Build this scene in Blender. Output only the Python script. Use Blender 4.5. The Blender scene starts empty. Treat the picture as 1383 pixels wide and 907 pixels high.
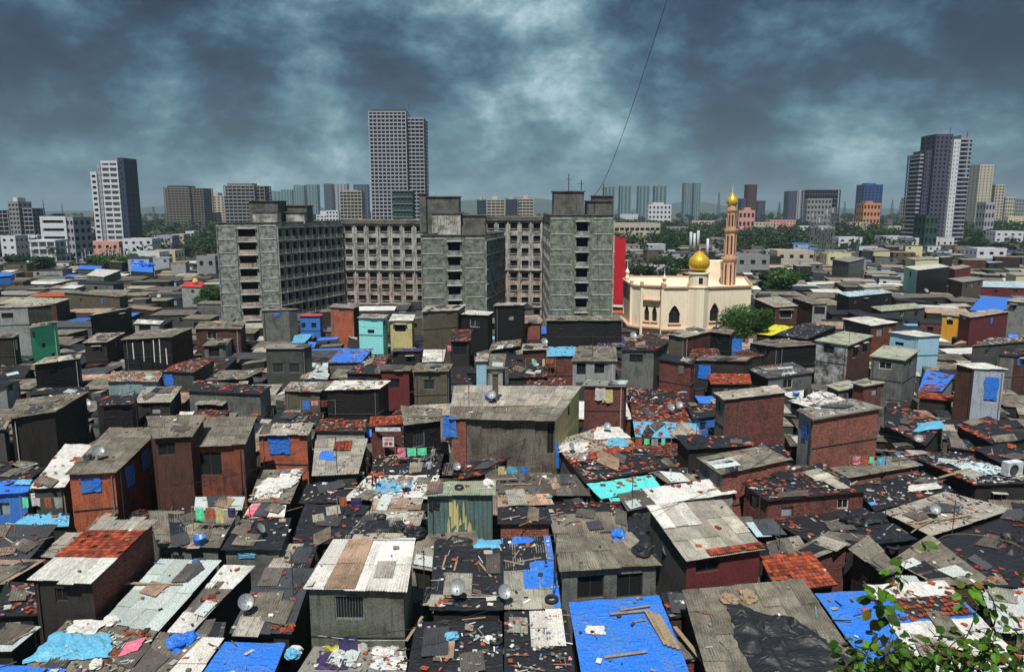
import bpy, math, random
from mathutils import Vector, Matrix, noise
R = random.Random(7)
scene = bpy.context.scene
COL = scene.collection
PI = math.pi
# ---------------------------------------------------------------- camera model
CZ, PITCH, F, W, H = 25.0, math.radians(9.65), 1000.0, 1383.0, 907.0
cp, sp = math.cos(PITCH), math.sin(PITCH)
def ray(x, y):
    a = (x - W/2)/F; b = (H/2 - y)/F
    return Vector((a, cp + b*sp, -sp + b*cp))
def P(x, y, z):
    d = ray(x, y); t = (z - CZ)/d.z
    return Vector((d.x*t, d.y*t, z))
def D(x, y, Y):
    d = ray(x, y); t = Y/d.y
    return Vector((d.x*t, Y, CZ + d.z*t))
def proj(p):
    v = Vector(p) - Vector((0, 0, CZ))
    dep = v.y*cp - v.z*sp
    up = v.y*sp + v.z*cp
    return (W/2 + F*v.x/dep, H/2 - F*up/dep)
# ---------------------------------------------------------------- mesh builder
class MB:
    def __init__(s): s.v = []; s.f = []; s.c = []; s.m = []; s.uv = []; s.sm = []
    def face(s, pts, col=(1, 1, 1), mi=0, uv=None, smooth=False):
        n = len(s.v); s.v.extend([tuple(p) for p in pts]); s.f.append(tuple(range(n, n+len(pts))))
        s.c.append(col); s.m.append(mi); s.uv.append(uv or [(p[0], p[1] if abs(p[1]) > 1e-9 else p[2]) for p in pts]); s.sm.append(smooth)
    def grid(s, rows, col=(1, 1, 1), mi=0, uvrows=None, smooth=True, thick=0.0):
        n = len(s.v); nr = len(rows); nc = len(rows[0])
        for r in rows: s.v.extend([tuple(p) for p in r])
        for i in range(nr-1):
            for j in range(nc-1):
                a = n+i*nc+j
                s.f.append((a, a+1, a+nc+1, a+nc)); s.c.append(col); s.m.append(mi); s.sm.append(smooth)
                if uvrows: s.uv.append([uvrows[i][j], uvrows[i][j+1], uvrows[i+1][j+1], uvrows[i+1][j]])
                else: s.uv.append([tuple(p[:2]) for p in (rows[i][j], rows[i][j+1], rows[i+1][j+1], rows[i+1][j])])
        if thick:
            dn = Vector((0, 0, -thick))
            loop = rows[0] + [r[-1] for r in rows[1:]] + list(reversed(rows[-1]))[1:] + [r[0] for r in reversed(rows)][1:-1]
            L = len(loop)
            for i in range(L):
                a, b = Vector(loop[i]), Vector(loop[(i+1) % L])
                s.face([a+dn, b+dn, b, a], col, mi)
            s.face([Vector(p)+dn for p in (rows[0][0], rows[-1][0], rows[-1][-1], rows[0][-1])], col, mi)
    def box(s, c, size, col=(1, 1, 1), mi=0, rot=None):
        x, y, z = [a/2 for a in size]; c = Vector(c)
        pts = [Vector((i*x, j*y, k*z)) for k in (-1, 1) for j in (-1, 1) for i in (-1, 1)]
        if rot is not None:
            M = rot if isinstance(rot, Matrix) else Matrix.Rotation(rot, 3, 'Z')
            pts = [M @ p for p in pts]
        pts = [p + c for p in pts]
        w = {(0,1): 1}
        for q in ((0,2,3,1), (4,5,7,6), (0,1,5,4), (2,6,7,3), (0,4,6,2), (1,3,7,5)):
            fp = [pts[i] for i in q]
            e1 = (fp[1]-fp[0]).length; e2 = (fp[2]-fp[1]).length
            o = fp[0].x + fp[0].y
            s.face(fp, col, mi, [(o, fp[0].z), (o+e1, fp[0].z), (o+e1, fp[0].z+e2), (o, fp[0].z+e2)])
    def tube(s, pts, r, seg=6, col=(1, 1, 1), mi=0, cap=True):
        pts = [Vector(p) for p in pts]
        rs = r if isinstance(r, (list, tuple)) else [r]*len(pts)
        rows = []
        for i, p in enumerate(pts):
            t = (pts[min(i+1, len(pts)-1)] - pts[max(i-1, 0)])
            if t.length < 1e-9: t = Vector((0, 0, 1))
            t.normalize()
            a = Vector((1, 0, 0)) if abs(t.x) < .8 else Vector((0, 1, 0))
            u = t.cross(a).normalized(); v = t.cross(u)
            rows.append([p + (u*math.cos(k*2*PI/seg) + v*math.sin(k*2*PI/seg))*rs[i] for k in range(seg+1)])
        s.grid(rows, col, mi)
        if cap:
            s.face(rows[0][:-1][::-1], col, mi); s.face(rows[-1][:-1], col, mi)
    def lathe(s, c, prof, seg=16, col=(1, 1, 1), mi=0, smooth=True, ph=0):
        c = Vector(c)
        rows = [[c + Vector((r*math.cos(ph+k*2*PI/seg), r*math.sin(ph+k*2*PI/seg), z)) for k in range(seg+1)] for r, z in prof]
        s.grid(rows, col, mi, smooth=smooth)
    def build(s, name, mats, parent=None, loc=None):
        me = bpy.data.meshes.new(name)
        if loc is not None:
            lx, ly, lz = loc; vs = [(a-lx, b-ly, c-lz) for a, b, c in s.v]
        else: vs = s.v
        me.from_pydata(vs, [], s.f)
        if not isinstance(mats, (list, tuple)): mats = [mats]
        for m in mats: me.materials.append(m)
        n = sum(len(f) for f in s.f)
        ca = me.color_attributes.new('col', 'FLOAT_COLOR', 'CORNER')
        buf = []; ub = []
        for f, c, uv in zip(s.f, s.c, s.uv):
            for k in range(len(f)):
                buf.extend((c[0], c[1], c[2], 1.0)); ub.extend(uv[k])
        ca.data.foreach_set('color', buf)
        ul = me.uv_layers.new(name='UVMap'); ul.data.foreach_set('uv', ub)
        me.polygons.foreach_set('material_index', s.m)
        me.polygons.foreach_set('use_smooth', s.sm)
        me.update()
        o = bpy.data.objects.new(name, me); COL.objects.link(o)
        if parent: o.parent = parent
        elif loc is not None: o.location = loc
        return o
def tag(o, label=None, cat=None, group=None, kind=None):
    if label: o['label'] = label
    if cat: o['category'] = cat
    if group: o['group'] = group
    if kind: o['kind'] = kind
    return o
def empty(name, loc, label=None, cat=None, group=None, rz=0):
    o = bpy.data.objects.new(name, None); COL.objects.link(o); o.empty_display_size = .2
    o.location = loc; o.rotation_euler = (0, 0, rz)
    return tag(o, label, cat, group)
KIDS = {}
def clone(o, parent=None):
    c = o.copy(); COL.objects.link(c); c.parent = parent
    for ch in list(o.children): clone(ch, c)
    return c
def place(proto, loc, rz=0, sc=1, label=None, group=None, rot=None):
    """first use moves the prototype itself, later uses copy it"""
    if proto.get('_used'): o = clone(proto)
    else: o = proto; proto['_used'] = 1
    o.location = loc; o.rotation_euler = rot if rot is not None else (0, 0, rz); o.scale = (sc,)*3
    if label: o['label'] = label
    if group: o['group'] = group
    return o
# ---------------------------------------------------------------- materials
def nodes(name):
    m = bpy.data.materials.new(name); m.use_nodes = True
    nt = m.node_tree; nt.nodes.clear()
    out = nt.nodes.new('ShaderNodeOutputMaterial'); b = nt.nodes.new('ShaderNodeBsdfPrincipled')
    nt.links.new(b.outputs[0], out.inputs[0])
    return m, nt, b
def N(nt, t, **k):
    n = nt.nodes.new(t)
    for a, v in k.items():
        if a.startswith('i_'):
            key = a[2:]; key = int(key) if key.isdigit() else key.replace('_', ' ')
            n.inputs[key].default_value = v
        else: setattr(n, a, v)
    return n
def mixc(nt, fac, a, b, mode='MIX'):
    n = nt.nodes.new('ShaderNodeMix'); n.data_type = 'RGBA'; n.blend_type = mode
    for idx, v in ((0, fac), (6, a), (7, b)):
        if hasattr(v, 'is_linked') or isinstance(v, bpy.types.NodeSocket): nt.links.new(v, n.inputs[idx])
        elif idx == 0: n.inputs[0].default_value = v
        else: n.inputs[idx].default_value = (*v, 1) if len(v) == 3 else v
    return n.outputs[2]
def ramp(nt, src, lo, hi):
    n = nt.nodes.new('ShaderNodeMapRange'); n.clamp = True
    nt.links.new(src, n.inputs[0]); n.inputs[1].default_value = lo; n.inputs[2].default_value = hi
    return n.outputs[0]
def surf(name, base, stain=(.05, .045, .04), amt=.5, rough=.8, scale=1.0, streak=.5, bump=.3, brick=None, spec=.3, corr=0, wrinkle=0, metal=0, speck=0, moss=0, grain=1.0):
    """weathered surface: base colour, blotches, run-off streaks along V, fine grain; UV is in metres"""
    m, nt, b = nodes(name); L = nt.links.new
    uv = N(nt, 'ShaderNodeUVMap'); oi = N(nt, 'ShaderNodeObjectInfo')
    add = N(nt, 'ShaderNodeVectorMath', operation='ADD'); mul = N(nt, 'ShaderNodeVectorMath', operation='SCALE'); mul.inputs['Scale'].default_value = 57.0
    comb = N(nt, 'ShaderNodeCombineXYZ'); L(oi.outputs['Random'], comb.inputs[0]); L(oi.outputs['Random'], comb.inputs[1])
    L(comb.outputs[0], mul.inputs[0]); L(uv.outputs[0], add.inputs[0]); L(mul.outputs[0], add.inputs[1])
    V = add.outputs[0]
    n1 = N(nt, 'ShaderNodeTexNoise', i_Scale=.55*scale, i_Detail=7.0, i_Roughness=.68); L(V, n1.inputs['Vector'])
    mp = N(nt, 'ShaderNodeMapping'); mp.inputs['Scale'].default_value = (5.0*scale, .45*scale, 1); L(V, mp.inputs['Vector'])
    n2 = N(nt, 'ShaderNodeTexNoise', i_Scale=1.0, i_Detail=5.0, i_Roughness=.6); L(mp.outputs[0], n2.inputs['Vector'])
    n3 = N(nt, 'ShaderNodeTexNoise', i_Scale=9.0*scale, i_Detail=4.0, i_Roughness=.7); L(V, n3.inputs['Vector'])
    at = N(nt, 'ShaderNodeVertexColor', layer_name='col')
    c = mixc(nt, 1.0, base, at.outputs[0], 'MULTIPLY')
    bumpsrc = n3.outputs[0]
    if brick:
        br = N(nt, 'ShaderNodeTexBrick', i_Scale=1.0); br.inputs['Brick Width'].default_value = .32; br.inputs['Row Height'].default_value = .12
        br.inputs['Mortar Size'].default_value = .016; br.inputs['Color1'].default_value = (*base, 1); br.inputs['Color2'].default_value = (*[k*.35 for k in base], 1)
        br.inputs['Mortar'].default_value = (*brick, 1); br.inputs['Bias'].default_value = -.1; L(uv.outputs[0], br.inputs['Vector'])
        c = mixc(nt, 1.0, br.outputs[0], at.outputs[0], 'MULTIPLY')
    f1 = ramp(nt, n1.outputs[0], .60-.25*amt, .70-.12*amt)
    ma = N(nt, 'ShaderNodeMath', operation='MULTIPLY', i_1=min(1, amt*1.1)); L(f1, ma.inputs[0])
    c = mixc(nt, ma.outputs[0], c, stain)
    f2 = ramp(nt, n2.outputs[0], .5, .72)
    mb_ = N(nt, 'ShaderNodeMath', operation='MULTIPLY', i_1=streak); L(f2, mb_.inputs[0])
    c = mixc(nt, mb_.outputs[0], c, tuple(k*.6 for k in stain))
    f3 = ramp(nt, n3.outputs[0], .35, .75)
    g0, g1 = 1-.42*grain, 1+.36*grain
    lo = mixc(nt, f3, (g0, g0, g0), (g1, g1, g1*.985))
    c = mixc(nt, 1.0, c, lo, 'MULTIPLY')
    if moss:
        n4 = N(nt, 'ShaderNodeTexNoise', i_Scale=.3, i_Detail=8.0, i_Roughness=.75); L(V, n4.inputs['Vector'])
        f4 = ramp(nt, n4.outputs[0], .48, .62); mm = N(nt, 'ShaderNodeMath', operation='MULTIPLY', i_1=moss); L(f4, mm.inputs[0])
        c = mixc(nt, mm.outputs[0], c, (.11, .16, .07))
    if speck:
        vo = N(nt, 'ShaderNodeTexVoronoi', i_Scale=3.2); L(V, vo.inputs['Vector'])
        f5 = ramp(nt, vo.outputs['Distance'], .16, .1); mm = N(nt, 'ShaderNodeMath', operation='MULTIPLY', i_1=speck); L(f5, mm.inputs[0])
        c = mixc(nt, mm.outputs[0], c, (.03, .025, .025))
    L(c, b.inputs['Base Color']); b.inputs['Roughness'].default_value = rough; b.inputs['Metallic'].default_value = metal
    b.inputs['Specular IOR Level'].default_value = spec
    bp = N(nt, 'ShaderNodeBump', i_Strength=bump, i_Distance=.03); L(bumpsrc, bp.inputs['Height'])
    last = bp
    if brick:
        b2 = N(nt, 'ShaderNodeBump', i_Strength=.6, i_Distance=.02, invert=True); L(br.outputs['Fac'], b2.inputs['Height']); L(bp.outputs[0], b2.inputs['Normal']); last = b2
    if corr:
        wv = N(nt, 'ShaderNodeTexWave', i_Scale=.314/corr*1.0, wave_type='BANDS', bands_direction='X'); L(uv.outputs[0], wv.inputs['Vector'])
        b2 = N(nt, 'ShaderNodeBump', i_Strength=1.0, i_Distance=.06); L(wv.outputs['Fac'], b2.inputs['Height']); L(last.outputs[0], b2.inputs['Normal']); last = b2
    if wrinkle:
        mp2 = N(nt, 'ShaderNodeMapping'); mp2.inputs['Scale'].default_value = (1.0, 1.7, 1); L(V, mp2.inputs['Vector'])
        nw = N(nt, 'ShaderNodeTexNoise', i_Scale=1.1, i_Detail=3.5, i_Roughness=.45, i_Distortion=1.2); nw.noise_type = 'RIDGED_MULTIFRACTAL' if hasattr(nw, 'noise_type') else nw.noise_type
        L(mp2.outputs[0], nw.inputs['Vector'])
        b2 = N(nt, 'ShaderNodeBump', i_Strength=1.0*min(1, wrinkle), i_Distance=.14); L(nw.outputs[0], b2.inputs['Height']); L(last.outputs[0], b2.inputs['Normal']); last = b2
    L(last.outputs[0], b.inputs['Normal'])
    return m
M = {}
def MAT(k):
    if k not in M: M[k] = DEFS[k](k)
    return M[k]
def dS(**k): return lambda n: surf(n, **k)
DEFS = {
 # roofs
 'asb':   dS(base=(.25, .225, .18), stain=(.06, .052, .04), amt=.7, streak=.7, grain=1.3, rough=.9, bump=.5, scale=1.3),
 'asbl':  dS(base=(.41, .38, .32), stain=(.11, .10, .08), amt=.62, streak=.6, grain=1.2, rough=.85, bump=.4, scale=1.3),
 'rust':  dS(base=(.40, .28, .20), stain=(.10, .05, .03), amt=.6, streak=.6, rough=.9, scale=1.3),
 'white': dS(base=(.72, .71, .66), stain=(.28, .23, .17), amt=.55, streak=.3, rough=.6, bump=.15),
 'galv':  dS(base=(.52, .58, .56), stain=(.25, .26, .24), amt=.3, streak=.35, rough=.5, bump=.15),
 'pale':  dS(base=(.48, .62, .68), stain=(.25, .25, .24), amt=.35, streak=.3, rough=.6, bump=.15),
 'dcorr': dS(base=(.075, .078, .09), stain=(.03, .028, .03), amt=.5, streak=.4, rough=.6, bump=.4),
 'dark':  dS(base=(.13, .115, .10), stain=(.04, .035, .03), amt=.6, streak=.5, rough=.9, bump=.6, scale=1.5),
 'green': dS(base=(.30, .34, .25), stain=(.08, .09, .06), amt=.5, streak=.5, rough=.8),
 'mossy': dS(base=(.40, .40, .31), stain=(.13, .13, .08), amt=.5, streak=.2, rough=.9, moss=.45),
 'tile':  dS(base=(.46, .088, .038), stain=(.12, .035, .025), amt=.55, grain=1.5, streak=.25, rough=.85, bump=.4, scale=1.5),
 'tileb': dS(base=(.04, .034, .036), stain=(.015, .014, .014), amt=.5, rough=.7),
 'black': dS(base=(.016, .016, .021), stain=(.05, .045, .04), amt=.3, streak=.3, rough=.55, grain=1.5, bump=.15, wrinkle=1.0, spec=.5),
 'bluet': dS(base=(.03, .19, .76), stain=(.10, .22, .48), amt=.6, streak=.15, rough=.4, bump=.08, wrinkle=.9, spec=.45),
 'cyant': dS(base=(.13, .44, .66), stain=(.2, .3, .36), amt=.45, streak=.15, rough=.5, bump=.08, wrinkle=.9, speck=.5),
 'aquat': dS(base=(.12, .68, .66), stain=(.08, .35, .36), amt=.2, streak=.1, rough=.55, bump=.08, wrinkle=.7, speck=.2),
 'whitet': dS(base=(.70, .68, .64), stain=(.26, .23, .20), amt=.5, streak=.2, rough=.6, bump=.08, wrinkle=.8),
 'yellowt': dS(base=(.75, .72, .05), stain=(.3, .28, .05), amt=.2, rough=.5, wrinkle=.6),
 'purpt': dS(base=(.06, .045, .13), stain=(.03, .02, .05), amt=.3, rough=.45, wrinkle=1),
 'pinkt': dS(base=(.75, .16, .26), stain=(.6, .5, .45), amt=.5, rough=.6, wrinkle=1),
 'conc':  dS(base=(.25, .24, .215), stain=(.09, .085, .075), amt=.5, streak=.3, rough=.9),
 'redsheet': dS(base=(.62, .06, .06), stain=(.25, .04, .04), amt=.3, rough=.6),
 # walls
 'w_grey': dS(base=(.165, .168, .158), stain=(.05, .05, .046), amt=.6, streak=.7, rough=.9),
 'w_taupe': dS(base=(.20, .17, .14), stain=(.06, .045, .04), amt=.7, streak=.7, rough=.95, grain=1.4),
 'w_dgrey': dS(base=(.075, .077, .072), stain=(.03, .03, .028), amt=.55, streak=.6, rough=.9, moss=.15),
 'w_conc': dS(base=(.15, .15, .13), stain=(.035, .035, .03), amt=.6, streak=.7, rough=.95, moss=.35, bump=.6),
 'w_dark': dS(base=(.038, .033, .030), stain=(.014, .013, .013), amt=.5, streak=.6, rough=.9, bump=.6),
 'w_black': dS(base=(.016, .015, .016), stain=(.012, .011, .012), amt=.4, streak=.4, rough=.6, wrinkle=.6),
 'w_brown': dS(base=(.105, .046, .035), stain=(.04, .024, .02), amt=.6, streak=.7, rough=.9),
 'w_olive': dS(base=(.12, .105, .075), stain=(.06, .05, .04), amt=.5, streak=.6, rough=.9),
 'w_maroon': dS(base=(.15, .03, .034), stain=(.07, .02, .022), amt=.45, streak=.4, rough=.85),
 'w_orange': dS(base=(.48, .13, .065), stain=(.17, .065, .045), amt=.55, streak=.65, grain=1.3, rough=.85),
 'w_orbr': dS(base=(.24, .072, .042), stain=(.05, .03, .025), amt=.75, streak=.8, rough=.9),
 'w_brick': dS(base=(.42, .095, .06), stain=(.08, .035, .03), amt=.45, streak=.3, rough=.9, brick=(.34, .22, .18), grain=1.6),
 'w_dbrick': dS(base=(.27, .07, .055), stain=(.05, .025, .024), amt=.4, streak=.4, rough=.9, brick=(.17, .11, .10), grain=1.6),
 'w_mint': dS(base=(.14, .80, .42), stain=(.06, .32, .19), amt=.2, streak=.2, rough=.8),
 'w_lmint': dS(base=(.35, .66, .55), stain=(.2, .35, .3), amt=.25, streak=.25, rough=.8),
 'w_aqua': dS(base=(.30, .80, .78), stain=(.22, .5, .5), amt=.15, streak=.2, rough=.8),
 'w_lblue': dS(base=(.34, .56, .70), stain=(.2, .3, .36), amt=.3, streak=.3, rough=.8),
 'w_blue': dS(base=(.05, .20, .62), stain=(.03, .1, .3), amt=.25, streak=.3, rough=.8),
 'w_yellow': dS(base=(.60, .52, .24), stain=(.25, .2, .1), amt=.4, streak=.45, rough=.85),
 'w_lyellow': dS(base=(.68, .64, .38), stain=(.35, .3, .2), amt=.3, streak=.35, rough=.85),
 'w_orangey': dS(base=(.85, .42, .04), stain=(.5, .25, .05), amt=.2, rough=.8),
 'w_pale': dS(base=(.34, .35, .34), stain=(.16, .16, .16), amt=.55, streak=.6, rough=.85),
 'w_stain': dS(base=(.50, .50, .50), stain=(.06, .06, .06), amt=.9, streak=.75, rough=.9, scale=1.4),
 'w_lgrey': dS(base=(.40, .44, .50), stain=(.16, .17, .18), amt=.45, streak=.5, rough=.85),
 'w_metal': dS(base=(.13, .20, .19), stain=(.05, .07, .06), amt=.4, streak=.6, rough=.55, corr=.3, scale=1.1),
 'w_bluegr': dS(base=(.26, .36, .38), stain=(.12, .14, .15), amt=.4, streak=.6, rough=.7),
 # blocks and towers
 'ap_panel': dS(base=(.42, .44, .415), stain=(.07, .08, .072), amt=.75, streak=.6, rough=.95, scale=1.6, moss=.12, bump=1.0, grain=1.7),
 'ap_green': dS(base=(.32, .34, .30), stain=(.055, .068, .05), amt=.75, streak=.6, rough=.95, scale=1.6, moss=.4, bump=1.0, grain=1.7),
 'ap_side': dS(base=(.56, .55, .51), stain=(.06, .06, .055), amt=.7, streak=.85, rough=.95, scale=.9, grain=1.5),  # base made paler to stand in for light on the long wing side
 'ap_pink': dS(base=(.58, .46, .39), stain=(.07, .06, .052), amt=.7, streak=.85, rough=.95, scale=.9, grain=1.5),
 'ap_top': dS(base=(.15, .145, .135), stain=(.03, .03, .03), amt=.6, streak=.8, rough=.95, scale=.8),
 'slab': dS(base=(.62, .60, .56), stain=(.2, .19, .17), amt=.5, streak=.5, rough=.9),
 'opening': dS(base=(.012, .012, .013), stain=(.02, .018, .017), amt=.3, rough=.7, bump=.0),  # near-black sheet stands in for the unlit rooms behind windows
 'glass': dS(base=(.03, .04, .05), stain=(.02, .02, .02), amt=.2, rough=.15, bump=0, spec=.5),
 'cream': dS(base=(.86, .74, .55), stain=(.60, .44, .29), amt=.25, streak=.35, grain=.35, rough=.85, scale=.6),
 'trim': dS(base=(.66, .40, .26), stain=(.35, .18, .12), amt=.4, streak=.3, rough=.8),
 'peach': dS(base=(.68, .42, .28), stain=(.38, .22, .16), amt=.3, streak=.35, rough=.85),
 'gold': dS(base=(.80, .50, .045), stain=(.6, .26, .03), amt=.25, streak=.2, rough=.32, bump=.03, metal=.35),
 'redwall': dS(base=(.55, .015, .03), stain=(.3, .01, .02), amt=.2, rough=.8),
 'tw_white': dS(base=(.62, .64, .68), stain=(.4, .4, .42), amt=.2, streak=.2, rough=.8, scale=.3),
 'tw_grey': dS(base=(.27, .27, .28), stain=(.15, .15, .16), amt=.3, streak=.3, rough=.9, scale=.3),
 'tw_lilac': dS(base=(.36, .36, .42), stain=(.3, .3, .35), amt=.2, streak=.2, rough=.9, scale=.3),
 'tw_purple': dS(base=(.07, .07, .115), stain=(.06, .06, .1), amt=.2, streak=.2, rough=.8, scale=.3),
 'tw_navy': dS(base=(.04, .055, .10), stain=(.02, .03, .05), amt=.2, rough=.5, scale=.3),
 'tw_brown': dS(base=(.20, .17, .15), stain=(.12, .1, .09), amt=.3, streak=.4, rough=.9, scale=.3),
 'tw_beige': dS(base=(.50, .45, .36), stain=(.25, .22, .18), amt=.3, streak=.3, rough=.9, scale=.3),
 'tw_haze_teal': dS(base=(.16, .26, .28), stain=(.1, .16, .18), amt=.2, rough=.8, scale=.3),  # teal of the distance haze, put into the far towers' own colour
 'tw_blue': dS(base=(.03, .11, .40), stain=(.02, .06, .2), amt=.2, rough=.35, scale=.3),
 'tw_orange': dS(base=(.60, .27, .12), stain=(.3, .15, .1), amt=.2, rough=.8, scale=.3),
 'tw_pink': dS(base=(.66, .33, .27), stain=(.4, .2, .17), amt=.2, rough=.8, scale=.3),
 'tw_core': dS(base=(.035, .035, .038), stain=(.02, .02, .02), amt=.3, rough=.8),  # shade of the unlit concrete between slabs is put into this colour
 'netting': dS(base=(.03, .075, .065), stain=(.02, .04, .04), amt=.4, rough=.9, scale=.5),
 'any': dS(base=(1, 1, 1), stain=(.05, .045, .04), amt=.25, streak=.2, rough=.75),
 'metal': dS(base=(.30, .32, .33), stain=(.10, .09, .08), amt=.3, streak=.2, rough=.45, metal=.3, bump=.05),
 'dkmetal': dS(base=(.06, .06, .065), stain=(.05, .03, .02), amt=.3, rough=.55, bump=.05),
 'wood': dS(base=(.34, .25, .16), stain=(.12, .09, .06), amt=.4, streak=.5, rough=.85, scale=2),
 'rubber': dS(base=(.02, .02, .021), stain=(.05, .045, .04), amt=.3, rough=.7),
 'ground': dS(base=(.10, .088, .072), stain=(.04, .036, .03), amt=.6, streak=.1, rough=.95, bump=.6, scale=.35),
 'hill': dS(base=(.045, .07, .055), stain=(.03, .045, .035), amt=.5, streak=.0, rough=.95, scale=.01),
 'skin': dS(base=(.22, .11, .07), stain=(.16, .08, .05), amt=.1, rough=.6, bump=.02),
 'hair': dS(base=(.012, .01, .01), stain=(.02, .02, .02), amt=.1, rough=.6),
 'bark': dS(base=(.17, .13, .095), stain=(.07, .055, .04), amt=.5, rough=.95, scale=4),
}
def leafmat(name, a, b_, trans=.25):
    m, nt, b = nodes(name); L = nt.links.new
    oi = N(nt, 'ShaderNodeObjectInfo'); at = N(nt, 'ShaderNodeVertexColor', layer_name='col')
    tc = N(nt, 'ShaderNodeTexCoord'); no = N(nt, 'ShaderNodeTexNoise', i_Scale=.9, i_Detail=3.0); L(tc.outputs['Object'], no.inputs['Vector'])
    c = mixc(nt, ramp(nt, no.outputs[0], .35, .65), a, b_); c = mixc(nt, 1.0, c, at.outputs[0], 'MULTIPLY')
    L(c, b.inputs['Base Color']); b.inputs['Roughness'].default_value = .55; b.inputs['Specular IOR Level'].default_value = .3
    tr = N(nt, 'ShaderNodeBsdfTranslucent'); L(c, tr.inputs['Color'])
    mx = N(nt, 'ShaderNodeMixShader', i_0=trans); L(b.outputs[0], mx.inputs[1]); L(tr.outputs[0], mx.inputs[2])
    out = [n for n in nt.nodes if n.type == 'OUTPUT_MATERIAL'][0]; L(mx.outputs[0], out.inputs[0])
    return m
DEFS['leaf'] = lambda n: leafmat(n, (.022, .062, .014), (.05, .115, .022))
DEFS['leafd'] = lambda n: leafmat(n, (.014, .034, .014), (.032, .062, .02))
DEFS['leafn'] = lambda n: leafmat(n, (.03, .10, .01), (.12, .28, .02), .35)
CORR = {'asb', 'asbl', 'rust', 'white', 'galv', 'pale', 'dcorr', 'dark', 'green', 'redsheet'}
SHEET = {'black', 'bluet', 'cyant', 'aquat', 'whitet', 'yellowt', 'purpt', 'pinkt'}
RNAME = {'asb': 'grey-brown corrugated', 'asbl': 'pale corrugated', 'rust': 'rusty corrugated', 'white': 'white sheet', 'galv': 'pale green-grey sheet',
 'pale': 'pale blue sheet', 'dcorr': 'dark corrugated', 'dark': 'blackened sheet', 'green': 'green corrugated', 'redsheet': 'red sheet', 'tile': 'red tiled',
 'tilew': 'loose red tiled', 'mixt': 'tile-strewn black', 'black': 'black plastic', 'bluet': 'blue tarpaulin', 'cyant': 'light blue tarpaulin', 'aquat': 'turquoise tarpaulin',
 'whitet': 'white tarpaulin', 'yellowt': 'yellow tarpaulin', 'purpt': 'purple tarpaulin', 'conc': 'flat concrete', 'mossy': 'mossy slab', 'pinkt': 'pink'}
WNAME = {'w_grey': 'grey', 'w_dgrey': 'dark grey', 'w_conc': 'mossy concrete', 'w_dark': 'soot-dark', 'w_black': 'black-wrapped', 'w_brown': 'brown', 'w_olive': 'olive', 'w_maroon': 'maroon',
 'w_orange': 'orange', 'w_orbr': 'orange-brown', 'w_brick': 'brick', 'w_dbrick': 'dark brick', 'w_mint': 'mint green', 'w_lmint': 'pale mint', 'w_aqua': 'aqua', 'w_lblue': 'light blue', 'w_blue': 'blue',
 'w_yellow': 'khaki yellow', 'w_lyellow': 'pale yellow', 'w_orangey': 'bright orange', 'w_pale': 'pale', 'w_stain': 'stained', 'w_lgrey': 'light grey', 'w_metal': 'metal', 'w_bluegr': 'blue-grey'}
HOUSES = []
def bil(C, u, v):
    a = C[0].lerp(C[1], u); b = C[3].lerp(C[2], u)
    return a.lerp(b, v)
def fb(x, y, s=1.0, seed=0.0): return noise.noise(Vector((x*s+seed, y*s-seed, seed*.37)))
def panel(mb, A, B, zb, ztA, ztB, openings=(), depth=.18, mi=0, back_mi=None, n=None):
    """vertical wall A->B (plan) with real recessed openings (s0,s1,z0,z1); n = outward normal"""
    A = Vector((A.x, A.y, 0)); B = Vector((B.x, B.y, 0)); Ld = (B-A).length
    if Ld < .05: return
    t = (B-A)/Ld
    if n is None: n = Vector((t.y, -t.x, 0))
    us = sorted(set([0.0, Ld] + [o[0] for o in openings] + [o[1] for o in openings]))
    zs = sorted(set([zb] + [o[2] for o in openings] + [o[3] for o in openings]))
    for i in range(len(us)-1):
        s0, s1 = us[i], us[i+1]
        if s1-s0 < 1e-4: continue
        tops = [ztA + (ztB-ztA)*s/Ld for s in (s0, s1)]
        for j in range(len(zs)):
            z0 = zs[j]; last = j == len(zs)-1
            z1 = None if last else zs[j+1]
            sm = (s0+s1)/2
            if not last and any(o[0] < sm < o[1] and o[2] < (z0+z1)/2 < o[3] for o in openings): continue
            q = [A+t*s0+Vector((0, 0, z0)), A+t*s1+Vector((0, 0, z0)), A+t*s1+Vector((0, 0, tops[1] if last else z1)), A+t*s0+Vector((0, 0, tops[0] if last else z1))]
            mb.face(q, mi=mi, uv=[(s0, z0), (s1, z0), (s1, q[2].z), (s0, q[3].z)])
    for o in openings:
        a = A+t*o[0]; b = A+t*o[1]; d = -n*depth; Z0 = Vector((0, 0, o[2])); Z1 = Vector((0, 0, o[3]))
        for q in ((a+Z0, b+Z0, b+Z0+d, a+Z0+d), (a+Z1, a+Z1+d, b+Z1+d, b+Z1), (a+Z0, a+Z0+d, a+Z1+d, a+Z1), (b+Z0, b+Z1, b+Z1+d, b+Z0+d)):
            mb.face(q, mi=mi, uv=[(p.x+p.y, p.z) for p in q])
        if back_mi is not None:
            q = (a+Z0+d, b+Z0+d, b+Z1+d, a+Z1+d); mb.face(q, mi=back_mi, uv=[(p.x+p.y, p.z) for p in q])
WCACHE = {}
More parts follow.
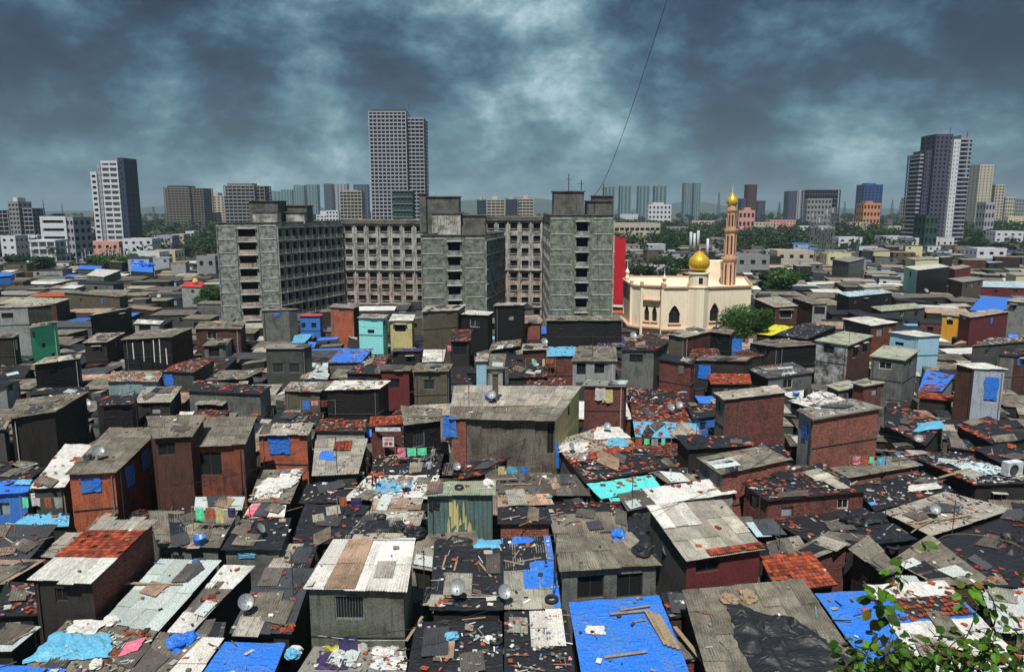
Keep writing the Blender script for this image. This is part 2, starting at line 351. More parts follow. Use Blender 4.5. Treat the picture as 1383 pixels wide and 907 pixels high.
def window_mesh(w, h, style):
    key = (round(w, 1), round(h, 1), style)
    if key in WCACHE: return WCACHE[key]
    w, h = max(key[0], .2), max(key[1], .2)
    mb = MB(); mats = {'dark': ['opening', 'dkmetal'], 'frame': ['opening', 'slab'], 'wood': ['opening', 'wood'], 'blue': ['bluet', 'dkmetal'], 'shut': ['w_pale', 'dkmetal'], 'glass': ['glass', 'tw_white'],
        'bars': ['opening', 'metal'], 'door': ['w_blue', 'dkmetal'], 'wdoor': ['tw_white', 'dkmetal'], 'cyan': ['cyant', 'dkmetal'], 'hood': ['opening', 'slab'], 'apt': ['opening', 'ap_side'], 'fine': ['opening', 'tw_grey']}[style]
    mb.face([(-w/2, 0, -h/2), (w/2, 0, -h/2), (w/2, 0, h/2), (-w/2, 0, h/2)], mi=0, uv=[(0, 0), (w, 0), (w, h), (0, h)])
    f = .05 if style not in ('frame', 'hood') else .08
    if style != 'apt' and style != 'fine':
        for sx in (-1, 1): mb.box((sx*(w/2-f/2-.002), -.03, 0), (f, .05, h-.004), mi=1)
        for sz in (-1, 1): mb.box((0, -.03, sz*(h/2-f/2-.002)), (w-2*f-.01, .045, f), mi=1)
    if style in ('bars',):
        k = int(w/.14)
        for i in range(1, k): mb.box((-w/2+i*w/k, -.045, 0), (.015, .015, h-.11), mi=1)
    if style in ('dark', 'frame', 'glass', 'wood'): mb.box((0, -.028, 0), (.04, .03, h-2*f-.01), mi=1)
    if style == 'hood':
        mb.box((0, -.36, h/2+.1), (w+.4, .36, .05), mi=1)
    if style == 'apt':
        mb.box((0, -.30, -h/2+.07), (w-.02, .5, .1), mi=1)
    o = mb.build('window', [MAT(x) for x in mats]); me = o.data; bpy.data.objects.remove(o)
    WCACHE[key] = me
    return me
def add_window(parent, pos, rz, w, h, style, name='window'):
    o = bpy.data.objects.new(name, window_mesh(w, h, style)); COL.objects.link(o)
    o.parent = parent; o.location = pos; o.rotation_euler = (0, 0, rz)
    return o
def roof_zone(mb, mats, C, u0, u1, v0, v1, kind, dist, lift=0.0):
    def mi(k):
        if k not in mats: mats.append(k)
        return mats.index(k)
    S = lambda u, v: bil(C, u, v)
    Lu = (bil(C, u1, (v0+v1)/2)-bil(C, u0, (v0+v1)/2)).length; Lv = (bil(C, (u0+u1)/2, v1)-bil(C, (u0+u1)/2, v0)).length
    U = lambda a: u0+(u1-u0)*a
    Vv = lambda a: v0+(v1-v0)*a
    if kind in CORR:
        m = mi(kind); nx = max(1, round(Lu/1.02)); ny = max(1, round(Lv/1.9)); geo = dist < 105
        amp = .027 if dist < 75 else .034; pitch = .146 if dist < 62 else .2 if dist < 85 else .27
        for j in range(ny):
            for i in range(nx):
                t = R.uniform(.8, 1.14); t2 = t*R.uniform(.95, 1.03)
                if kind in ('asb', 'asbl', 'dark', 'rust') and R.random() < .12: t *= 1.35; t2 *= 1.33
                ea, eb = (R.uniform(0, .13)/Lv if j == 0 else 0), (R.uniform(0, .13)/Lv if j == ny-1 else 0)
                dz = lift + R.uniform(0, .012) + .02*((i+j) % 2)
                nw = max(1, round(Lu/nx/pitch)); k = nw*4 if geo else 1
                rows = []; uvr = []
                for jj in (0, 1):
                    row = []; ur = []
                    vv = Vv((j+jj)/ny - (.05/ny*(jj == 0) if j else 0)) - (ea if jj == 0 else -eb)*(dist < 130); zz = dz + (.0 if jj else .03)
                    for q in range(k+1):
                        uu = U((i+q/k)/nx)
                        p = S(uu, vv); p.z += zz + (amp*math.sin(q/4*2*PI) if geo else 0)
                        row.append(p); ur.append((uu*Lu, vv*Lv+i*3.1))
                    rows.append(row); uvr.append(ur)
                mb.grid(rows, (t, t2, t2), m, uvr, smooth=geo, thick=.012 if geo else .03)
    elif kind in ('tile', 'tilew', 'mixt'):
        b = mi('black' if kind == 'mixt' else 'tileb'); m = mi('tile'); mw = mi('asbl')
        rows = []; uvr = []
        for j in range(6):
            rows.append([S(U(i/8), Vv(j/5)) + Vector((0, 0, lift + .03*fb(U(i/8)*Lu, j, .9, C[0].x))) for i in range(9)]); uvr.append([(U(i/8)*Lu, Vv(j/5)*Lv) for i in range(9)])
        mb.grid(rows, (1, 1, 1), b, uvr, thick=.05)
        tw, tl = (.26, .36) if dist < 70 else (.4, .5)
        nx = max(2, int(Lu/tw)); ny = max(2, int(Lv/(tl*.85))); nx = min(nx, 44); ny = min(ny, 26)
        cov = {'tile': .95, 'tilew': .64, 'mixt': .13}[kind]
        e1 = (S(1, .5)-S(0, .5)).normalized(); e2 = (S(.5, 1)-S(.5, 0)).normalized(); e3 = e1.cross(e2).normalized()
        sd = R.uniform(0, 99)
        for j in range(ny):
            for i in range(nx):
                g = fb(i*.35, j*.45, 1, sd)
                if R.random() > (cov + g*1.3*(1-cov) if kind != 'mixt' else cov*(1+3.2*g)+.35*max(0, g-.15)): continue
                jt = {'tile': .035, 'tilew': .2, 'mixt': .45}[kind]
                p = S(U(min(1, max(0, (i+.5+R.uniform(-jt, jt))/nx))), Vv(min(1, max(0, (j+.5+R.uniform(-jt, jt))/ny)))) + e3*(lift+.06)
                a = R.uniform(-jt, jt)*2.2; c, s_ = math.cos(a), math.sin(a)
                x = (e1*c+e2*s_)*tw*.49; y = (e2*c-e1*s_)*tl*.5
                tone = R.uniform(.35, 1.25)
                col = (tone, tone*R.uniform(.8, 1.25), tone); mm = m
                if kind != 'tile':
                    x = x*R.uniform(.6, 1); y = y*R.uniform(.55, 1)
                    if R.random() < .14: mm = mw
                up = e3*.03
                q = [p-x-y+up*1.6, p+x-y+up*1.6, p+x+y, p-x+y]
                mb.face(q, col, mm); mb.face([q[0]-up*1.4, q[1]-up*1.4, q[1], q[0]], col, mm)
                mb.face([q[1]-up*1.4, q[2]-up, q[2], q[1]], col, mm); mb.face([q[3]-up, q[0]-up*1.4, q[0], q[3]], col, mm)
    elif kind in SHEET:
        m = mi(kind); nx = max(4, min(40, int(Lu/.22))); ny = max(4, min(36, int(Lv/.22)))
        if dist > 90: nx, ny = max(3, nx//3), max(3, ny//3)
        sd = R.uniform(0, 99); rows = []; uvr = []
        for j in range(ny+1):
            row = []; ur = []
            for i in range(nx+1):
                a, b = i/nx, j/ny; p = S(U(a), Vv(b))
                w = fb(a*Lu, b*Lv, .8, sd)*.07 + abs(fb(a*Lu, b*Lv*.6, 2.1, sd+9))*.07
                sag = .05*math.sin(a*PI*max(1, round(Lu/1.6)))**2
                p.z += lift + w - sag*.6; row.append(p); ur.append((U(a)*Lu, Vv(b)*Lv))
            rows.append(row); uvr.append(ur)
        mb.grid(rows, (1, 1, 1), m, uvr, smooth=True, thick=.04)
    else:
        m = mi(kind); rows = [[S(U(i/4), Vv(j/4))+Vector((0, 0, lift+.02)) for i in range(5)] for j in range(5)]
        mb.grid(rows, (1, 1, 1), m, [[(U(i/4)*Lu, Vv(j/4)*Lv) for i in range(5)] for j in range(5)], smooth=False, thick=.13)
def pin(q, x, y):
    s = None
    for i in range(4):
        x0, y0 = q[i]; x1, y1 = q[(i+1) % 4]
        c = (x1-x0)*(y-y0)-(y1-y0)*(x-x0)
        if abs(c) < 1e-9: continue
        if s is None: s = c > 0
        elif (c > 0) != s: return False
    return True
def house(nick, q, w=8, rise=.35, roof='asb', wall='w_dark', z=None, z0=2.8, L=None, Rt=None, win=None, td=None, ld=.5, over=.22, kind='shack', auto=False, label=None, C=None, tilt=0, near_corner=None, cat='house'):
    if C is None:
        if isinstance(q, str): q = [tuple(float(a) for a in t.split(',')) for t in q.split()]
        yr = max(q[0][1], q[1][1]); xr = q[0][0] if q[0][1] >= q[1][1] else q[1][0]
        if z is None:
            g = P(xr, min(yr+w, 1400), z0); d = ray(xr, yr); z = CZ + d.z/d.y*g.y
            z = max(z, z0*.9)
        C = [P(*q[0], z), P(*q[1], z), P(*q[2], z+rise+tilt), P(*q[3], z+rise)]
        if tilt: C[1] = P(*q[1], z+tilt)
        js = R.uniform(-.09, .09); C[0] = P(*q[0], z+js); C[1] = P(*q[1], z-js)
    else: q = [proj(c) for c in C]
    cen = sum(C, Vector())/4; dist = math.hypot(cen.x, cen.y)
    base = Vector((cen.x, cen.y, 0))
    Cl = [c-base for c in C]
    if nick is None: nick = 'x'
    root = empty('shack' if kind == 'shack' else kind, base, None, cat)
    h = dict(nick=nick, C=C, Cl=Cl, q=[proj(c) for c in C], dist=dist, root=root, roof=roof, wall=wall, auto=auto, base=base, td=td, ld=ld)
    # roof
    mb = MB(); mats = []
    zones = roof if isinstance(roof, list) else [(0, 1, roof)]
    h['rk'] = zones[-1][2] if len(zones) > 1 else zones[0][2]
    for zn in zones:
        u0, u1 = (zn[3], zn[4]) if len(zn) > 3 else (0, 1)
        roof_zone(mb, mats, Cl, u0, u1, zn[0], zn[1], zn[2], dist, lift=0 if len(zn) < 4 else .07)
    if dist < 135 and h['rk'] not in ('tile', 'tilew', 'bluet', 'cyant', 'aquat', 'yellowt', 'white') and ld > .12:      # odd pieces of sheet nailed over the roof, some hanging past the edge
        Lu0 = max(1.5, (Cl[1]-Cl[0]).length); Lv0 = max(1.5, (Cl[3]-Cl[0]).length)
        for _ in range(R.randint(1, 2+int(Lu0*Lv0/14))):
            pw, pl = R.uniform(.7, 1.6)/Lu0, R.uniform(.9, 2.3)/Lv0; u, v = R.uniform(-.02, max(0, 1.0-pw)), R.uniform(-.03, max(0, 1.0-pl)); sk = R.gauss(0, .06)
            pc = [bil(Cl, u, v+sk), bil(Cl, u+pw, v-sk), bil(Cl, u+pw+sk, v+pl-sk), bil(Cl, u+sk, v+pl+sk)]; pc = [p+Vector((0, 0, .05+R.uniform(0, .07))) for p in pc]
            roof_zone(mb, mats, pc, 0, 1, 0, 1, R.choice(['asb', 'asbl', 'rust', 'dark', 'dcorr', 'asb', 'dark', 'black', 'black', 'dcorr', 'galv']), dist)
    mb.build('roof', [MAT(k) for k in mats], root)
    # walls
    cc = sum(Cl, Vector())/4
    wc = []
    for k in range(4):
        p = Cl[k].copy(); nx_ = Cl[(k+1) % 4]; pv = Cl[(k-1) % 4]
        e1 = (nx_-p); e2 = (pv-p); e1.z = e2.z = 0
        if e1.length > 1e-6 and e2.length > 1e-6:
            p = p + e1.normalized()*min(over, e1.length*.2) + e2.normalized()*min(over, e2.length*.2)
        wc.append(p)
    def rz_at(p):   # roof height near p by inverse distance along the bilinear patch (solve 2 steps)
        u = v = .5
        for _ in range(12):
            f = bil(Cl, u, v); du = bil(Cl, min(1.2, u+.01), v)-f; dv = bil(Cl, u, v+.01)-f
            dx, dy = p.x-f.x, p.y-f.y; det = du.x*dv.y-du.y*dv.x
            if abs(det) < 1e-12: break
            u += (dx*dv.y-dy*dv.x)/det*.01; v += (du.x*dy-du.y*dx)/det*.01
        return bil(Cl, u, v).z
    for p in wc: p.z = rz_at(p) - .05
    wallmats = [wall]; mw = MB()
    for k in range(4):
        A, B = wc[k], wc[(k+1) % 4]
        nrm = Vector(((B-A).y, -(B-A).x, 0))
        if nrm.length < 1e-6: continue
        nrm.normalize()
        mid = (A+B)/2
        if nrm.dot(Vector((mid.x, mid.y, 0))-Vector((cc.x, cc.y, 0))) < 0: nrm = -nrm
        toC = Vector((-(base.x+mid.x), -(base.y+mid.y), 0)).normalized()
        vis = nrm.dot(toC)
        side = 'FRBL'[k]; wm = wall
        if side == 'R' and Rt: wm = Rt
        if side == 'L' and L: wm = L
        if wm not in wallmats: wallmats.append(wm)
        ops = []; Lw = (B-A).length; ht = min(A.z, B.z)
        sides = [x for x in (win or []) if x[0] == side]
        if win is None and vis > .15 and dist < 260 and Lw > 2.2 and ht > 3.7 and R.random() < .8:
            nn = max(1, int(Lw/3.6)); ww, hh = R.uniform(.7, 1.1), R.uniform(.7, 1.0)
            for i in range(nn):
                sides.append((side, (i+.5+R.uniform(-.12, .12))/nn, R.uniform(.45, .8), ww, hh, R.choice(['dark', 'frame', 'bars', 'hood', 'wood', 'dark', 'shut'])))
        t = (B-A); t.z = 0; t.normalize()
        for (_, s, dtop, ww, hh, st) in sides:
            s0 = max(.1, s*Lw-ww/2); s1 = min(Lw-.1, s*Lw+ww/2)
            if s1-s0 < .2: continue
            zt = A.z+(B.z-A.z)*s; z1 = zt-dtop; z0_ = z1-hh
            if z0_ < .1: continue
            if any(not (s1 < o[0] or s0 > o[1]) for o in ops): continue
            ops.append((s0, s1, z0_, z1))
            cloth = st in ('blue', 'cyan')
            c = Vector((A.x, A.y, 0))+t*((s0+s1)/2)+Vector((0, 0, (z0_+z1)/2)) - nrm*.14
            add_window(root, c, math.atan2(nrm.x, -nrm.y), s1-s0, z1-z0_, 'dark' if cloth else st, 'door' if 'door' in st else 'window')
            if cloth:
                mc = MB(); rows = []
                for j in range(7):
                    rows.append([Vector((A.x, A.y, 0))+t*(s0+(s1-s0)*(i/6)+.05*fb(i, j, .7, s0)*(6-j))+nrm*(.05+.07*abs(fb(i, j, .6, 3+s)))+Vector((0, 0, z1+.06-(z1-z0_)*(.98*j/6)*(1-.12*abs(fb(i*.8, 0, 1, s*5))))) for i in range(7)])
                mc.grid(rows, mi=0, uvrows=[[(i*.2, j*.2) for i in range(7)] for j in range(7)])
                mc.build('window_curtain', MAT('bluet' if st == 'blue' else 'cyant'), root)
        if (B-A).length > .05:
            if Vector((t.y, -t.x, 0)).dot(nrm) < 0:
                Lr = Lw; panel(mw, B, A, -.05, B.z, A.z, [(Lr-o[1], Lr-o[0], o[2], o[3]) for o in ops], .16, wallmats.index(wm), n=nrm)
            else: panel(mw, A, B, -.05, A.z, B.z, ops, .16, wallmats.index(wm), n=nrm)
    mw.build('wall', [MAT(k) for k in wallmats], root)
    if dist < 170 and (auto or R.random() < .35):      # rags and plastic hung on the walls
        for k in (0, 1, 3):
            A, B = wc[k], wc[(k+1) % 4]; t = (B-A); t.z = 0; Lw = t.length
            if Lw < 1.2 or R.random() < .6: continue
            t.normalize(); nrm = Vector((t.y, -t.x, 0)); mid = (A+B)/2
            if nrm.dot(Vector((mid.x-cc.x, mid.y-cc.y, 0))) < 0: nrm = -nrm
            if nrm.dot(Vector((-(base.x+mid.x), -(base.y+mid.y), 0)).normalized()) < .2: continue
            w_ = R.uniform(.4, 1.1); h_s = R.uniform(.4, 1.1); s0 = R.uniform(.05, max(.06, Lw-w_-.1)); zt = min(A.z, B.z)-R.uniform(.05, .6); sdd = R.uniform(0, 50)
            c_ = MB(); rr_ = [[Vector((A.x, A.y, 0))+t*(s0+w_*i/6*(1+.15*fb(j, sdd)))+nrm*(.05+.09*abs(fb(i*.9, j*.5, 1, sdd)))+Vector((0, 0, zt-h_s*j/5*(1+.3*fb(i*.7, 3, 1, sdd)))) for i in range(7)] for j in range(6)]
            c_.grid(rr_, mi=0, uvrows=[[(i*.15, j*.15) for i in range(7)] for j in range(6)]); c_.build('wall_rag', MAT(R.choice(['black', 'black', 'w_pale', 'whitet', 'w_grey', 'w_olive', 'bluet', 'purpt', 'asb'])), root)
    if dist < 150 and not near_corner:      # storey band and drain pipe on the walls one can see
        for k in (0, 1, 3):
            A, B = wc[k], wc[(k+1) % 4]; t = (B-A); t.z = 0; Lw = t.length
            if Lw < 1.5 or min(A.z, B.z) < 4.6: continue
            t.normalize(); nrm = Vector((t.y, -t.x, 0)); mid = (A+B)/2
            if nrm.dot(Vector((mid.x-cc.x, mid.y-cc.y, 0))) < 0: nrm = -nrm
            if nrm.dot(Vector((-(base.x+mid.x), -(base.y+mid.y), 0)).normalized()) < .15: continue
            if not any(a[0] == 'FRBL'[k] and a[2] > 1.9 for a in (win or [])) and R.random() < .6:
                b_ = MB(); b_.box(Vector((mid.x, mid.y, min(A.z, B.z)-2.65))+nrm*.03, (Lw-.05, .07, .06), rot=math.atan2(t.y, t.x)); b_.build('storey_band', MAT('w_dgrey'), root)
            if R.random() < .45:
                s = R.choice([.08, .93])*Lw; b_ = MB(); p = Vector((A.x, A.y, 0))+t*s+nrm*.09; b_.tube([p+Vector((0, 0, .3)), p+Vector((0, 0, min(A.z, B.z)-.25))], .04, 6); b_.build('drain_pipe', MAT(R.choice(['slab', 'dkmetal', 'metal'])), root)
    h['wc'] = [p+base for p in wc]; h['label'] = label
    HOUSES.append(h)
    return h
def host_at(x, y):
    best = None
    for h in HOUSES:
        if pin(h['q'], x, y):
            C = h['C']; n = (C[1]-C[0]).cross(C[3]-C[0]); d = ray(x, y); o = Vector((0, 0, CZ))
            dn = d.dot(n)
            if abs(dn) < 1e-9: continue
            t = (C[0]-o).dot(n)/dn
            if t > 0 and (best is None or t < best[1]): best = (h, t, o+d*t)
    return best
def on_roof(x, y, dz=.05):
    b = host_at(x, y)
    if b: return b[2]+Vector((0, 0, dz)), b[0]
    return P(x, y, 2.8), None
h_ = house
# ---------------- bottom row, near
h_('dark brick hut with orange tiles and white front sheets', '36,783 126,786 212,703 132,704', 57, .5, [(0, .36, 'white'), (.36, .82, 'tile'), (.82, 1, 'asbl')], 'w_dark', Rt='w_dbrick', win=[('F', .45, .5, .7, .8, 'dark')], td=0, ld=.1)
h_('low hut under long pale green-grey sheets', '136,841 215,852 299,757 216,755', 6, .5, 'galv', 'w_dark', td=0, ld=.15)
h_('narrow hut under a white sheet full of holes', '222,858 256,856 345,763 302,762', 4, .4, [(0, .45, 'whitet'), (.45, .52, 'dark'), (.52, 1, 'whitet')], 'w_dark', td=1.6)
h_('hut under black corrugated roof strewn with bricks', '310,853 394,856 424,768 355,766', 18, .5, [(0, 1, 'dcorr'), (0, .26, 'asbl', .08, .5)], 'w_dark', td=2.0)
h_('mossy concrete hut with broad white sheet roof', '409,795 550,798 561,728 449,730', 76, .7, [(0, 1, 'white'), (.02, .98, 'rust', .2, .5)], 'w_conc', win=[('F', .42, .45, 1.5, 1.3, 'bars'), ('R', .5, .6, .8, .9, 'dark')], td=0, ld=.03)
h_('low terrace with laundry in front of the mossy hut', '395,918 548,920 548,870 428,866', z=2.6, rise=0, roof='conc', wall='w_dark', td=.4, ld=3)
h_('low hut under a flat bright blue sheet at the bottom', '258,930 362,930 386,868 304,866', z=2.9, rise=.3, roof='bluet', wall='w_dark', td=.35, ld=.1)
h_('narrow hut under white corrugated strip beside the blue sheet', '206,930 256,930 302,863 272,862', z=2.9, rise=.3, roof='white', wall='w_dark', td=.3)
h_('low hut buried under cyan, white and pink tarpaulins', '30,905 165,928 212,853 90,838', z=2.8, rise=.3, roof='asb', wall='w_dark', td=1.2, ld=5)
h_('grey-brown hut with a blue net bundle on top', '165,928 206,930 280,857 216,853', z=2.8, rise=.35, roof='asb', wall='w_dark', td=.2, ld=2)
h_('small hut under a single grey-green sheet at the left edge', '-30,880 17,879 56,846 12,843', z=3.0, rise=.3, roof='galv', wall='w_dark', td=.1, ld=.4)
h_('hut under shiny blue plastic in the bottom left corner', '-30,935 78,940 88,903 -10,896', z=2.8, rise=.2, roof='bluet', wall='w_dark', td=.2)
h_('tumbledown hut with loose orange tiles at the left edge', '-10,832 50,830 52,788 8,784', z=3.0, rise=.3, roof='mixt', wall='w_dark', td=.5, ld=2)
h_('brown-grey roofed hut at left edge above the loose tiles', '-40,795 6,789 60,757 -5,757', z=3.1, rise=.4, roof='rust', wall='w_dark', td=.3, ld=1)
h_('left edge hut under two black corrugated rows', '-30,762 36,760 78,709 -5,708', 3, .5, 'dcorr', 'w_dark', td=.3, ld=1.2)
h_('small hut with crumpled light blue plastic beside orange hut', '16,710 93,710 94,693 35,694', 3, .3, 'cyant', 'w_dark', td=.6, ld=1)
h_('hut wrapped in blue plastic at the left edge', '-25,668 38,664 43,646 -10,649', 32, .3, 'bluet', 'w_blue', td=1.2)
h_('dark green hut under white sheeting held by bricks', '40,659 88,657 126,600 88,599', 33, .6, 'whitet', 'w_dgrey', td=1.3)
h_('orange hut with blue cloths in its windows', '87,641 157,638 220,577 147,578', 62, .9, 'asb', 'w_orange', Rt='w_orbr', win=[('F', .45, .35, 1.3, 1.2, 'blue'), ('R', .28, .55, 1.4, 1.7, 'blue'), ('R', .62, .5, 1.4, 1.7, 'blue')], td=0, ld=0)
h_('tall brown hut wedged between the orange and the brown-orange hut', '206,592 260,590 279,560 197,562', 90, .6, 'asb', 'w_brown', win=[('F', .3, .4, 1.2, 1.0, 'dark'), ('F', .25, 3.0, 1.2, 1.2, 'cyan')], td=0)
h_('brown-orange hut with big dark broken window', '255,604 332,600 347,562 279,563', 70, .7, 'asb', 'w_orbr', Rt='w_dark', win=[('F', .33, .5, 1.7, 1.9, 'dark'), ('F', .4, 3.3, 1.8, .7, 'hood')], td=0, ld=.05)
h_('low hut with pale slab edge below the brown-orange hut', '262,690 327,688 331,671 264,671', 3, .2, 'galv', 'w_grey', td=.2)
h_('hut under grey sheets split by a dark streak', '213,738 297,739 322,690 200,690', 17, .5, [(0, 1, 'asb'), (0, .9, 'black', .22, .42)], 'w_grey', td=.2, ld=.5)
h_('black roofed hut with a white dish lying on it', '298,742 380,742 394,700 326,700', 20, .4, 'black', 'w_grey', win=[('F', .4, .3, 1.0, .4, 'cyan')], td=.7, ld=1)
h_('small hut under white and pink striped sheet', '328,698 384,697 387,680 340,680', 3, .2, [(0, 1, 'whitet'), (0, 1, 'pinkt', .05, .28)], 'w_dark', td=.6, ld=.6)
h_('hut with torn white cloths over grey sheets', '336,678 392,679 411,634 352,634', 8, .5, [(0, 1, 'asb'), (.1, .45, 'whitet', .1, .7), (.55, .85, 'whitet', .5, .98)], 'w_dark', td=.6, ld=3)
h_('orange hut with one broad blue curtain', '345,588 417,587 424,571 355,573', 37, .4, 'asbl', 'w_orange', Rt='w_grey', win=[('F', .42, .2, 1.9, 1.7, 'blue')], td=.2, ld=1.5)
h_('black littered roof behind the blue curtain hut', '362,573 427,576 438,557 375,556', 3, .3, 'black', 'w_dark', td=.6, ld=3)
h_('pale grey hut with rough red tiles', '424,582 495,583 495,567 433,565', 11, .3, 'tilew', 'w_pale', td=0)
h_('hut under pale corrugated roof with red patch', '421,642 484,640 497,592 426,592', 13, .6, [(0, 1, 'asbl'), (.62, .9, 'tile', .38, .72)], 'w_dgrey', td=0, ld=.1)
h_('dark brick hut with a red and white poster', '498,577 545,573 545,562 500,563', 46, .25, 'tile', 'w_dbrick', win=[], td=0)
h_('black walled hut with open front beside the grey hall', '545,574 598,568 597,552 541,548', 52, .4, 'asb', 'w_black', win=[('F', .35, .7, 1.2, 1.5, 'bars')], td=0, ld=1)
h_('big grey hall with broad pale roof and yellow side wall', '606,565 752,567 786,521 613,521', 60, .8, [(0, .34, 'asb'), (.34, 1, 'asbl')], 'w_taupe', Rt='w_yellow', win=[('F', .97, .3, .8, 2.8, 'dark'), ('R', .55, .5, .8, .9, 'dark')], td=0, ld=.05)
h_('green corrugated metal cabin with yellow paint stains', '571,669 669,668 670,649 584,651', 54, .4, 'green', 'w_metal', win=[], td=0, ld=.4)
h_('large black roofed hut strewn with planks and a pole rack', '580,824 680,823 680,735 586,738', 10, .6, 'black', 'w_dark', td=.5, ld=2.2)
h_('hut with blue sheet torn open over corrugated roof', '681,823 758,821 743,724 678,728', 6, .6, [(0, 1, 'asbl'), (.25, .62, 'bluet', .38, .9), (.5, 1, 'black', .02, .86), (.0, 1, 'bluet', .88, 1), (.9, 1, 'bluet', 0, .9)], 'w_dark', td=.3, ld=1)
h_('tiny lean-to with grey sheet beside the white roofed hut', '556,766 585,771 585,740 562,738', 6, .3, 'asbl', 'w_dark', td=0, ld=1)
h_('black sheeted roof with scattered rags at the bottom', '546,930 680,930 678,838 562,838', z=2.7, rise=.3, roof='black', wall='w_dark', td=.25, ld=3)
h_('littered dark roof with a pale corrugated panel', '681,930 780,930 765,824 681,826', z=2.8, rise=.3, roof=[(0, 1, 'black'), (.5, .98, 'white', .4, .92)], wall='w_dark', td=.4, ld=4)
h_('hut under a large vivid blue tarpaulin with planks on it', '789,930 940,930 890,803 768,813', z=3.1, rise=.6, roof='bluet', wall='w_dark', td=.08, ld=.45)
h_('grey hut with a row of openings under corrugated sheets', '755,771 894,763 853,719 748,722', 38, .5, 'asb', 'w_grey', win=[('F', .3, .5, 1.6, 1.4, 'dark'), ('F', .72, .5, 1.6, 1.5, 'dark')], td=0, ld=.1)
h_('weathered roof with tiles and black rags above the grey hut', '747,721 852,717 838,676 738,681', 2, .5, [(0, .6, 'asb'), (.6, 1, 'mixt')], 'w_dark', td=.6, ld=2)
h_('maroon hut with long white roof and red tile edging', '926,757 1033,741 976,675 873,684', 37, .9, [(0, 1, 'asbl'), (.55, 1, 'white', 0, .5), (0, .1, 'tile', .3, 1)], 'w_maroon', L='w_dgrey', win=[('F', .28, .25, 1.6, .8, 'dark')], td=.15, ld=0)
h_('hut under white sheeting edged with bricks', '887,681 996,665 968,645 867,661', 10, .5, 'whitet', 'w_pale', td=1.0, ld=.1)
h_('hut under bright turquoise sheeting', '812,673 893,658 880,641 792,653', 3, .3, 'aquat', 'w_dark', td=1.6)
h_('small flap of turquoise sheeting', '832,691 850,688 862,670 822,672', 3, .2, 'aquat', 'w_dark', td=.4)
h_('low dark roofed hut between the turquoise and white sheeting', '847,690 886,682 868,661 833,667', 12, .4, 'dark', 'w_dgrey', td=0, ld=1)
h_('wedge of grey roof behind the turquoise sheeting', '902,653 952,647 940,640 880,638', 3, .3, 'asb', 'w_dark', td=0, ld=1)
h_('broad tented roof of tiles, rags and pale sheets', '790,652 905,631 822,574 747,596', 6, .7, [(0, .42, 'mixt'), (.42, .55, 'tile'), (.55, 1, 'asbl')], 'w_grey', td=1.0, ld=4)
h_('dark plank roof beside the tented roof', '705,668 798,669 777,641 720,640', 3, .3, 'dark', 'w_dark', td=0, ld=1)
h_('dark roof crossed by loose white sheets', '655,666 712,665 706,632 655,632', 3, .3, 'dark', 'w_dark', td=0, ld=1)
h_('rust coloured strip roof behind the brick parapet hut', '672,684 748,681 742,667 672,668', 3, .3, 'rust', 'w_dark', td=.4, ld=2)
h_('low brick hut with white laths on black roof', '672,708 746,707 740,684 672,685', 20, .3, 'black', 'w_brick', win=[], td=.4, ld=3)
h_('dark tile-strewn roof at the foot of the grey hall', '616,648 652,641 690,617 640,622', 7, .4, 'mixt', 'w_dark', td=1)
h_('black sheeted hut right of the tented roof', '929,607 1021,601 1009,588 911,587', 26, .4, 'black', 'w_dark', win=[], td=1.4, ld=.5)
h_('long roof of loose red tiles with blue sheet at its edge', '858,590 948,591 925,527 848,524', 4, .8, [(0, .28, 'cyant'), (.28, .62, 'tilew'), (.62, 1, 'mixt')], 'w_dark', td=2, ld=1.5)
h_('small black roofed hut with blue side cloth', '936,566 970,561 970,545 925,543', 15, .3, 'black', 'w_blue', td=1.5, ld=1)
h_('hut with sloping sandy roof over brick', '941,618 975,641 1067,621 1030,602', 38, .3, 'asb', 'w_grey', Rt='w_brick', win=[], td=.1, ld=.5)
h_('dark brick house with flat pale roof sheets', '964,530 978,540 1064,530 1048,520', 60, .2, 'asbl', 'w_grey', Rt='w_dbrick', win=[('F', .4, .5, .5, 1.0, 'dark')], td=0, ld=.1)
h_('red brick house with littered slab and pale side', '1076,553 1098,566 1193,550 1150,538', 64, .2, 'conc', 'w_pale', Rt='w_brick', win=[('F', .5, .8, .9, 1.6, 'blue')], td=.2, ld=3)
h_('hut covered by bundled white plastic with a black tank', '1065,541 1102,553 1145,540 1110,527', 6, .2, 'whitet', 'w_dark', td=.3, ld=1.5)
h_('little hut with pale green slab roof', '1115,520 1132,527 1171,521 1145,513', 10, .2, 'mossy', 'w_grey', td=0, ld=.2)
h_('little brick hut behind the pale green slab', '1149,516 1167,521 1195,516 1176,509', 22, .2, 'mossy', 'w_dbrick', td=0, ld=.2)
h_('slim grey tower house with mossy roof', '1174,480 1223,486 1243,472 1193,466', 58, .3, 'mossy', 'w_grey', Rt='w_grey', win=[('F', .45, .5, 1.4, .9, 'frame'), ('R', .5, .5, .8, 1.0, 'dark')], td=0, ld=0)
h_('light blue two-storey house', '1199,448 1241,455 1273,453 1235,446', 42, .1, 'white', 'w_lblue', win=[('F', .35, 1.2, 1.3, .5, 'dark')], td=0, ld=0)
h_('stained white house with dark side wall', '1100,459 1147,466 1180,453 1140,447', 48, .2, 'mossy', 'w_stain', Rt='w_brown', win=[('F', .4, .5, 1.4, 1.0, 'dark'), ('R', .3, .6, 1.0, 1.6, 'hood'), ('R', .7, .6, 1.0, 1.4, 'hood')], td=0, ld=.1)
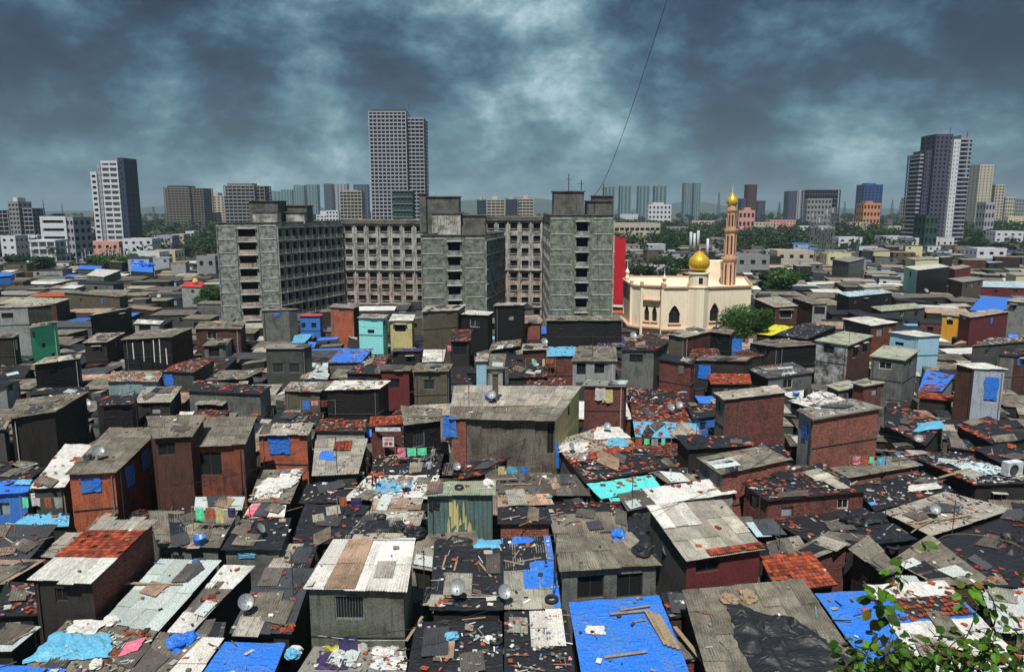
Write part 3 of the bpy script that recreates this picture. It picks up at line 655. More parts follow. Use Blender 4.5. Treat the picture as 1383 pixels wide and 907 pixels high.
h_('red walled house with bright white roof', '1137,430 1177,440 1213,435 1172,427', 45, .1, 'white', 'w_dgrey', Rt='w_orbr', win=[('R', .35, .4, 1.6, 1.4, 'shut'), ('R', .8, .4, .8, 1.0, 'shut')], td=0, ld=0)
h_('tall narrow house with blue door and brown side', '1287,491 1316,498 1363,499 1330,490', 68, .1, 'white', 'w_brown', Rt='w_lgrey', win=[('R', .62, .9, 1.2, 2.6, 'blue')], td=0, ld=0)
h_('plain maroon house with pale roof', '1294,424 1311,429 1364,421 1340,417', 34, .1, 'asbl', 'w_maroon', Rt='w_maroon', win=[], td=0, ld=0)
h_('bright orange cube with one dark window', '1271,425 1296,427 1304,420 1279,420', 20, .1, 'asbl', 'w_orangey', win=[('F', .5, .8, 1.1, .9, 'dark')], td=0, ld=0)
h_('hut under rumpled blue plastic behind the red tile strip', '1240,528 1272,528 1290,506 1250,500', 5, .4, 'bluet', 'w_pale', td=2, ld=0)
h_('low hut with a strip of orange tiles', '1239,537 1288,542 1289,534 1240,529', 12, .2, 'tile', 'w_dark', td=0)
h_('dark littered house behind the blue door house', '1311,468 1388,461 1378,455 1335,457', 35, .2, 'dark', 'w_dgrey', td=.2, ld=3)
h_('brown house with tiled roof at right edge', '1345,478 1371,481 1400,474 1368,469', 45, .3, 'mixt', 'w_grey', Rt='w_brown', td=.2, ld=1)
h_('broad black roof at the foot of the grey tower house', '1193,574 1250,602 1277,570 1198,540', 4, .5, 'black', 'w_dark', td=1.5, ld=1)
h_('black roof scattered with red tiles below the blue door house', '1290,574 1346,602 1402,588 1335,562', 8, .4, 'black', 'w_dark', td=1.8, ld=1)
h_('black tile-weighted roof at the right edge', '1312,604 1356,628 1402,622 1370,600', 10, .4, 'black', 'w_dark', td=1.8, ld=.5)
h_('long littered roof with pale blue and white sheets', '1233,617 1317,655 1400,652 1314,617', 14, .5, [(0, 1, 'black'), (.35, .95, 'pale', .25, .7)], 'w_dark', td=1, ld=5)
h_('long low brick hut with mossy grey sheets', '1121,632 1146,646 1247,628 1218,616', 10, .2, 'asb', 'w_brick', td=0, ld=.5)
h_('low black roof between the long brick hut and board roof', '1150,656 1182,690 1290,662 1248,636', 3, .3, 'black', 'w_dark', td=.6, ld=2.5)
h_('wide roof of pale worn boards and sheets', '1192,691 1258,724 1368,688 1276,664', 6, .4, 'asbl', 'w_dark', td=.1, ld=3)
h_('brick hut with black roof full of broken tiles', '1001,652 1036,676 1173,663 1108,624', 26, .4, 'mixt', 'w_dbrick', td=1.2, ld=3)
h_('black sheeted roof below the broken tile roof', '1040,702 1112,742 1240,728 1168,686', 4, .4, 'black', 'w_dark', td=1.0, ld=1.5)
h_('narrow slope of old grey sheets beside a dark gap', '1147,740 1197,778 1216,769 1172,723', 20, .5, 'asb', 'w_dark', td=0, ld=.4)
h_('long slope of old grey sheets behind the leafy branches', '1204,756 1264,790 1345,789 1254,722', 6, .5, [(0, 1, 'asb'), (.02, .4, 'black', .35, .8)], 'w_brown', td=.3, ld=.8)
h_('grey sheet lean-to left of the dark gap', '1072,742 1102,754 1150,735 1118,718', 8, .4, 'asb', 'w_dbrick', td=.1, ld=.4)
h_('smooth black roof with red tiles at the right edge', '1262,731 1345,793 1430,790 1384,690', 10, .5, 'black', 'w_dark', td=1.3, ld=.2)
h_('hut with orange tile patch in its grey roof', '1050,800 1131,790 1095,745 1025,752', 4, .6, 'tile', 'w_dark', td=0, ld=.6)
h_('grey sheet roof behind the orange tile patch', '1045,766 1100,756 1080,724 1035,732', 3, .4, 'asb', 'w_dark', td=.3, ld=1)
h_('small pale blue sheet roof beside the long white roof', '1021,724 1062,722 1045,704 1008,706', 5, .3, 'pale', 'w_dark', td=.8)
h_('large grey corrugated roof draped with black plastic', '960,930 1184,930 1085,782 921,797', z=3.4, rise=.7, roof='asb', wall='w_dark', td=.02, ld=.1)
h_('hut under a smooth sky blue sheet at lower right', '1170,897 1222,869 1171,797 1100,801', 5, .5, 'bluet', 'w_dark', td=.05)
h_('hut with white sheets and a patch of orange tiles on blue', '1235,892 1370,880 1275,783 1165,790', 6, .5, [(0, .45, 'whitet'), (.45, .78, 'bluet'), (.48, .76, 'tilew', .25, .95), (.78, 1, 'whitet')], 'w_dark', td=1.2, ld=.6)
h_('hut under pale green sheets at the right edge', '1345,852 1430,857 1400,795 1325,797', 5, .4, 'galv', 'w_dark', td=.8, ld=2)
h_('white sheeted hut in the bottom right corner', '1180,945 1420,945 1400,882 1228,897', z=2.8, rise=.3, roof='whitet', wall='w_dark', td=.5, ld=.6)
h_('roof under white sheeting where people stand', '463,675 580,673 594,641 497,642', 4, .3, 'whitet', 'w_dark', td=.7, ld=3)
h_('black roof of planks and scraps behind the people', '500,641 593,640 600,612 505,616', 3, .4, 'black', 'w_dark', td=.8, ld=5)
h_('black sheeted roof with rows of red tiles in lower middle', '393,733 470,735 500,682 412,680', 3, .4, 'black', 'w_dark', td=2.2, ld=1)
h_('narrow pale roof with rusty front edge left of the metal cabin', '500,690 568,688 572,673 505,675', 3, .3, [(0, .5, 'rust'), (.5, 1, 'asbl')], 'w_dark', td=1, ld=2)
h_('pale corrugated roof with black rags left of the metal cabin', '462,733 560,733 573,691 496,691', 3, .4, [(0, 1, 'asbl'), (.3, .7, 'black', .3, .75)], 'w_dark', td=.6, ld=2)
h_('tile-strewn pale strip roof above the black brick-strewn roof', '360,768 418,768 430,735 383,735', 3, .3, [(0, 1, 'asbl'), (0, 1, 'black', .6, 1)], 'w_dark', td=1.6, ld=1)
h_('black ribbed roof beside the pale roof with red patch', '403,680 462,678 482,652 414,653', 3, .3, 'black', 'w_dark', td=.5, ld=2)
# ---------------- middle left
h_('grey house with one small window at left edge', '-14,416 37,415 72,411 30,408', 62, .1, 'asbl', 'w_pale', Rt='w_dgrey', win=[('F', .4, .8, 1.6, .8, 'dark')], td=0)
h_('mint green rendered house front', '39,443 76,437 79,433 44,437', 44, .1, 'conc', 'w_mint', win=[('F', .45, 2.6, .6, .7, 'dark'), ('F', .8, 4.4, .6, .5, 'dark')], td=0)
h_('broad grey-green roofed house behind the grey house', '-4,410 76,409 95,403 20,401', 24, .3, 'mossy', 'w_brown', td=0, z0=3.2)
h_('dark hut with a white door leaf at left edge', '-22,457 17,456 28,450 -2,449', 36, .3, 'asb', 'w_dark', Rt='w_black', win=[('R', .6, .6, .9, 1.6, 'wdoor')], td=0)
h_('black open-sided shed with pale roof lip', '43,493 108,484 111,477 60,483', 38, .3, 'asbl', 'w_black', td=0, ld=2)
h_('bluish black roof at the left edge', '-14,512 33,510 43,493 -4,493', 3, .4, 'black', 'w_dark', td=.2, ld=.5)
h_('small pale hut below the bluish black roof', '-12,525 9,521 30,513 -6,512', 22, .2, 'black', 'w_pale', td=0)
h_('large dark hut with worn board roof and a dish', '10,566 75,556 121,528 22,540', 62, .5, 'asb', 'w_dark', Rt='w_black', win=[], td=0, ld=2)
h_('low pale roof stubs at the left edge', '-22,582 8,580 14,566 -12,566', 30, .3, 'asbl', 'w_dgrey', td=0, ld=2)
h_('thin black sheeted roof behind the large dark hut', '38,533 118,531 121,522 46,523', 3, .2, 'black', 'w_dark', td=.1)
h_('hut wrapped in glossy black plastic', '137,548 180,546 188,531 126,535', 36, .3, 'mixt', 'w_black', win=[], td=.2, ld=1)
h_('small hut with curved grey sheets', '175,544 231,543 246,522 197,523', 22, .4, 'asbl', 'w_dark', td=0)
h_('blue-grey sided hut with rusty littered roof', '143,515 213,515 223,501 151,502', 13, .3, 'rust', 'w_bluegr', win=[], td=.8, ld=5)
h_('greenish hut with red and white tiled roof', '215,502 262,503 292,485 246,488', 20, .4, 'tilew', 'w_dgrey', td=.2, ld=4, win=[('F', .2, .3, 1.2, 1.6, 'blue')])
h_('large black shed braced by pale poles', '162,459 232,455 262,442 190,446', 40, .4, 'asb', 'w_black', Rt='w_brown', win=[], td=0)
h_('dark hut with a round vent and pale rags on roof', '111,463 145,462 169,449 131,450', 28, .3, 'asbl', 'w_dark', td=0, ld=3)
h_('dark shed with thin sloping roof line', '120,426 173,418 180,415 136,420', 30, .2, 'asbl', 'w_black', Rt='w_dark', td=0)
h_('little white hut with a broad dark opening', '180,437 216,438 222,433 186,431', 13, .2, 'white', 'w_pale', win=[('F', .4, .3, 2.2, 1.0, 'dark')], td=0)
h_('long olive walled house with grey roof', '85,395 161,401 174,398 95,392', 22, .2, 'asb', 'w_olive', win=[('F', .3, 1, .9, 1, 'wood'), ('F', .7, .7, .8, 1.2, 'blue')], td=0, z0=3.2)
h_('long maroon-brown house behind the small pale hut', '262,444 326,444 333,434 270,434', 30, .3, 'asb', 'w_brown', win=[('F', .35, .5, 1.6, 1.1, 'frame')], td=0)
h_('small pale hut with dark doorway near the block', '273,467 306,466 320,450 294,449', 16, .3, 'asb', 'w_grey', Rt='w_pale', win=[('F', .45, .3, 1.6, 1.4, 'dark')], td=0)
h_('tile-strewn black roof left of the flat grey house', '262,501 302,500 322,482 255,484', 4, .4, 'mixt', 'w_dark', td=.5, ld=2)
h_('low brown roof above the pale gabled wall', '256,514 330,512 357,500 290,500', 3, .3, 'asb', 'w_dark', td=.1, ld=1)
h_('long grey gabled hut with tiles and black sheet', '252,528 352,532 368,521 265,514', 24, .3, 'mixt', 'w_grey', Rt='w_pale', win=[], td=.6, ld=1)
h_('low pale roof in front of the gabled hut', '262,546 301,547 316,534 277,536', 10, .3, 'asbl', 'w_dark', td=0)
h_('red tiled lean-to behind the brown-orange hut', '258,571 291,571 313,554 270,553', 5, .3, 'tilew', 'w_dark', td=0)
h_('dark grey flat roofed house with two barred windows', '356,470 409,470 424,465 364,464', 44, .1, 'conc', 'w_dgrey', win=[('F', .3, 2.0, 1.5, 1.3, 'bars'), ('F', .75, 2.0, 1.5, 1.3, 'bars')], td=0)
h_('smoke-stained concrete cube at the foot of the block', '351,419 390,418 404,417 365,415', 40, .05, 'conc', 'w_grey', Rt='w_dgrey', win=[], td=0)
h_('royal blue walled house', '403,427 433,427 437,424 408,424', 24, .1, 'redsheet', 'w_blue', win=[('F', .13, 1.2, .9, .9, 'dark'), ('F', .68, 1.2, .9, .9, 'dark')], td=0)
h_('light blue sheeted lean-to below the blue house', '394,463 411,463 423,451 398,451', 3, .3, 'cyant', 'w_dark', td=0)
h_('narrow orange-red two-storey house', '444,414 478,416 487,412 452,410', 40, .1, 'conc', 'w_orange', Rt='w_dark', win=[('F', .5, .4, 1.0, .5, 'shut'), ('F', .55, 3.0, 1.2, 1.2, 'blue')], td=0)
h_('aqua painted two-storey house', '482,429 518,430 525,425 490,424', 48, .1, 'asbl', 'w_aqua', win=[('F', .5, 1.8, 1.1, .6, 'dark')], td=0)
h_('khaki yellow house with two grilled windows', '525,433 558,433 561,425 530,424', 42, .1, 'white', 'w_yellow', win=[('F', .45, .6, 1.9, 1.2, 'hood'), ('F', .55, 4.2, 2.0, .9, 'hood')], td=0)
h_('hut under wrinkled deep blue plastic in mid view', '441,490 488,489 504,470 461,471', 10, .5, 'bluet', 'w_grey', td=1.5, ld=.4)
h_('black roof with red tiles below the aqua house', '466,504 513,505 528,478 505,478', 13, .4, 'mixt', 'w_dark', td=1, ld=2)
h_('hut with ribbed pale green-white roof', '405,511 443,512 443,490 419,490', 6, .5, 'galv', 'w_lblue', td=0, ld=.6)
h_('brown walled hut with white littered roof', '381,528 433,529 450,516 392,516', 28, .3, 'asbl', 'w_olive', Rt='w_black', win=[], td=1.5, ld=5)
h_('long black walled hut with white sheeted roof', '438,527 513,525 528,514 452,514', 40, .3, 'white', 'w_black', win=[], td=.8, ld=1.5)
h_('maroon walled hut with grey roof', '512,501 554,501 561,494 518,492', 46, .2, 'asb', 'w_maroon', win=[('F', .45, .9, 1.3, 1.1, 'dark')], td=0, ld=1)
h_('sooty brown hut with a barred window', '556,502 606,502 612,491 562,491', 46, .2, 'asb', 'w_olive', win=[('F', .45, .9, 1.3, 1.2, 'bars')], td=.3, ld=1)
h_('dark hut with purple-black roof beside yellow house', '528,475 568,474 573,470 533,470', 17, .2, 'purpt', 'w_dark', td=0)
h_('hut with two bright white roof sheets', '570,489 599,488 602,472 572,472', 4, .4, 'white', 'w_lblue', td=0)
h_('tall brown-black windowless house', '569,421 619,419 630,411 575,413', 56, .3, 'asbl', 'w_olive', Rt='w_black', win=[], td=0, z0=2.6)
h_('black fronted house with a blue window frame', '618,424 660,426 667,421 623,418', 46, .1, 'white', 'w_black', win=[('F', .55, .7, 1.8, 1.3, 'glass')], td=0)
h_('little lean-to with red and blue patterned roof', '607,461 635,461 638,445 612,445', 32, .4, 'mixt', 'w_dark', win=[('F', .5, .4, 2, 1.6, 'dark')], td=3)
h_('tall black hut with a grey side', '666,413 707,412 711,409 671,409', 50, .1, 'asbl', 'w_black', L='w_grey', win=[('F', .6, 1.6, 1.0, .9, 'shut')], td=0)
h_('small brick base hut at the foot of the block', '706,436 731,436 733,433 709,433', 20, .1, 'conc', 'w_brick', win=[], td=0)
h_('plain grey sheet roof left of the satellite dish', '660,474 703,467 704,458 665,462', 3, .3, 'asb', 'w_dark', td=.3, ld=2)
h_('narrow hut with brown corrugated roof and pale wall', '656,498 681,498 684,478 662,478', 24, .4, 'asb', 'w_pale', td=0)
h_('slim blue-green walled hut left of brown roof hut', '641,488 659,488 661,477 645,477', 30, .2, 'asbl', 'w_lblue', td=.4, ld=2)
h_('tile-strewn roof with a white dish in mid view', '686,510 740,509 740,489 692,488', 9, .4, 'mixt', 'w_dark', td=.5, ld=1)
h_('brown hut with short ribbed roof', '704,473 740,472 739,464 706,464', 20, .2, 'asbl', 'w_brown', td=0)
h_('dark brick hut with light blue sheeting on top', '738,481 776,480 778,468 741,468', 29, .3, 'cyant', 'w_dbrick', win=[], td=0)
h_('cream walled hut with brown ribbed roof', '771,488 834,488 832,468 782,467', 32, .4, 'asb', 'w_pale', L='w_dark', win=[('F', .2, .2, 1.2, 1.5, 'dark'), ('F', .62, .25, 1.3, 1.3, 'dark')], td=0)
h_('tall brick hut with laundry on its wall', '786,520 845,521 850,515 792,513', 54, .1, 'conc', 'w_dbrick', win=[], td=0)
h_('strip of patchy orange roof behind the grey hall', '710,521 765,520 765,510 712,510', 3, .2, 'tilew', 'w_dark', td=0, ld=2)
h_('wide black stall row below the green-grey block', '736,433 842,433 836,426 741,426', 34, .2, 'asb', 'w_black', Rt='w_dark', win=[], td=0, ld=1)
h_('small brown ribbed roof amid the black stalls', '767,456 800,456 798,442 767,442', 4, .3, 'asb', 'w_dark', td=0)
h_('roof heaped with purple-black plastic', '805,470 846,468 842,452 810,453', 3, .4, 'purpt', 'w_dark', td=.1, ld=2)
h_('grey two-storey house with tile-strewn roof', '837,473 885,473 905,461 850,460', 50, .3, 'mixt', 'w_grey', Rt='w_dgrey', win=[('F', .45, .5, 1.7, 1.0, 'dark'), ('F', .6, 4.0, 1.6, .9, 'frame')], td=.2)
h_('low roof with many red tiles behind the grey two-storey house', '862,463 919,461 923,452 870,450', 4, .3, 'mixt', 'w_dark', td=.2)
h_('brown brick hut under a saggy black sheet', '888,485 935,492 941,484 900,477', 40, .3, 'black', 'w_dbrick', win=[], td=0)
h_('plain brown walled house near the mosque', '901,451 925,456 962,447 937,441', 30, .1, 'asbl', 'w_olive', Rt='w_brown', win=[], td=0)
h_('dark house beside the leafy tree', '958,448 987,452 993,446 964,441', 27, .1, 'asb', 'w_black', td=0)
h_('roof mound of red tiles left of blue hanging sheet', '930,482 975,484 970,470 935,471', 8, .4, 'tilew', 'w_dbrick', td=0)
h_('long narrow roof of rough red tiles', '978,486 1030,481 1053,470 1000,473', 12, .4, 'tilew', 'w_dark', td=0)
h_('low hut with bright orange tiled roof', '960,519 1015,519 1013,505 954,505', 12, .5, 'tile', 'w_dark', td=0)
h_('dark brown hut behind the bright orange tiles', '935,487 1008,488 1020,481 950,480', 32, .2, 'dark', 'w_dark', win=[('F', .2, .6, 1.6, 1.9, 'blue')], td=0)
h_('grey hut with black and white littered roof', '1008,498 1037,511 1100,503 1070,489', 18, .2, 'dcorr', 'w_dgrey', Rt='w_grey', win=[('R', .45, .4, 1.5, 1.2, 'frame')], td=.2, ld=3)
h_('black walled hut with pale grey roof in mid right', '1010,463 1052,469 1106,465 1060,457', 27, .2, 'asb', 'w_dark', Rt='w_black', td=0)
h_('roof under bright yellow sheeting', '1020,450 1042,453 1072,441 1047,438', 5, .2, 'yellowt', 'w_dark', td=0)
h_('roof under dark blue-black sheeting beside the yellow one', '1046,452 1090,458 1131,440 1086,436', 8, .3, 'black', 'w_dark', td=.1, ld=1)
h_('red-brown house right of the leafy tree', '1018,403 1046,415 1079,413 1053,400', 28, .2, 'asbl', 'w_brown', Rt='w_brown', win=[('R', .5, .6, 2.4, 1.6, 'hood')], td=0)
h_('brown house with white gable and window', '1069,402 1097,411 1119,410 1094,399', 24, .2, 'asb', 'w_brown', Rt='w_pale', win=[('R', .5, .5, 2.0, 1.5, 'dark')], td=0)
h_('low flat roof beside the white roofed red house', '1176,414 1190,420 1251,415 1235,409', 12, .1, 'mossy', 'w_dgrey', td=0)
h_('wide black walled house with pale cyan roof', '1130,395 1147,401 1206,395 1190,390', 24, .1, 'pale', 'w_black', td=0)
h_('corner house with pale mint side and black front', '1221,360 1239,365 1283,360 1268,356', 34, .1, 'white', 'w_lmint', Rt='w_black', win=[('F', .5, .8, 1.6, 1.4, 'dark'), ('F', .5, 4.6, 1.6, 1.4, 'dark')], td=0)
h_('maroon box right of the mint corner house', '1280,361 1290,364 1312,360 1300,357', 18, .1, 'asbl', 'w_maroon', td=0)
h_('pale yellow upper house behind the mint corner house', '1223,348 1236,351 1269,350 1256,346', 13, .1, 'asbl', 'w_lyellow', td=0)
h_('small pale yellow block with a blue tank', '1165,336 1180,339 1203,338 1190,334', 15, .1, 'conc', 'w_lyellow', td=0)
h_('sloping grey box house in mid right', '1124,350 1147,354 1168,349 1150,346', 22, .1, 'conc', 'w_grey', td=0)
h_('olive grey house right of the mint corner house', '1280,376 1300,381 1329,377 1310,373', 22, .1, 'conc', 'w_olive', td=0)
h_('wide roof draped in bright blue plastic at right edge', '1309,419 1350,420 1410,403 1325,400', 4, .6, 'bluet', 'w_dark', td=0)
h_('white sheeted house at the right edge', '1358,406 1386,409 1406,404 1375,401', 40, .2, 'asbl', 'w_pale', td=0)
h_('long dark house row with blue edged roof', '1278,386 1385,389 1405,380 1300,379', 12, .2, 'pale', 'w_maroon', td=0)
h_('pale yellow house at the right edge', '1358,368 1372,372 1400,371 1386,367', 16, .1, 'asbl', 'w_lyellow', td=0)
h_('hut topped with a heap of blue plastic', '176,366 207,368 206,357 180,357', 6, .6, 'bluet', 'w_dark', td=0)
h_('grey house with pale sloping roof in upper left', '116,372 140,374 163,365 131,363', 12, .1, 'white', 'w_grey', td=0)
h_('house with deep blue awning at the left edge', '-12,374 15,372 20,369 -2,368', 10, .1, 'bluet', 'w_blue', td=0)
h_('white walled hut with bright red roof', '244,387 272,388 276,381 250,380', 24, .2, 'redsheet', 'w_pale', td=0)
h_('small blue roofed shelter by the trees', '104,363 136,364 138,359 108,358', 8, .2, 'bluet', 'w_dgrey', td=0)
# ================================================================ landmarks: blocks, towers, mosque, trees
RES = []      # reserved plan polygons (list of Vectors)
ANCH = []     # (nick, x, y) used for relative labels
def pt2(p): return Vector((p.x, p.y, 0))
def facade(mb, A, B, zb, zt, rows, cols, wm, back, fz=.28, wz=.5, cw=.5, depth=.4, n=None, skip=(), top=1.0):
    """regular window grid; returns list of (centre, w, h, n)"""
    Ld = (pt2(B)-pt2(A)).length; ops = []; out = []
    fh = (zt-top-zb)/rows
    for c in range(cols):
        bw = Ld/cols; w = bw*cw; s0 = bw*c+(bw-w)/2
        for r in range(rows):
            if (r, c) in skip: continue
            z0 = zb+fh*r+fh*fz; ops.append((s0, s0+w, z0, z0+fh*wz))
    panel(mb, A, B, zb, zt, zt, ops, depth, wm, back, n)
    t = (pt2(B)-pt2(A)).normalized()
    for o in ops: out.append((pt2(A)+t*((o[0]+o[1])/2)+Vector((0, 0, (o[2]+o[3])/2)), o[1]-o[0], o[3]-o[2]))
    return out
def out_n(A, B, cen):
    t = (pt2(B)-pt2(A)).normalized(); n = Vector((t.y, -t.x, 0))
    return n if n.dot((pt2(A)+pt2(B))/2-pt2(cen)) > 0 else -n
def box_building(name, label, A, B, dm, zt, faces, roofmat='conc', cat='building', group=None, wins=True, style='apt', slabcol='slab', zb=0, top=1.0, maxwin=100, parapet=True, sidekw=None):
    """A,B = front bottom edge; dm = depth away; faces dict F,R,L,B -> (mat, rows, cols, kwargs) """
    A = pt2(A); B = pt2(B); t = (B-A).normalized(); nb = Vector((-t.y, t.x, 0))
    if nb.y < 0: nb = -nb
    Dv, Cv = A+nb*dm, B+nb*dm; cen = (A+B+Cv+Dv)/4
    root = empty(name, cen, label, cat, group); RES.append([A-t*.5, B+t*.5, Cv, Dv])
    A, B, Cv, Dv = [p-cen for p in (A, B, Cv, Dv)]; O = Vector()
    mats = []; mb = MB(); W_ = []
    def mi(k):
        if k not in mats: mats.append(k)
        return mats.index(k)
    for key, (p, q) in dict(F=(A, B), R=(B, Cv), B=(Cv, Dv), L=(Dv, A)).items():
        n = out_n(p, q, O); spec = faces.get(key) or (faces['F'][0], 0, 0, {})
        m, rows, cols, kw = spec
        if rows:
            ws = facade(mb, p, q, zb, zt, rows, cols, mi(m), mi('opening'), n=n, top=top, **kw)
            W_ += [(c, w, h, n, kw.get('depth', .4)) for c, w, h in ws]
        else: panel(mb, p, q, zb, zt, zt, (), .1, mi(m), n=n)
    hgt = .12
    mb2 = MB(); z = zt-(.5 if parapet else 0)
    mb.face([Vector((p.x, p.y, z)) for p in (A, B, Cv, Dv)], mi=mi(roofmat), uv=[(p.x, p.y) for p in (A, B, Cv, Dv)])
    mb.build('wall', [MAT(k) for k in mats], root)
    if wins and W_:
        W_.sort(key=lambda a: -a[0].z)
        first = W_[:maxwin]; rest = W_[maxwin:]
        for c, w, h, n, dp in first:
            add_window(root, c-n*(dp-.02), math.atan2(n.x, -n.y), w, h, style)
        if rest:
            me = MB()
            for c, w, h, n, dp in rest:
                tt = Vector((-n.y, n.x, 0)); p = c-n*(dp-.03)
                me.face([p-tt*w/2-Vector((0, 0, h/2)), p+tt*w/2-Vector((0, 0, h/2)), p+tt*w/2+Vector((0, 0, h/2)), p-tt*w/2+Vector((0, 0, h/2))])
            tag(me.build('windows', MAT('opening'), root), kind='stuff')
    return root, (A, B, Cv, Dv, cen)
def add_box(root, name, c, size, mat, rot=0):
    mb = MB(); mb.box(c, size, rot=rot); return mb.build(name, MAT(mat), root)
# ---- grey housing block: left wing
A0, A1, A2 = D(291, 301, 150), D(373, 301, 150), D(461, 299, 184)
def wing(name, label, p0, p1, zt, endspec, sidespec, length, slotx, floors, stairs, ledges=True):
    """end face p0->p1 towards the camera with an open stair slot; long side runs back"""
    root, (a, b, c, d, cen) = box_building('apartment_block', label, p0, p1, length, zt, {'F': endspec, 'R': sidespec, 'L': sidespec}, 'conc', 'apartment block', style='apt', top=.6)
    return root, a, b, c, d, cen
def stair_end(root, a, b, cen, zt, nfl, s0, s1, fh, pan):
    """open landings: recess strip between s0..s1 of the end face with pale landing slabs and half-height parapets"""
    t = (b-a).normalized(); Ld = (b-a).length; n = out_n(a, b, Vector())
    for f in range(nfl):
        z = zt-.9-fh*(f+1)
        mb = MB(); c = a+t*((s0+s1)/2*Ld)+n*.12+Vector((0, 0, z+fh-.18)); ang = math.atan2(t.y, t.x)
        mb.box(c, ((s1-s0)*Ld+.5, .5, .2), rot=ang); mb.build('landing_slab', MAT('slab'), root)
        mb = MB(); c = a+t*((s0+s1)/2*Ld)-n*.06+Vector((0, 0, z+.42))
        mb.box(c, ((s1-s0)*Ld-.02, .12, .84), rot=ang); mb.build('parapet', MAT('ap_pink' if pan == 'ap_panel' else 'ap_panel'), root)
    for s in (s0-.045, s1+.045, .01, .99):
        mb = MB(); mb.box(a+t*(s*Ld)+n*.09+Vector((0, 0, zt/2-.3)), (.28 if .05 < s < .95 else .2, .2, zt-.7), rot=math.atan2(t.y, t.x)); mb.build('pilaster', MAT(pan), root)
    for f in range(nfl+1):
        z = zt-.6-fh*f
        for sa, sb in ((.02, s0-.08), (s1+.08, .98)):
            if z < .3: continue
            mb = MB(); mb.box(a+t*((sa+sb)/2*Ld)+n*.04+Vector((0, 0, z)), ((sb-sa)*Ld, .1, .13), rot=math.atan2(t.y, t.x)); mb.build('floor_band', MAT('slab'), root)
def end_ops(nfl, zt, fh, Ld, s0, s1):
    return nfl
def apt(label, p0, p1, zt, length, s0, s1, nfl, pan, side, sidecols, far_c=None):
    p0 = pt2(p0); p1 = pt2(p1); t = (p1-p0).normalized(); nb = Vector((-t.y, t.x, 0)); nb = nb if nb.y > 0 else -nb
    q1 = pt2(far_c) if far_c else p1+nb*length; q0 = q1+(p0-p1); cen = (p0+p1+q0+q1)/4
    root = empty('apartment_block', cen, label, 'apartment block'); RES.append([p0, p1, q1, q0])
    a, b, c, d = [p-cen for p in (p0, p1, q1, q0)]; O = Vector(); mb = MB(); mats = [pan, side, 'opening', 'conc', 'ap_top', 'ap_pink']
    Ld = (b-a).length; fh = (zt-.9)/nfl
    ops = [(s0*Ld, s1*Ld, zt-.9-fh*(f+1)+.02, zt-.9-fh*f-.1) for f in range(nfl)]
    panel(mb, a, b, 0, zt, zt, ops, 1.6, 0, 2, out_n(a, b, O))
    W_ = []
    for (p, q) in ((b, c), (d, a)):
        n = out_n(p, q, O); zc = [0, zt]
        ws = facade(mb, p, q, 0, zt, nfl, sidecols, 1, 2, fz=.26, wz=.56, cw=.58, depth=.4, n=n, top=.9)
        if p is b: W_ = [(x, w, h, n) for x, w, h in ws]
    panel(mb, c, d, 0, zt, zt, (), .1, 1, n=out_n(c, d, O))
    mb.face([Vector((p.x, p.y, zt-.4)) for p in (a, b, c, d)], mi=3, uv=[(p.x, p.y) for p in (a, b, c, d)])
    mb.build('wall', [MAT(k) for k in mats], root)
    for cc, w, h, n in W_: add_window(root, cc-n*.38, math.atan2(n.x, -n.y), w, h, 'apt')
    # fins and floor bands on the long side facing the camera's right
    n = out_n(b, c, O); t2 = (c-b).normalized(); L2 = (c-b).length; ang = math.atan2(t2.y, t2.x)
    for k in range(sidecols+1):
        m_ = MB(); m_.box(b+t2*(min(max(L2*k/sidecols, .16), L2-.16))+n*.13+Vector((0, 0, zt/2-.5)), (.24, .26, zt-1.2), rot=ang); m_.build('pilaster', MAT(side), root)
    for f in range(nfl):
        m_ = MB(); m_.box(b+t2*(L2/2)+n*.2+Vector((0, 0, zt-.9-fh*f-.1)), (L2-.1, .42, .12), rot=ang); m_.build('floor_band', MAT('ap_side'), root)
    stair_end(root, a, b, cen, zt, nfl, s0, s1, fh, pan)
    m_ = MB()   # parapet cap
    for (p, q) in ((a, b), (b, c), (c, d), (d, a)):
        tt = (q-p).normalized(); m_.box((p+q)/2+Vector((0, 0, zt+.07)), ((q-p).length+.3, .34, .16), rot=math.atan2(tt.y, tt.x))
    m_.build('roof_edge', MAT('ap_top'), root)
    return root, a, b, c, d, cen
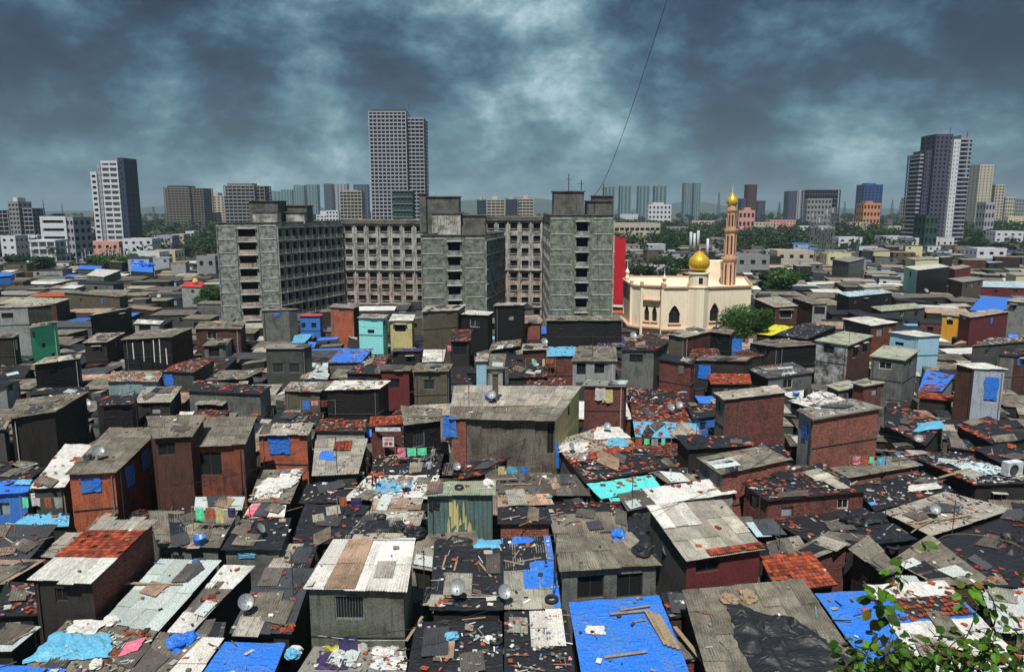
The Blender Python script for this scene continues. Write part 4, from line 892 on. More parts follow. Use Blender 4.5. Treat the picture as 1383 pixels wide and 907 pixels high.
def rear(label, p0, p1, zt, dm, rows, cols, split=3, maxwin=100):
    root, (a, b, c, d, cen) = box_building('apartment_block', label, p0, p1, dm, zt, {'F': ('ap_pink', rows, cols, dict(fz=.30, wz=.50, cw=.6, depth=.35)), 'R': ('ap_side', 0, 0, {}), 'L': ('ap_side', 0, 0, {})}, 'conc', 'apartment block', style='apt', top=.9, maxwin=maxwin)
    n = out_n(a, b, Vector()); t = (b-a).normalized(); Ld = (b-a).length; ang = math.atan2(t.y, t.x); fh = (zt-.9)/rows
    # upper storeys carry a grey unpainted skin: sits 4 cm proud, with the same openings
    mb = MB(); zs = fh*(rows-split)
    pa, pb = a+n*.04, b+n*.04
    ops = []; bw = Ld/cols; w = bw*.6
    for c_ in range(cols):
        for r in range(split):
            z0 = zs+fh*r+fh*.30; ops.append((bw*c_+(bw-w)/2, bw*c_+(bw+w)/2, z0, z0+fh*.50))
    panel(mb, pa, pb, zs, zt-.02, zt-.02, ops, .04, 0, n=n); mb.build('upper_render', MAT('ap_side'), root)
    for k in range(cols+1):
        m_ = MB(); m_.box(a+t*min(max(bw*k, .2), Ld-.2)+n*.12+Vector((0, 0, zt/2-.4)), (.3, .24, zt-1), rot=ang); m_.build('pilaster', MAT('ap_side'), root)
    for r in (rows-split, rows, 1):
        m_ = MB(); m_.box((a+b)/2+n*.2+Vector((0, 0, fh*r+.06)), (Ld-.05, .5, .16), rot=ang); m_.build('floor_band', MAT('ap_side' if r < rows else 'ap_top'), root)
    m_ = MB(); m_.box((a+b)/2+n*.02+Vector((0, 0, zt-.35)), (Ld-.1, .1, .62), rot=ang); m_.build('roof_edge', MAT('ap_top'), root)
    return root, a, b, cen
def skewed(px0, px1, y, Y0, Y1): return D(px0, y, Y0), D(px1, y, Y1)
p0, p1 = D(291, 301, 150), D(373, 301, 153.5)
blkA = apt('grey wing of the derelict housing block, leftmost of the three stair ends', p0, p1, 22.4, 36, .36, .64, 8, 'ap_panel', 'ap_side', 10, D(461, 299, 176)); ANCH.append(('the leftmost derelict block', 330, 380))
p0, p1 = D(462, 298, 177), D(575, 298, 175)
blkA2 = rear('long grey and pink rear facade between the left and middle stair ends', p0, p1, 22.7, 13, 8, 7, 4); ANCH.append(('the pink derelict facade', 515, 360))
p0, p1 = D(568, 316, 139), D(655, 316, 141)
blkB = apt('middle derelict block with mossy green stair end and lower roof', p0, p1, 20.3, 24, .42, .61, 7, 'ap_green', 'ap_side', 6, D(681, 316, 160)); ANCH.append(('the middle derelict block', 612, 380))
p0, p1 = D(655, 292, 172), D(733, 292, 170)
blkB2 = rear('short grey and pink rear facade between the middle and right stair ends', p0, p1, 23.5, 12, 8, 5, 4); ANCH.append(('the short pink derelict facade', 700, 360))
p0, p1 = D(743, 290, 141), D(829, 290, 141)
blkC = apt('right-hand derelict block with tall mossy stair end beside the red wall', p0, p1, 24.0, 30, .42, .60, 8, 'ap_green', 'ap_side', 8); ANCH.append(('the right derelict block', 786, 370))
def cube_at(root_c, px0, px1, yt, Y, zb, dm, mat, root, name='water_tank_house', skew=0):
    a, b = D(px0, yt, Y), D(px1, yt, Y); zt = a.z; c = (a+b)/2+Vector((0, dm/2, 0)); rc = root.location
    mb = MB(); mb.box((c.x-rc.x, c.y-rc.y, (zb+zt)/2), (b.x-a.x, dm, zt-zb)); mb.box((c.x-rc.x, c.y-rc.y, zt+.08), (b.x-a.x+.5, dm+.5, .18), mi=1)
    return mb.build(name, [MAT(mat), MAT('ap_top')], root)
cube_at(0, 336, 375, 272, 160, 22.1, 6, 'ap_top', blkA[0]); cube_at(0, 341, 374, 286, 157, 22.1, 3, 'ap_side', blkA[0], 'stair_head'); cube_at(0, 378, 414, 278, 165, 22.1, 5, 'ap_top', blkA[0]); cube_at(0, 386, 411, 287, 162, 22.1, 2, 'ap_side', blkA[0], 'stair_head')
cube_at(0, 577, 620, 266, 160, 20, 5, 'ap_top', blkB[0]); cube_at(0, 583, 622, 288, 150, 19.9, 6, 'ap_side', blkB[0], 'stair_head'); cube_at(0, 623, 656, 291, 151, 19.9, 5, 'ap_top', blkB[0], 'stair_head')
cube_at(0, 748, 789, 259, 146, 23.6, 6, 'ap_top', blkC[0]); cube_at(0, 793, 826, 272, 150, 23.6, 5, 'ap_top', blkC[0], 'stair_head'); cube_at(0, 800, 828, 265, 162, 23.6, 3, 'w_dgrey', blkC[0], 'stair_head')
cube_at(0, 566, 575, 262, 171, 20, 3, 'ap_top', blkA2[0])
# red wall strips
r_, _ = box_building('red_building', 'narrow deep red windowless building right of the mossy stair end', D(829, 322, 168), D(845.5, 322, 168), 10, D(835, 322, 168).z, {'F': ('redwall', 0, 0, {})}, 'conc', 'building'); ANCH.append(('the red building', 838, 350))
r_, _ = box_building('red_building', 'red and orange building glimpsed between two derelict blocks', D(731, 322, 188), D(744, 322, 188), 8, D(735, 322, 188).z, {'F': ('redwall', 4, 2, dict(fz=.4, wz=.4, cw=.4, depth=.2))}, 'conc', 'building', style='dark')
# ---- towers
def slab_tower(label, x0, x1, yt, Y, dm, nfl, nb, mslab, mcore='tw_core', mcol=None, zb=0, rot=0, extra=None, side_cols=3, slab_t=.9, over=.9, name='tower_block', anch=None, crown=None):
    a, b = D(x0, yt, Y), D(x1, yt, Y); w = (b.x-a.x); zt = a.z; cx = (a.x+b.x)/2; cy = Y+dm/2
    root = empty(name, (cx, cy, 0), label, 'tower', rz=rot); fh = (zt-zb)/nfl
    RES.append([Vector((cx-w/2, Y, 0)), Vector((cx+w/2, Y, 0)), Vector((cx+w/2, Y+dm, 0)), Vector((cx-w/2, Y+dm, 0))])
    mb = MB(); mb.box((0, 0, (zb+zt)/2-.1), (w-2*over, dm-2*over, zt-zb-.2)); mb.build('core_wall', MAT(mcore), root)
    mb = MB(); mb.box((0, 0, 0), (w, dm, slab_t)); pr = mb.build('floor_slab', MAT(mslab), root); pr.location = (0, 0, zb+fh)
    for f in range(2, nfl+1):
        o = pr.copy(); COL.objects.link(o); o.parent = root; o.location = (0, 0, zb+fh*f-(slab_t/2 if f == nfl else 0))
    mcol = mcol or mslab
    mb = MB(); mb.box((0, 0, 0), (w/nb*.12, over*.9, zt-zb-.4)); pc = mb.build('column', MAT(mcol), root); first = True
    for k in range(nb+1):
        x = -w/2+w/nb*.09+(w-w/nb*.18)*k/nb
        for y in (-dm/2+over*.45+.06, dm/2-over*.45-.06):
            o = pc if first else pc.copy()
            if not first: COL.objects.link(o); o.parent = root
            first = False; o.location = (x, y, (zb+zt)/2-.1)
    mb = MB(); mb.box((0, 0, 0), (over*.9, w/nb*.16, zt-zb-.4)); pc = mb.build('column', MAT(mcol), root); first = True
    for k in range(1, side_cols):
        for x in (-w/2+over*.45+.06, w/2-over*.45-.06):
            o = pc if first else pc.copy()
            if not first: COL.objects.link(o); o.parent = root
            first = False; o.location = (x, -dm/2+dm*k/side_cols, (zb+zt)/2-.1)
    if crown:
        for (u0, u1, h, mt) in crown: add_box(root, 'roof_structure', (-w/2+w*(u0+u1)/2, 0, zt+h/2+.05), (w*(u1-u0), dm*.7, h), mt)
    if anch: ANCH.append((anch, (x0+x1)/2, yt+10))
    return root
def plain_tower(label, x0, x1, yt, Y, dm, rows, cols, mat, rot=0, side=None, kw=None, cat='tower', name='tower_block', anch=None, maxwin=0, base_y=None, style='fine', sidecols=3, top=1.0, crown=None):
    a, b = D(x0, yt, Y), D(x1, yt, Y); kw = kw or dict(fz=.3, wz=.5, cw=.6, depth=.3)
    sd = (side or mat, rows, sidecols, kw)
    root, q = box_building(name, label, a, b, dm, a.z, {'F': (mat, rows, cols, kw), 'R': sd, 'L': sd}, 'conc', cat, wins=maxwin > 0, maxwin=maxwin, style=style, top=top)
    if crown:
        w = b.x-a.x
        for (u0, u1, h, mt) in crown: add_box(root, 'roof_structure', (-w/2+w*(u0+u1)/2, 0, a.z+h/2-.4), (w*(u1-u0), dm*.6, h), mt)
    if anch: ANCH.append((anch, (x0+x1)/2, yt+10))
    return root
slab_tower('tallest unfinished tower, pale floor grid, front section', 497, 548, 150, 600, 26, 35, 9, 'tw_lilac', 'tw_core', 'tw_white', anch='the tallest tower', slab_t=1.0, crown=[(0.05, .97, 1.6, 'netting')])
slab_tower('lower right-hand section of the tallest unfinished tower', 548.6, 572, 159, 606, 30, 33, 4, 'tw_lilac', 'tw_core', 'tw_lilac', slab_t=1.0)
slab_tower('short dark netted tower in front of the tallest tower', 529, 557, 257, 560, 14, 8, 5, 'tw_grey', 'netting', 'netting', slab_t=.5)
# white leaning-looking tower on the left
Yw = 400
a = D(128, 225, Yw)
slab_tower('white apartment tower with balconies and dark curved side, left end', 135, 158, 217, Yw, 13, 17, 2, 'tw_white', 'tw_grey', 'tw_white', anch='the white left tower', slab_t=1.25, over=1.2)
plain_tower('narrow white wing on the left of the white balcony tower', 121.5, 130, 232, Yw+2, 9, 15, 1, 'tw_white', sidecols=2, maxwin=60)
plain_tower('dark blue flank of the white balcony tower', 158.4, 166.5, 213, Yw+1, 14, 18, 1, 'tw_navy', kw=dict(fz=.3, wz=.4, cw=.2, depth=.2))
plain_tower('pale stair spine joining the white balcony tower and its wing', 130.3, 134.7, 222, Yw+3, 9, 16, 1, 'tw_lilac', kw=dict(fz=.3, wz=.3, cw=.25, depth=.2))
slab_tower('brown-grey unfinished block left of the grey unfinished block', 220, 255, 253, 900, 30, 17, 7, 'tw_brown', 'tw_core', 'tw_brown', slab_t=1.4, over=1.5, anch='the brown unfinished block', crown=[(.1, .9, 2.0, 'tw_core')])
slab_tower('narrow right part of the brown-grey unfinished block', 255.5, 274, 254, 905, 30, 17, 4, 'tw_brown', 'tw_core', 'tw_brown', slab_t=1.0, over=1.5)
plain_tower('beige block right of the brown-grey unfinished block', 276, 303, 264, 950, 24, 13, 5, 'tw_beige', kw=dict(fz=.3, wz=.5, cw=.5, depth=.5), crown=[(.0, .6, 4, 'tw_beige')])
slab_tower('grey unfinished block with many balconies above the left derelict wing', 301, 343, 250, 700, 20, 15, 7, 'tw_grey', 'tw_core', 'tw_grey', slab_t=1.1, over=1.4, anch='the grey unfinished block', crown=[(.1, .9, 1.8, 'tw_brown')])
slab_tower('narrow right section of the grey unfinished block', 343.5, 357, 251, 705, 20, 15, 2, 'tw_brown', 'tw_core', 'tw_grey', slab_t=1.0, over=1.4)
for (x0, x1, yt, Y, m, lab) in ((358, 379, 258, 2300, 'tw_haze_teal', 'broad low hazy teal slab right of the grey block'), (379, 394, 256, 2250, 'tw_haze_teal', 'stepped hazy teal slab beside the twin teal towers'), (396, 410, 250, 2100, 'tw_haze_teal', 'left one of the hazy teal towers'), (412, 428, 249, 2120, 'tw_haze_teal', 'right one of the hazy teal towers'),
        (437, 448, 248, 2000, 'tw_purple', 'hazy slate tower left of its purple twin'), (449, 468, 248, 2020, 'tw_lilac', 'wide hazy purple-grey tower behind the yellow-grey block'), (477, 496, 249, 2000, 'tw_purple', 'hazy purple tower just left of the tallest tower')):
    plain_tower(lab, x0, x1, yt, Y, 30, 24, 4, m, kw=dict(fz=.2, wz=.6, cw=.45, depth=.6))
plain_tower('small white stepped building in front of hazy towers', 427, 442, 290, 1100, 20, 4, 3, 'tw_white', cat='building', name='low_building', crown=[(.3, 1, 6, 'tw_white')])
slab_tower('yellow-grey mid-rise block left of the tallest tower', 458, 488, 258, 850, 24, 12, 6, 'tw_beige', 'tw_core', 'tw_beige', slab_t=.9, anch='the yellow-grey mid-rise', crown=[(.2, .8, 1.5, 'tw_grey')])
plain_tower('white low house below the yellow-grey mid-rise', 440, 457, 284, 1000, 20, 5, 4, 'tw_white', cat='building', name='low_building')
for i, (x0, x1, yt, m) in enumerate(((644, 656, 270, 'tw_navy'), (657, 682, 269, 'tw_beige'), (683, 699, 269, 'tw_navy'), (700, 721, 268, 'tw_beige'))):
    slab_tower(['far dark block at the left of the cluster over the roofline', 'far cream block second from left in the cluster over the roofline', 'far dark block third from left in the cluster over the roofline', 'far cream block at the right end of the cluster over the roofline'][i], x0, x1, yt, 1150, 26, 9, 4, m, 'tw_core', m, slab_t=1.5, over=1.2, crown=[(.3, .6, 5, 'tw_beige')])
ANCH.append(('the cream block cluster', 682, 275))
for (x0, x1, yt, Y, m, lab, an) in ((816, 831, 252, 1500, 'tw_haze_teal', 'leftmost of the four slim hazy towers over the right block', 0), (838, 853, 251, 1500, 'tw_haze_teal', 'second of the four slim hazy towers over the right block', 0),
        (863, 878, 251, 1550, 'tw_haze_teal', 'third of the four slim hazy towers over the right block', 'the slim hazy towers'), (885, 901, 251, 1560, 'tw_haze_teal', 'rightmost of the four slim hazy towers over the right block', 0),
        (925, 935, 247, 1700, 'tw_haze_teal', 'left half of the pale paired tower behind the dome', 0), (938, 947, 247, 1710, 'tw_haze_teal', 'right half of the pale paired tower behind the dome', 0), (1066, 1077, 258, 1400, 'tw_purple', 'left half of the dull purple tower right of the minaret', 0), (1077.5, 1088, 257, 1405, 'tw_lilac', 'right half of the dull purple tower right of the minaret', 'the dull purple tower')):
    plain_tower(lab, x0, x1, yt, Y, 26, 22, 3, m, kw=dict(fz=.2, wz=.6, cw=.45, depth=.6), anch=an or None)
plain_tower('white-grey block cluster below the slim hazy towers', 876, 907, 276, 1000, 20, 5, 6, 'tw_white', kw=dict(fz=.25, wz=.5, cw=.5, depth=.6), crown=[(.2, .7, 3, 'tw_white')])
plain_tower('dark brick tower just right of the minaret', 1011, 1023, 249, 1150, 20, 15, 3, 'w_brown', anch='the dark brick tower')
plain_tower('low dark wing right of the dark brick tower', 1023.5, 1034, 271, 1155, 20, 8, 3, 'tw_purple')
plain_tower('low dark wing left of the dark brick tower', 1002, 1010.5, 268, 1160, 20, 9, 2, 'tw_purple')
plain_tower('pink building between the minaret and dark brick tower', 998, 1020, 284, 700, 14, 3, 4, 'tw_pink', cat='building', name='low_building', crown=[(.4, .8, 3, 'tw_pink')])
slab_tower('skeletal unfinished building with scaffolding on top', 1094, 1136, 256, 900, 24, 9, 12, 'tw_brown', 'tw_core', 'tw_purple', slab_t=.6, over=3, anch='the skeletal building')
plain_tower('grey lower part in front of the skeletal unfinished building', 1091, 1124, 268, 880, 12, 6, 7, 'tw_grey')
plain_tower('bright blue glass tower in the right distance', 1168, 1193, 249, 1100, 26, 14, 5, 'tw_blue', kw=dict(fz=.1, wz=.75, cw=.8, depth=.15), anch='the blue glass tower', crown=[(.2, .7, 2.5, 'tw_blue')])
plain_tower('orange block in front of the blue glass tower', 1167, 1190, 274, 850, 18, 4, 5, 'tw_orange', cat='building', anch='the orange block', crown=[(.2, .6, 2.5, 'tw_orange')])
plain_tower('small hazy beige block left of the purple and white tower', 1226, 1240, 267, 1200, 20, 8, 3, 'tw_beige')
Yr = 430
slab_tower('leftmost low slice of the purple and white tower', 1243, 1250, 208, Yr+8, 14, 24, 1, 'tw_lilac', 'tw_purple', 'tw_purple', slab_t=1.0, over=1.0, anch='the purple and white tower')
plain_tower('purple middle slice of the purple and white tower', 1251, 1264, 203, Yr+6, 14, 25, 3, 'tw_purple', kw=dict(fz=.3, wz=.45, cw=.4, depth=.5), maxwin=80)
plain_tower('tall dark purple slice of the purple and white tower', 1265, 1288, 181, Yr+3, 16, 28, 4, 'tw_purple', kw=dict(fz=.3, wz=.45, cw=.4, depth=.5), maxwin=100)
plain_tower('white stair slice of the purple and white tower', 1289, 1298, 188, Yr, 16, 27, 2, 'tw_white', kw=dict(fz=.3, wz=.35, cw=.3, depth=.4), maxwin=60)
slab_tower('rightmost balcony slice of the purple and white tower', 1298.5, 1314, 187, Yr+1, 15, 27, 2, 'tw_lilac', 'tw_purple', 'tw_purple', slab_t=.8, over=1.5, crown=[(.2, .8, 2, 'tw_grey')])
plain_tower('small green podium below the purple and white tower', 1251, 1268, 290, 410, 12, 4, 3, 'netting', cat='building', name='low_building')
plain_tower('hazy grey tower directly right of the purple and white tower', 1315, 1323, 240, 1000, 20, 18, 2, 'tw_purple')
plain_tower('tall beige tower at the right, highest of the beige group', 1324, 1343, 222, 980, 24, 22, 4, 'tw_beige', anch='the tall beige tower', kw=dict(fz=.25, wz=.4, cw=.35, depth=.6))
plain_tower('beige tower with lower roof right of the tall beige tower', 1345, 1358, 249, 990, 22, 15, 3, 'tw_beige')
plain_tower('low grey-beige block at the right horizon edge', 1359, 1372, 266, 1100, 22, 8, 4, 'tw_beige')
plain_tower('low grey block touching the right picture edge', 1373, 1392, 268, 1120, 22, 8, 5, 'tw_grey')
plain_tower('white and blue low building in front of beige towers', 1332, 1345, 273, 700, 14, 4, 3, 'tw_lilac', cat='building', name='low_building')
# left edge
slab_tower('dark stepped building with central tower at the left edge', -12, 10, 283, 500, 14, 9, 3, 'tw_grey', 'tw_core', 'tw_grey', slab_t=.6)
plain_tower('grey central tower of the stepped building at the left edge', 10, 24, 272, 498, 14, 10, 3, 'tw_grey', anch='the stepped left building', crown=[(.3, .7, 3, 'tw_white')])
slab_tower('right section of the stepped building near the left edge', 24.5, 43, 281, 501, 14, 9, 3, 'tw_lilac', 'tw_core', 'tw_grey', slab_t=.6)
plain_tower('white block with balcony bands left of the white tower', 53, 88, 292, 330, 14, 6, 1, 'tw_white', kw=dict(fz=.45, wz=.35, cw=.82, depth=1.0), cat='apartment building', anch='the white banded block', maxwin=30, crown=[(.3, .42, 1.5, 'dkmetal')])
plain_tower('pale narrow end part of the white banded block', 88.5, 98, 293, 331, 14, 6, 2, 'tw_lilac', cat='apartment building', maxwin=30)
slab_tower('white open balcony building below the white banded block', 39, 74, 324, 300, 10, 4, 3, 'tw_white', 'tw_grey', 'tw_white', slab_t=.8, over=1.0, name='apartment_building')
# right mid distance school-like building
plain_tower('long white two-storey school-like building, right part', 1232, 1289, 321, 415, 16, 2, 7, 'tw_white', kw=dict(fz=.35, wz=.35, cw=.35, depth=.4), cat='building', name='school_building', anch='the long white school', maxwin=40)
plain_tower('left wing of the long white school-like building', 1197, 1231.5, 319, 440, 14, 3, 8, 'tw_white', kw=dict(fz=.35, wz=.35, cw=.5, depth=.4), cat='building', name='school_building', maxwin=40)
plain_tower('long cream flat building behind the palms', 830, 892, 301, 560, 16, 2, 9, 'tw_beige', kw=dict(fz=.35, wz=.3, cw=.8, depth=.5), cat='building', name='school_building', anch='the long cream building')
# ---- mosque
zM = 11.2
mp = [P(x, y, zM) for x, y in ((842, 377), (853, 384.6), (867, 386.2), (868.5, 385.3), (893.5, 386.6), (895, 388), (931, 388), (954, 388), (1015, 386), (1006, 374), (850, 373))]
mc_ = sum(mp, Vector())/len(mp); mc_ = Vector((mc_.x, mc_.y, 0)); RES.append([pt2(P(840, 379, zM)), pt2(P(895, 392, zM)), pt2(P(1018, 388, zM)), pt2(P(1006, 372, zM)), pt2(P(850, 372, zM))])
mosque = empty('mosque', mc_, 'cream mosque with golden onion dome and tall peach minaret', 'mosque'); ANCH.append(('the mosque', 930, 400))
ml = [pt2(p)-mc_ for p in mp]
mats = ['cream', 'opening']; mb = MB(); arches = []
def arch_panel(mb, A, B, zt, wins, n, zb=0):
    ops = [(s-w/2, s+w/2, z0, z1) for s, w, z0, z1 in wins]
    panel(mb, A, B, zb, zt, zt, ops, .45, 0, 1, n)
    t = (B-A).normalized()
    for s, w, z0, z1 in wins:   # spandrels turning the rectangle into a pointed arch
        zs = z0+(z1-z0)*.55; K = 10
        for sgn in (-1, 1):
            pts = []
            for k in range(K+1):
                a = k/K; x = w/2*(1-a); z = zs+(z1-zs)*math.sin(a*PI/2)**.9*(.8+.2*a); pts.append((x, z))
            for k in range(K):
                (x0, za), (x1, zb_) = pts[k], pts[k+1]
                q = [A+t*(s+sgn*x0)+Vector((0, 0, za)), A+t*(s+sgn*x1)+Vector((0, 0, zb_)), A+t*(s+sgn*x1)+Vector((0, 0, z1)), A+t*(s+sgn*x0)+Vector((0, 0, z1))]
                mb.face([p-n*.002 for p in q], mi=0, uv=[(p.x+p.y, p.z) for p in q])
                mb.face([q[0]-n*.002, q[1]-n*.002, q[1]-n*.45, q[0]-n*.45], mi=0)
        arches.append((A+t*s-n*.40, t, w, z0, z1, n))
nm = len(ml)
W1 = {3: [(.85, .95, 4.6, 7.6), (2.35, .95, 4.6, 7.6)], 5: [(2.3, 2.0, 4.6, 7.9)], 7: [(1.9, 1.9, 4.9, 8.3)], 0: [(1.2, .9, 4.6, 7.2)]}
for k in range(nm):
    Aq, Bq = ml[k], ml[(k+1) % nm]; n = out_n(Aq, Bq, Vector())
    arch_panel(mb, Aq, Bq, zM, [w for w in W1.get(k, []) if w[0]+w[1]/2 < (Bq-Aq).length], n)
mb.face([Vector((p.x, p.y, zM-.35)) for p in ml], mi=0)
mb.build('wall', [MAT(k) for k in mats], mosque)
for (p, t, w, z0, z1, n) in arches:
    m_ = MB(); ang = math.atan2(t.y, t.x)
    m_.box(p+Vector((0, 0, (z0+z1)/2)), (.07, .06, z1-z0-.1), rot=ang)
    for q in (.3, .6): m_.box(p+Vector((0, 0, z0+(z1-z0)*q)), (w-.05, .05, .07), rot=ang)
    fr = m_.build('window', MAT('dkmetal'), mosque)
    m_ = MB(); m_.box(p+n*.45+Vector((0, 0, z0-.1)), (w+.4, .3, .14), rot=ang); m_.build('sill', MAT('trim'), fr)
m_ = MB(); m2 = MB()
for k in range(nm):
    Aq, Bq = ml[k], ml[(k+1) % nm]; n = out_n(Aq, Bq, Vector()); t = (Bq-Aq).normalized(); L_ = (Bq-Aq).length; ang = math.atan2(t.y, t.x)
    m_.box((Aq+Bq)/2+n*.12+Vector((0, 0, zM+.02-.004*k)), (L_+.25, .3, .28), rot=ang)
    if k in (0, 1, 3, 5, 7):
        m2 = MB(); m2.box((Aq+Bq)/2+n*.35+Vector((0, 0, 3.55-.01*k)), (L_+.2, .7, .3), rot=ang)
        m2.build('ledge', MAT('trim'), mosque)
    if k in (3,): m2 = MB(); m2.box((Aq+Bq)/2+n*.35+Vector((0, 0, 8.6)), (L_-.1, .6, .2), rot=ang); m2.build('window_hood', MAT('trim'), mosque)
m_.build('cornice', MAT('trim'), mosque)
for k in (1, 2, 5, 6):
    q = MB(); q.box(ml[k]+(ml[k].normalized()*.02)+Vector((0, 0, zM/2-.2)), (.45, .45, zM-.4)); q.box(ml[k]+Vector((0, 0, zM+.45)), (.6, .6, .7), mi=1); q.build('corner_pilaster', [MAT('cream'), MAT('trim')], mosque)
def loc_m(x, y, Y): p = D(x, y, Y); return p-mc_
Yd = 134.0
dc = loc_m(943, 386, Yd); dc.z = zM-.3
m_ = MB(); m_.lathe((dc.x, dc.y, 0), [(1.9, 0), (1.9, zM-.1), (2.05, zM), (2.05, zM+.2), (1.75, zM+.22)], 8, smooth=False, ph=PI/8); m_.build('turret', MAT('cream'), mosque)
m_ = MB(); m_.lathe((dc.x, dc.y, 0), [(1.75, zM-.3), (1.75, 13.6), (1.95, 13.65), (1.95, 13.9), (1.5, 13.95)], 24, smooth=False); dr = m_.build('dome_drum', MAT('cream'), mosque)
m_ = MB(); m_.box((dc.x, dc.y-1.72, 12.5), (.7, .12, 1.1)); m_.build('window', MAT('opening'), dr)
rd = 1.88; pr = []
for k in range(25):
    a = k/24; th = -0.95+a*(PI/2+.95)
    r = rd*math.cos(th) if th < .5 else rd*math.cos(.5)*max(0, 1-((th-.5)/(PI/2-.5)))**.72
    z = 15.55+rd*math.sin(th)*.95 if th < .5 else 15.55+rd*math.sin(.5)*.95+(th-.5)/(PI/2-.5)*1.35
    pr.append((max(r, .02), z))
m_ = MB(); m_.lathe((dc.x, dc.y, 0), pr, 32); dome = m_.build('dome', MAT('gold'), mosque)
m_ = MB(); m_.lathe((dc.x, dc.y, 0), [(.12, 17.8), (.2, 18.1), (.06, 18.3), (.14, 18.5), (.03, 18.7), (.02, 19.2)], 8); m_.build('finial', MAT('gold'), dome)
# minaret (octagonal, three stages with balconies)
Ym = 142.0
mn = loc_m(983.5, 384, Ym); zof = lambda y: D(983, y, Ym).z
m_ = MB(); X, Y_ = mn.x, mn.y
def octa(mb, r0, r1, z0, z1, mi=0): mb.lathe((X, Y_, 0), [(r0, z0), (r1, z1)], 8, smooth=False, mi=mi, ph=PI/8)
z1, z2, z3, z4, z5 = zof(349), zof(311), zof(284), zof(276), zof(264)
octa(m_, 1.28, 1.24, 8, z1); octa(m_, 1.08, .98, z1, z2); octa(m_, .84, .78, z2, z3); octa(m_, .82, .80, z3, z4)
mnr = m_.build('minaret', MAT('peach'), mosque)
for (za, ra) in ((z1, 1.62), (z2, 1.3), (z3, 1.05)):
    q = MB(); q.lathe((X, Y_, 0), [(ra*.7, za-.5), (ra, za-.05), (ra, za+.35), (ra*.9, za+.36), (ra*.6, za+.3)], 8, smooth=False, ph=PI/8); q.build('balcony', MAT('trim'), mnr)
for (za, zb_, ra) in ((z1-5.0, z1-1.0, 1.23), (z1+.8, z2-1.0, 1.02), (z2+.7, z3-.8, .79)):
    q = MB()
    for k in range(8):
        an = k*PI/4+PI/4*.0
        rr = ra*math.cos(PI/8)+.02
        q.box((X+rr*math.cos(an), Y_+rr*math.sin(an), (za+zb_)/2), (.05, .32, zb_-za), rot=an)
        q.box((X+ra*1.01*math.cos(an+PI/8), Y_+ra*1.01*math.sin(an+PI/8), (za+zb_)/2), (.16, .16, zb_-za+.6), mi=1, rot=an)
    q.build('niches', [MAT('w_brown'), MAT('peach')], mnr)
q = MB(); q.lathe((X, Y_, 0), [(.85, z4-.1), (1.05, z4+.25), (1.08, z4+.6), (.9, z4+1.1), (.5, z4+1.6), (.12, z4+2.0), (.02, z4+2.2)], 20); q.build('minaret_cap', MAT('gold'), mnr)
q = MB(); zz = z4+2.1; q.lathe((X, Y_, 0), [(.05, zz-.2), (.16, zz+.1), (.05, zz+.3), (.14, zz+.55), (.04, zz+.8), (.12, zz+1.05), (.03, zz+1.3), (.02, zof(248))], 8); q.build('finial', MAT('slab'), mnr)
for (x, yb, yt, Y) in ((847, 378, 353, 150), (897, 387, 361, 134)):
    b = loc_m(x, yb, Y); t_ = loc_m(x, yt, Y); hh = t_.z-b.z
    q = MB(); q.lathe((b.x, b.y, b.z-.5), [(.42, 0), (.42, .9), (.6, 1.0), (.3, 1.1), (.28, hh*.5), (.46, hh*.52), (.44, hh*.6), (.3, hh*.66), (.1, hh*.75), (.05, hh*.85), (.02, hh+.5)], 10); q.build('small_minaret', MAT('cream'), mosque)
a, b = loc_m(953, 353, 148), loc_m(992, 353, 148)
q = MB(); q.box(((a.x+b.x)/2, a.y+2.5, (zM-1+a.z)/2), (b.x-a.x, 5, a.z-zM+1)); q.build('stair_block', MAT('cream'), mosque)
# ---- red-tiled / telecom cluster behind the mosque
def lattice(label, x, yb, yt, Y, wb, wt, mat='metal', name='lattice_mast', zb=0, drums=False):
    b = D(x, yb, Y); t_ = D(x, yt, Y); root = Vector((b.x, b.y, 0)); mb = MB(); zt = t_.z; n = max(5, int(zt/2.4)); r = .05+Y*.00011
    for k in range(n):
        z0, z1_ = zt*k/n, zt*(k+1)/n; w0 = wb+(wt-wb)*k/n; w1 = wb+(wt-wb)*(k+1)/n
        c0 = [Vector((sx*w0/2, sy*w0/2, z0)) for sx, sy in ((-1, -1), (1, -1), (1, 1), (-1, 1))]; c1 = [Vector((sx*w1/2, sy*w1/2, z1_)) for sx, sy in ((-1, -1), (1, -1), (1, 1), (-1, 1))]
        for i in range(4):
            mb.tube([c0[i], c1[i]], r, 4, cap=False); mb.tube([c0[i], c1[(i+1) % 4]], r*.6, 3, cap=False); mb.tube([c1[i], c1[(i+1) % 4]], r*.6, 3, cap=False)
    o = mb.build(name, MAT(mat)); o.location = root
    if drums:
        q = MB()
        for k in range(3): q.box((wt*.6*math.cos(k*2.1), wt*.6*math.sin(k*2.1), zt-1.2), (.35, .25, 2.0), rot=k*2.1)
        q.build('antenna_panel', MAT('tw_white'), o)
    tag(o, label, 'mast')
for i, (x, yb, yt, Y) in enumerate(((1095, 340, 287, 330), (1104, 345, 293, 300), (1113, 350, 282, 290), (1121, 348, 280, 310))):
    lattice(['leftmost lattice mast right of the mosque', 'short lattice mast, second from left of the right-hand group', 'tall lattice mast, third from left of the right-hand group', 'rightmost lattice mast in front of the skeletal building'][i], x, yb, yt, Y, 2.2, 1.2, 'metal', drums=True)
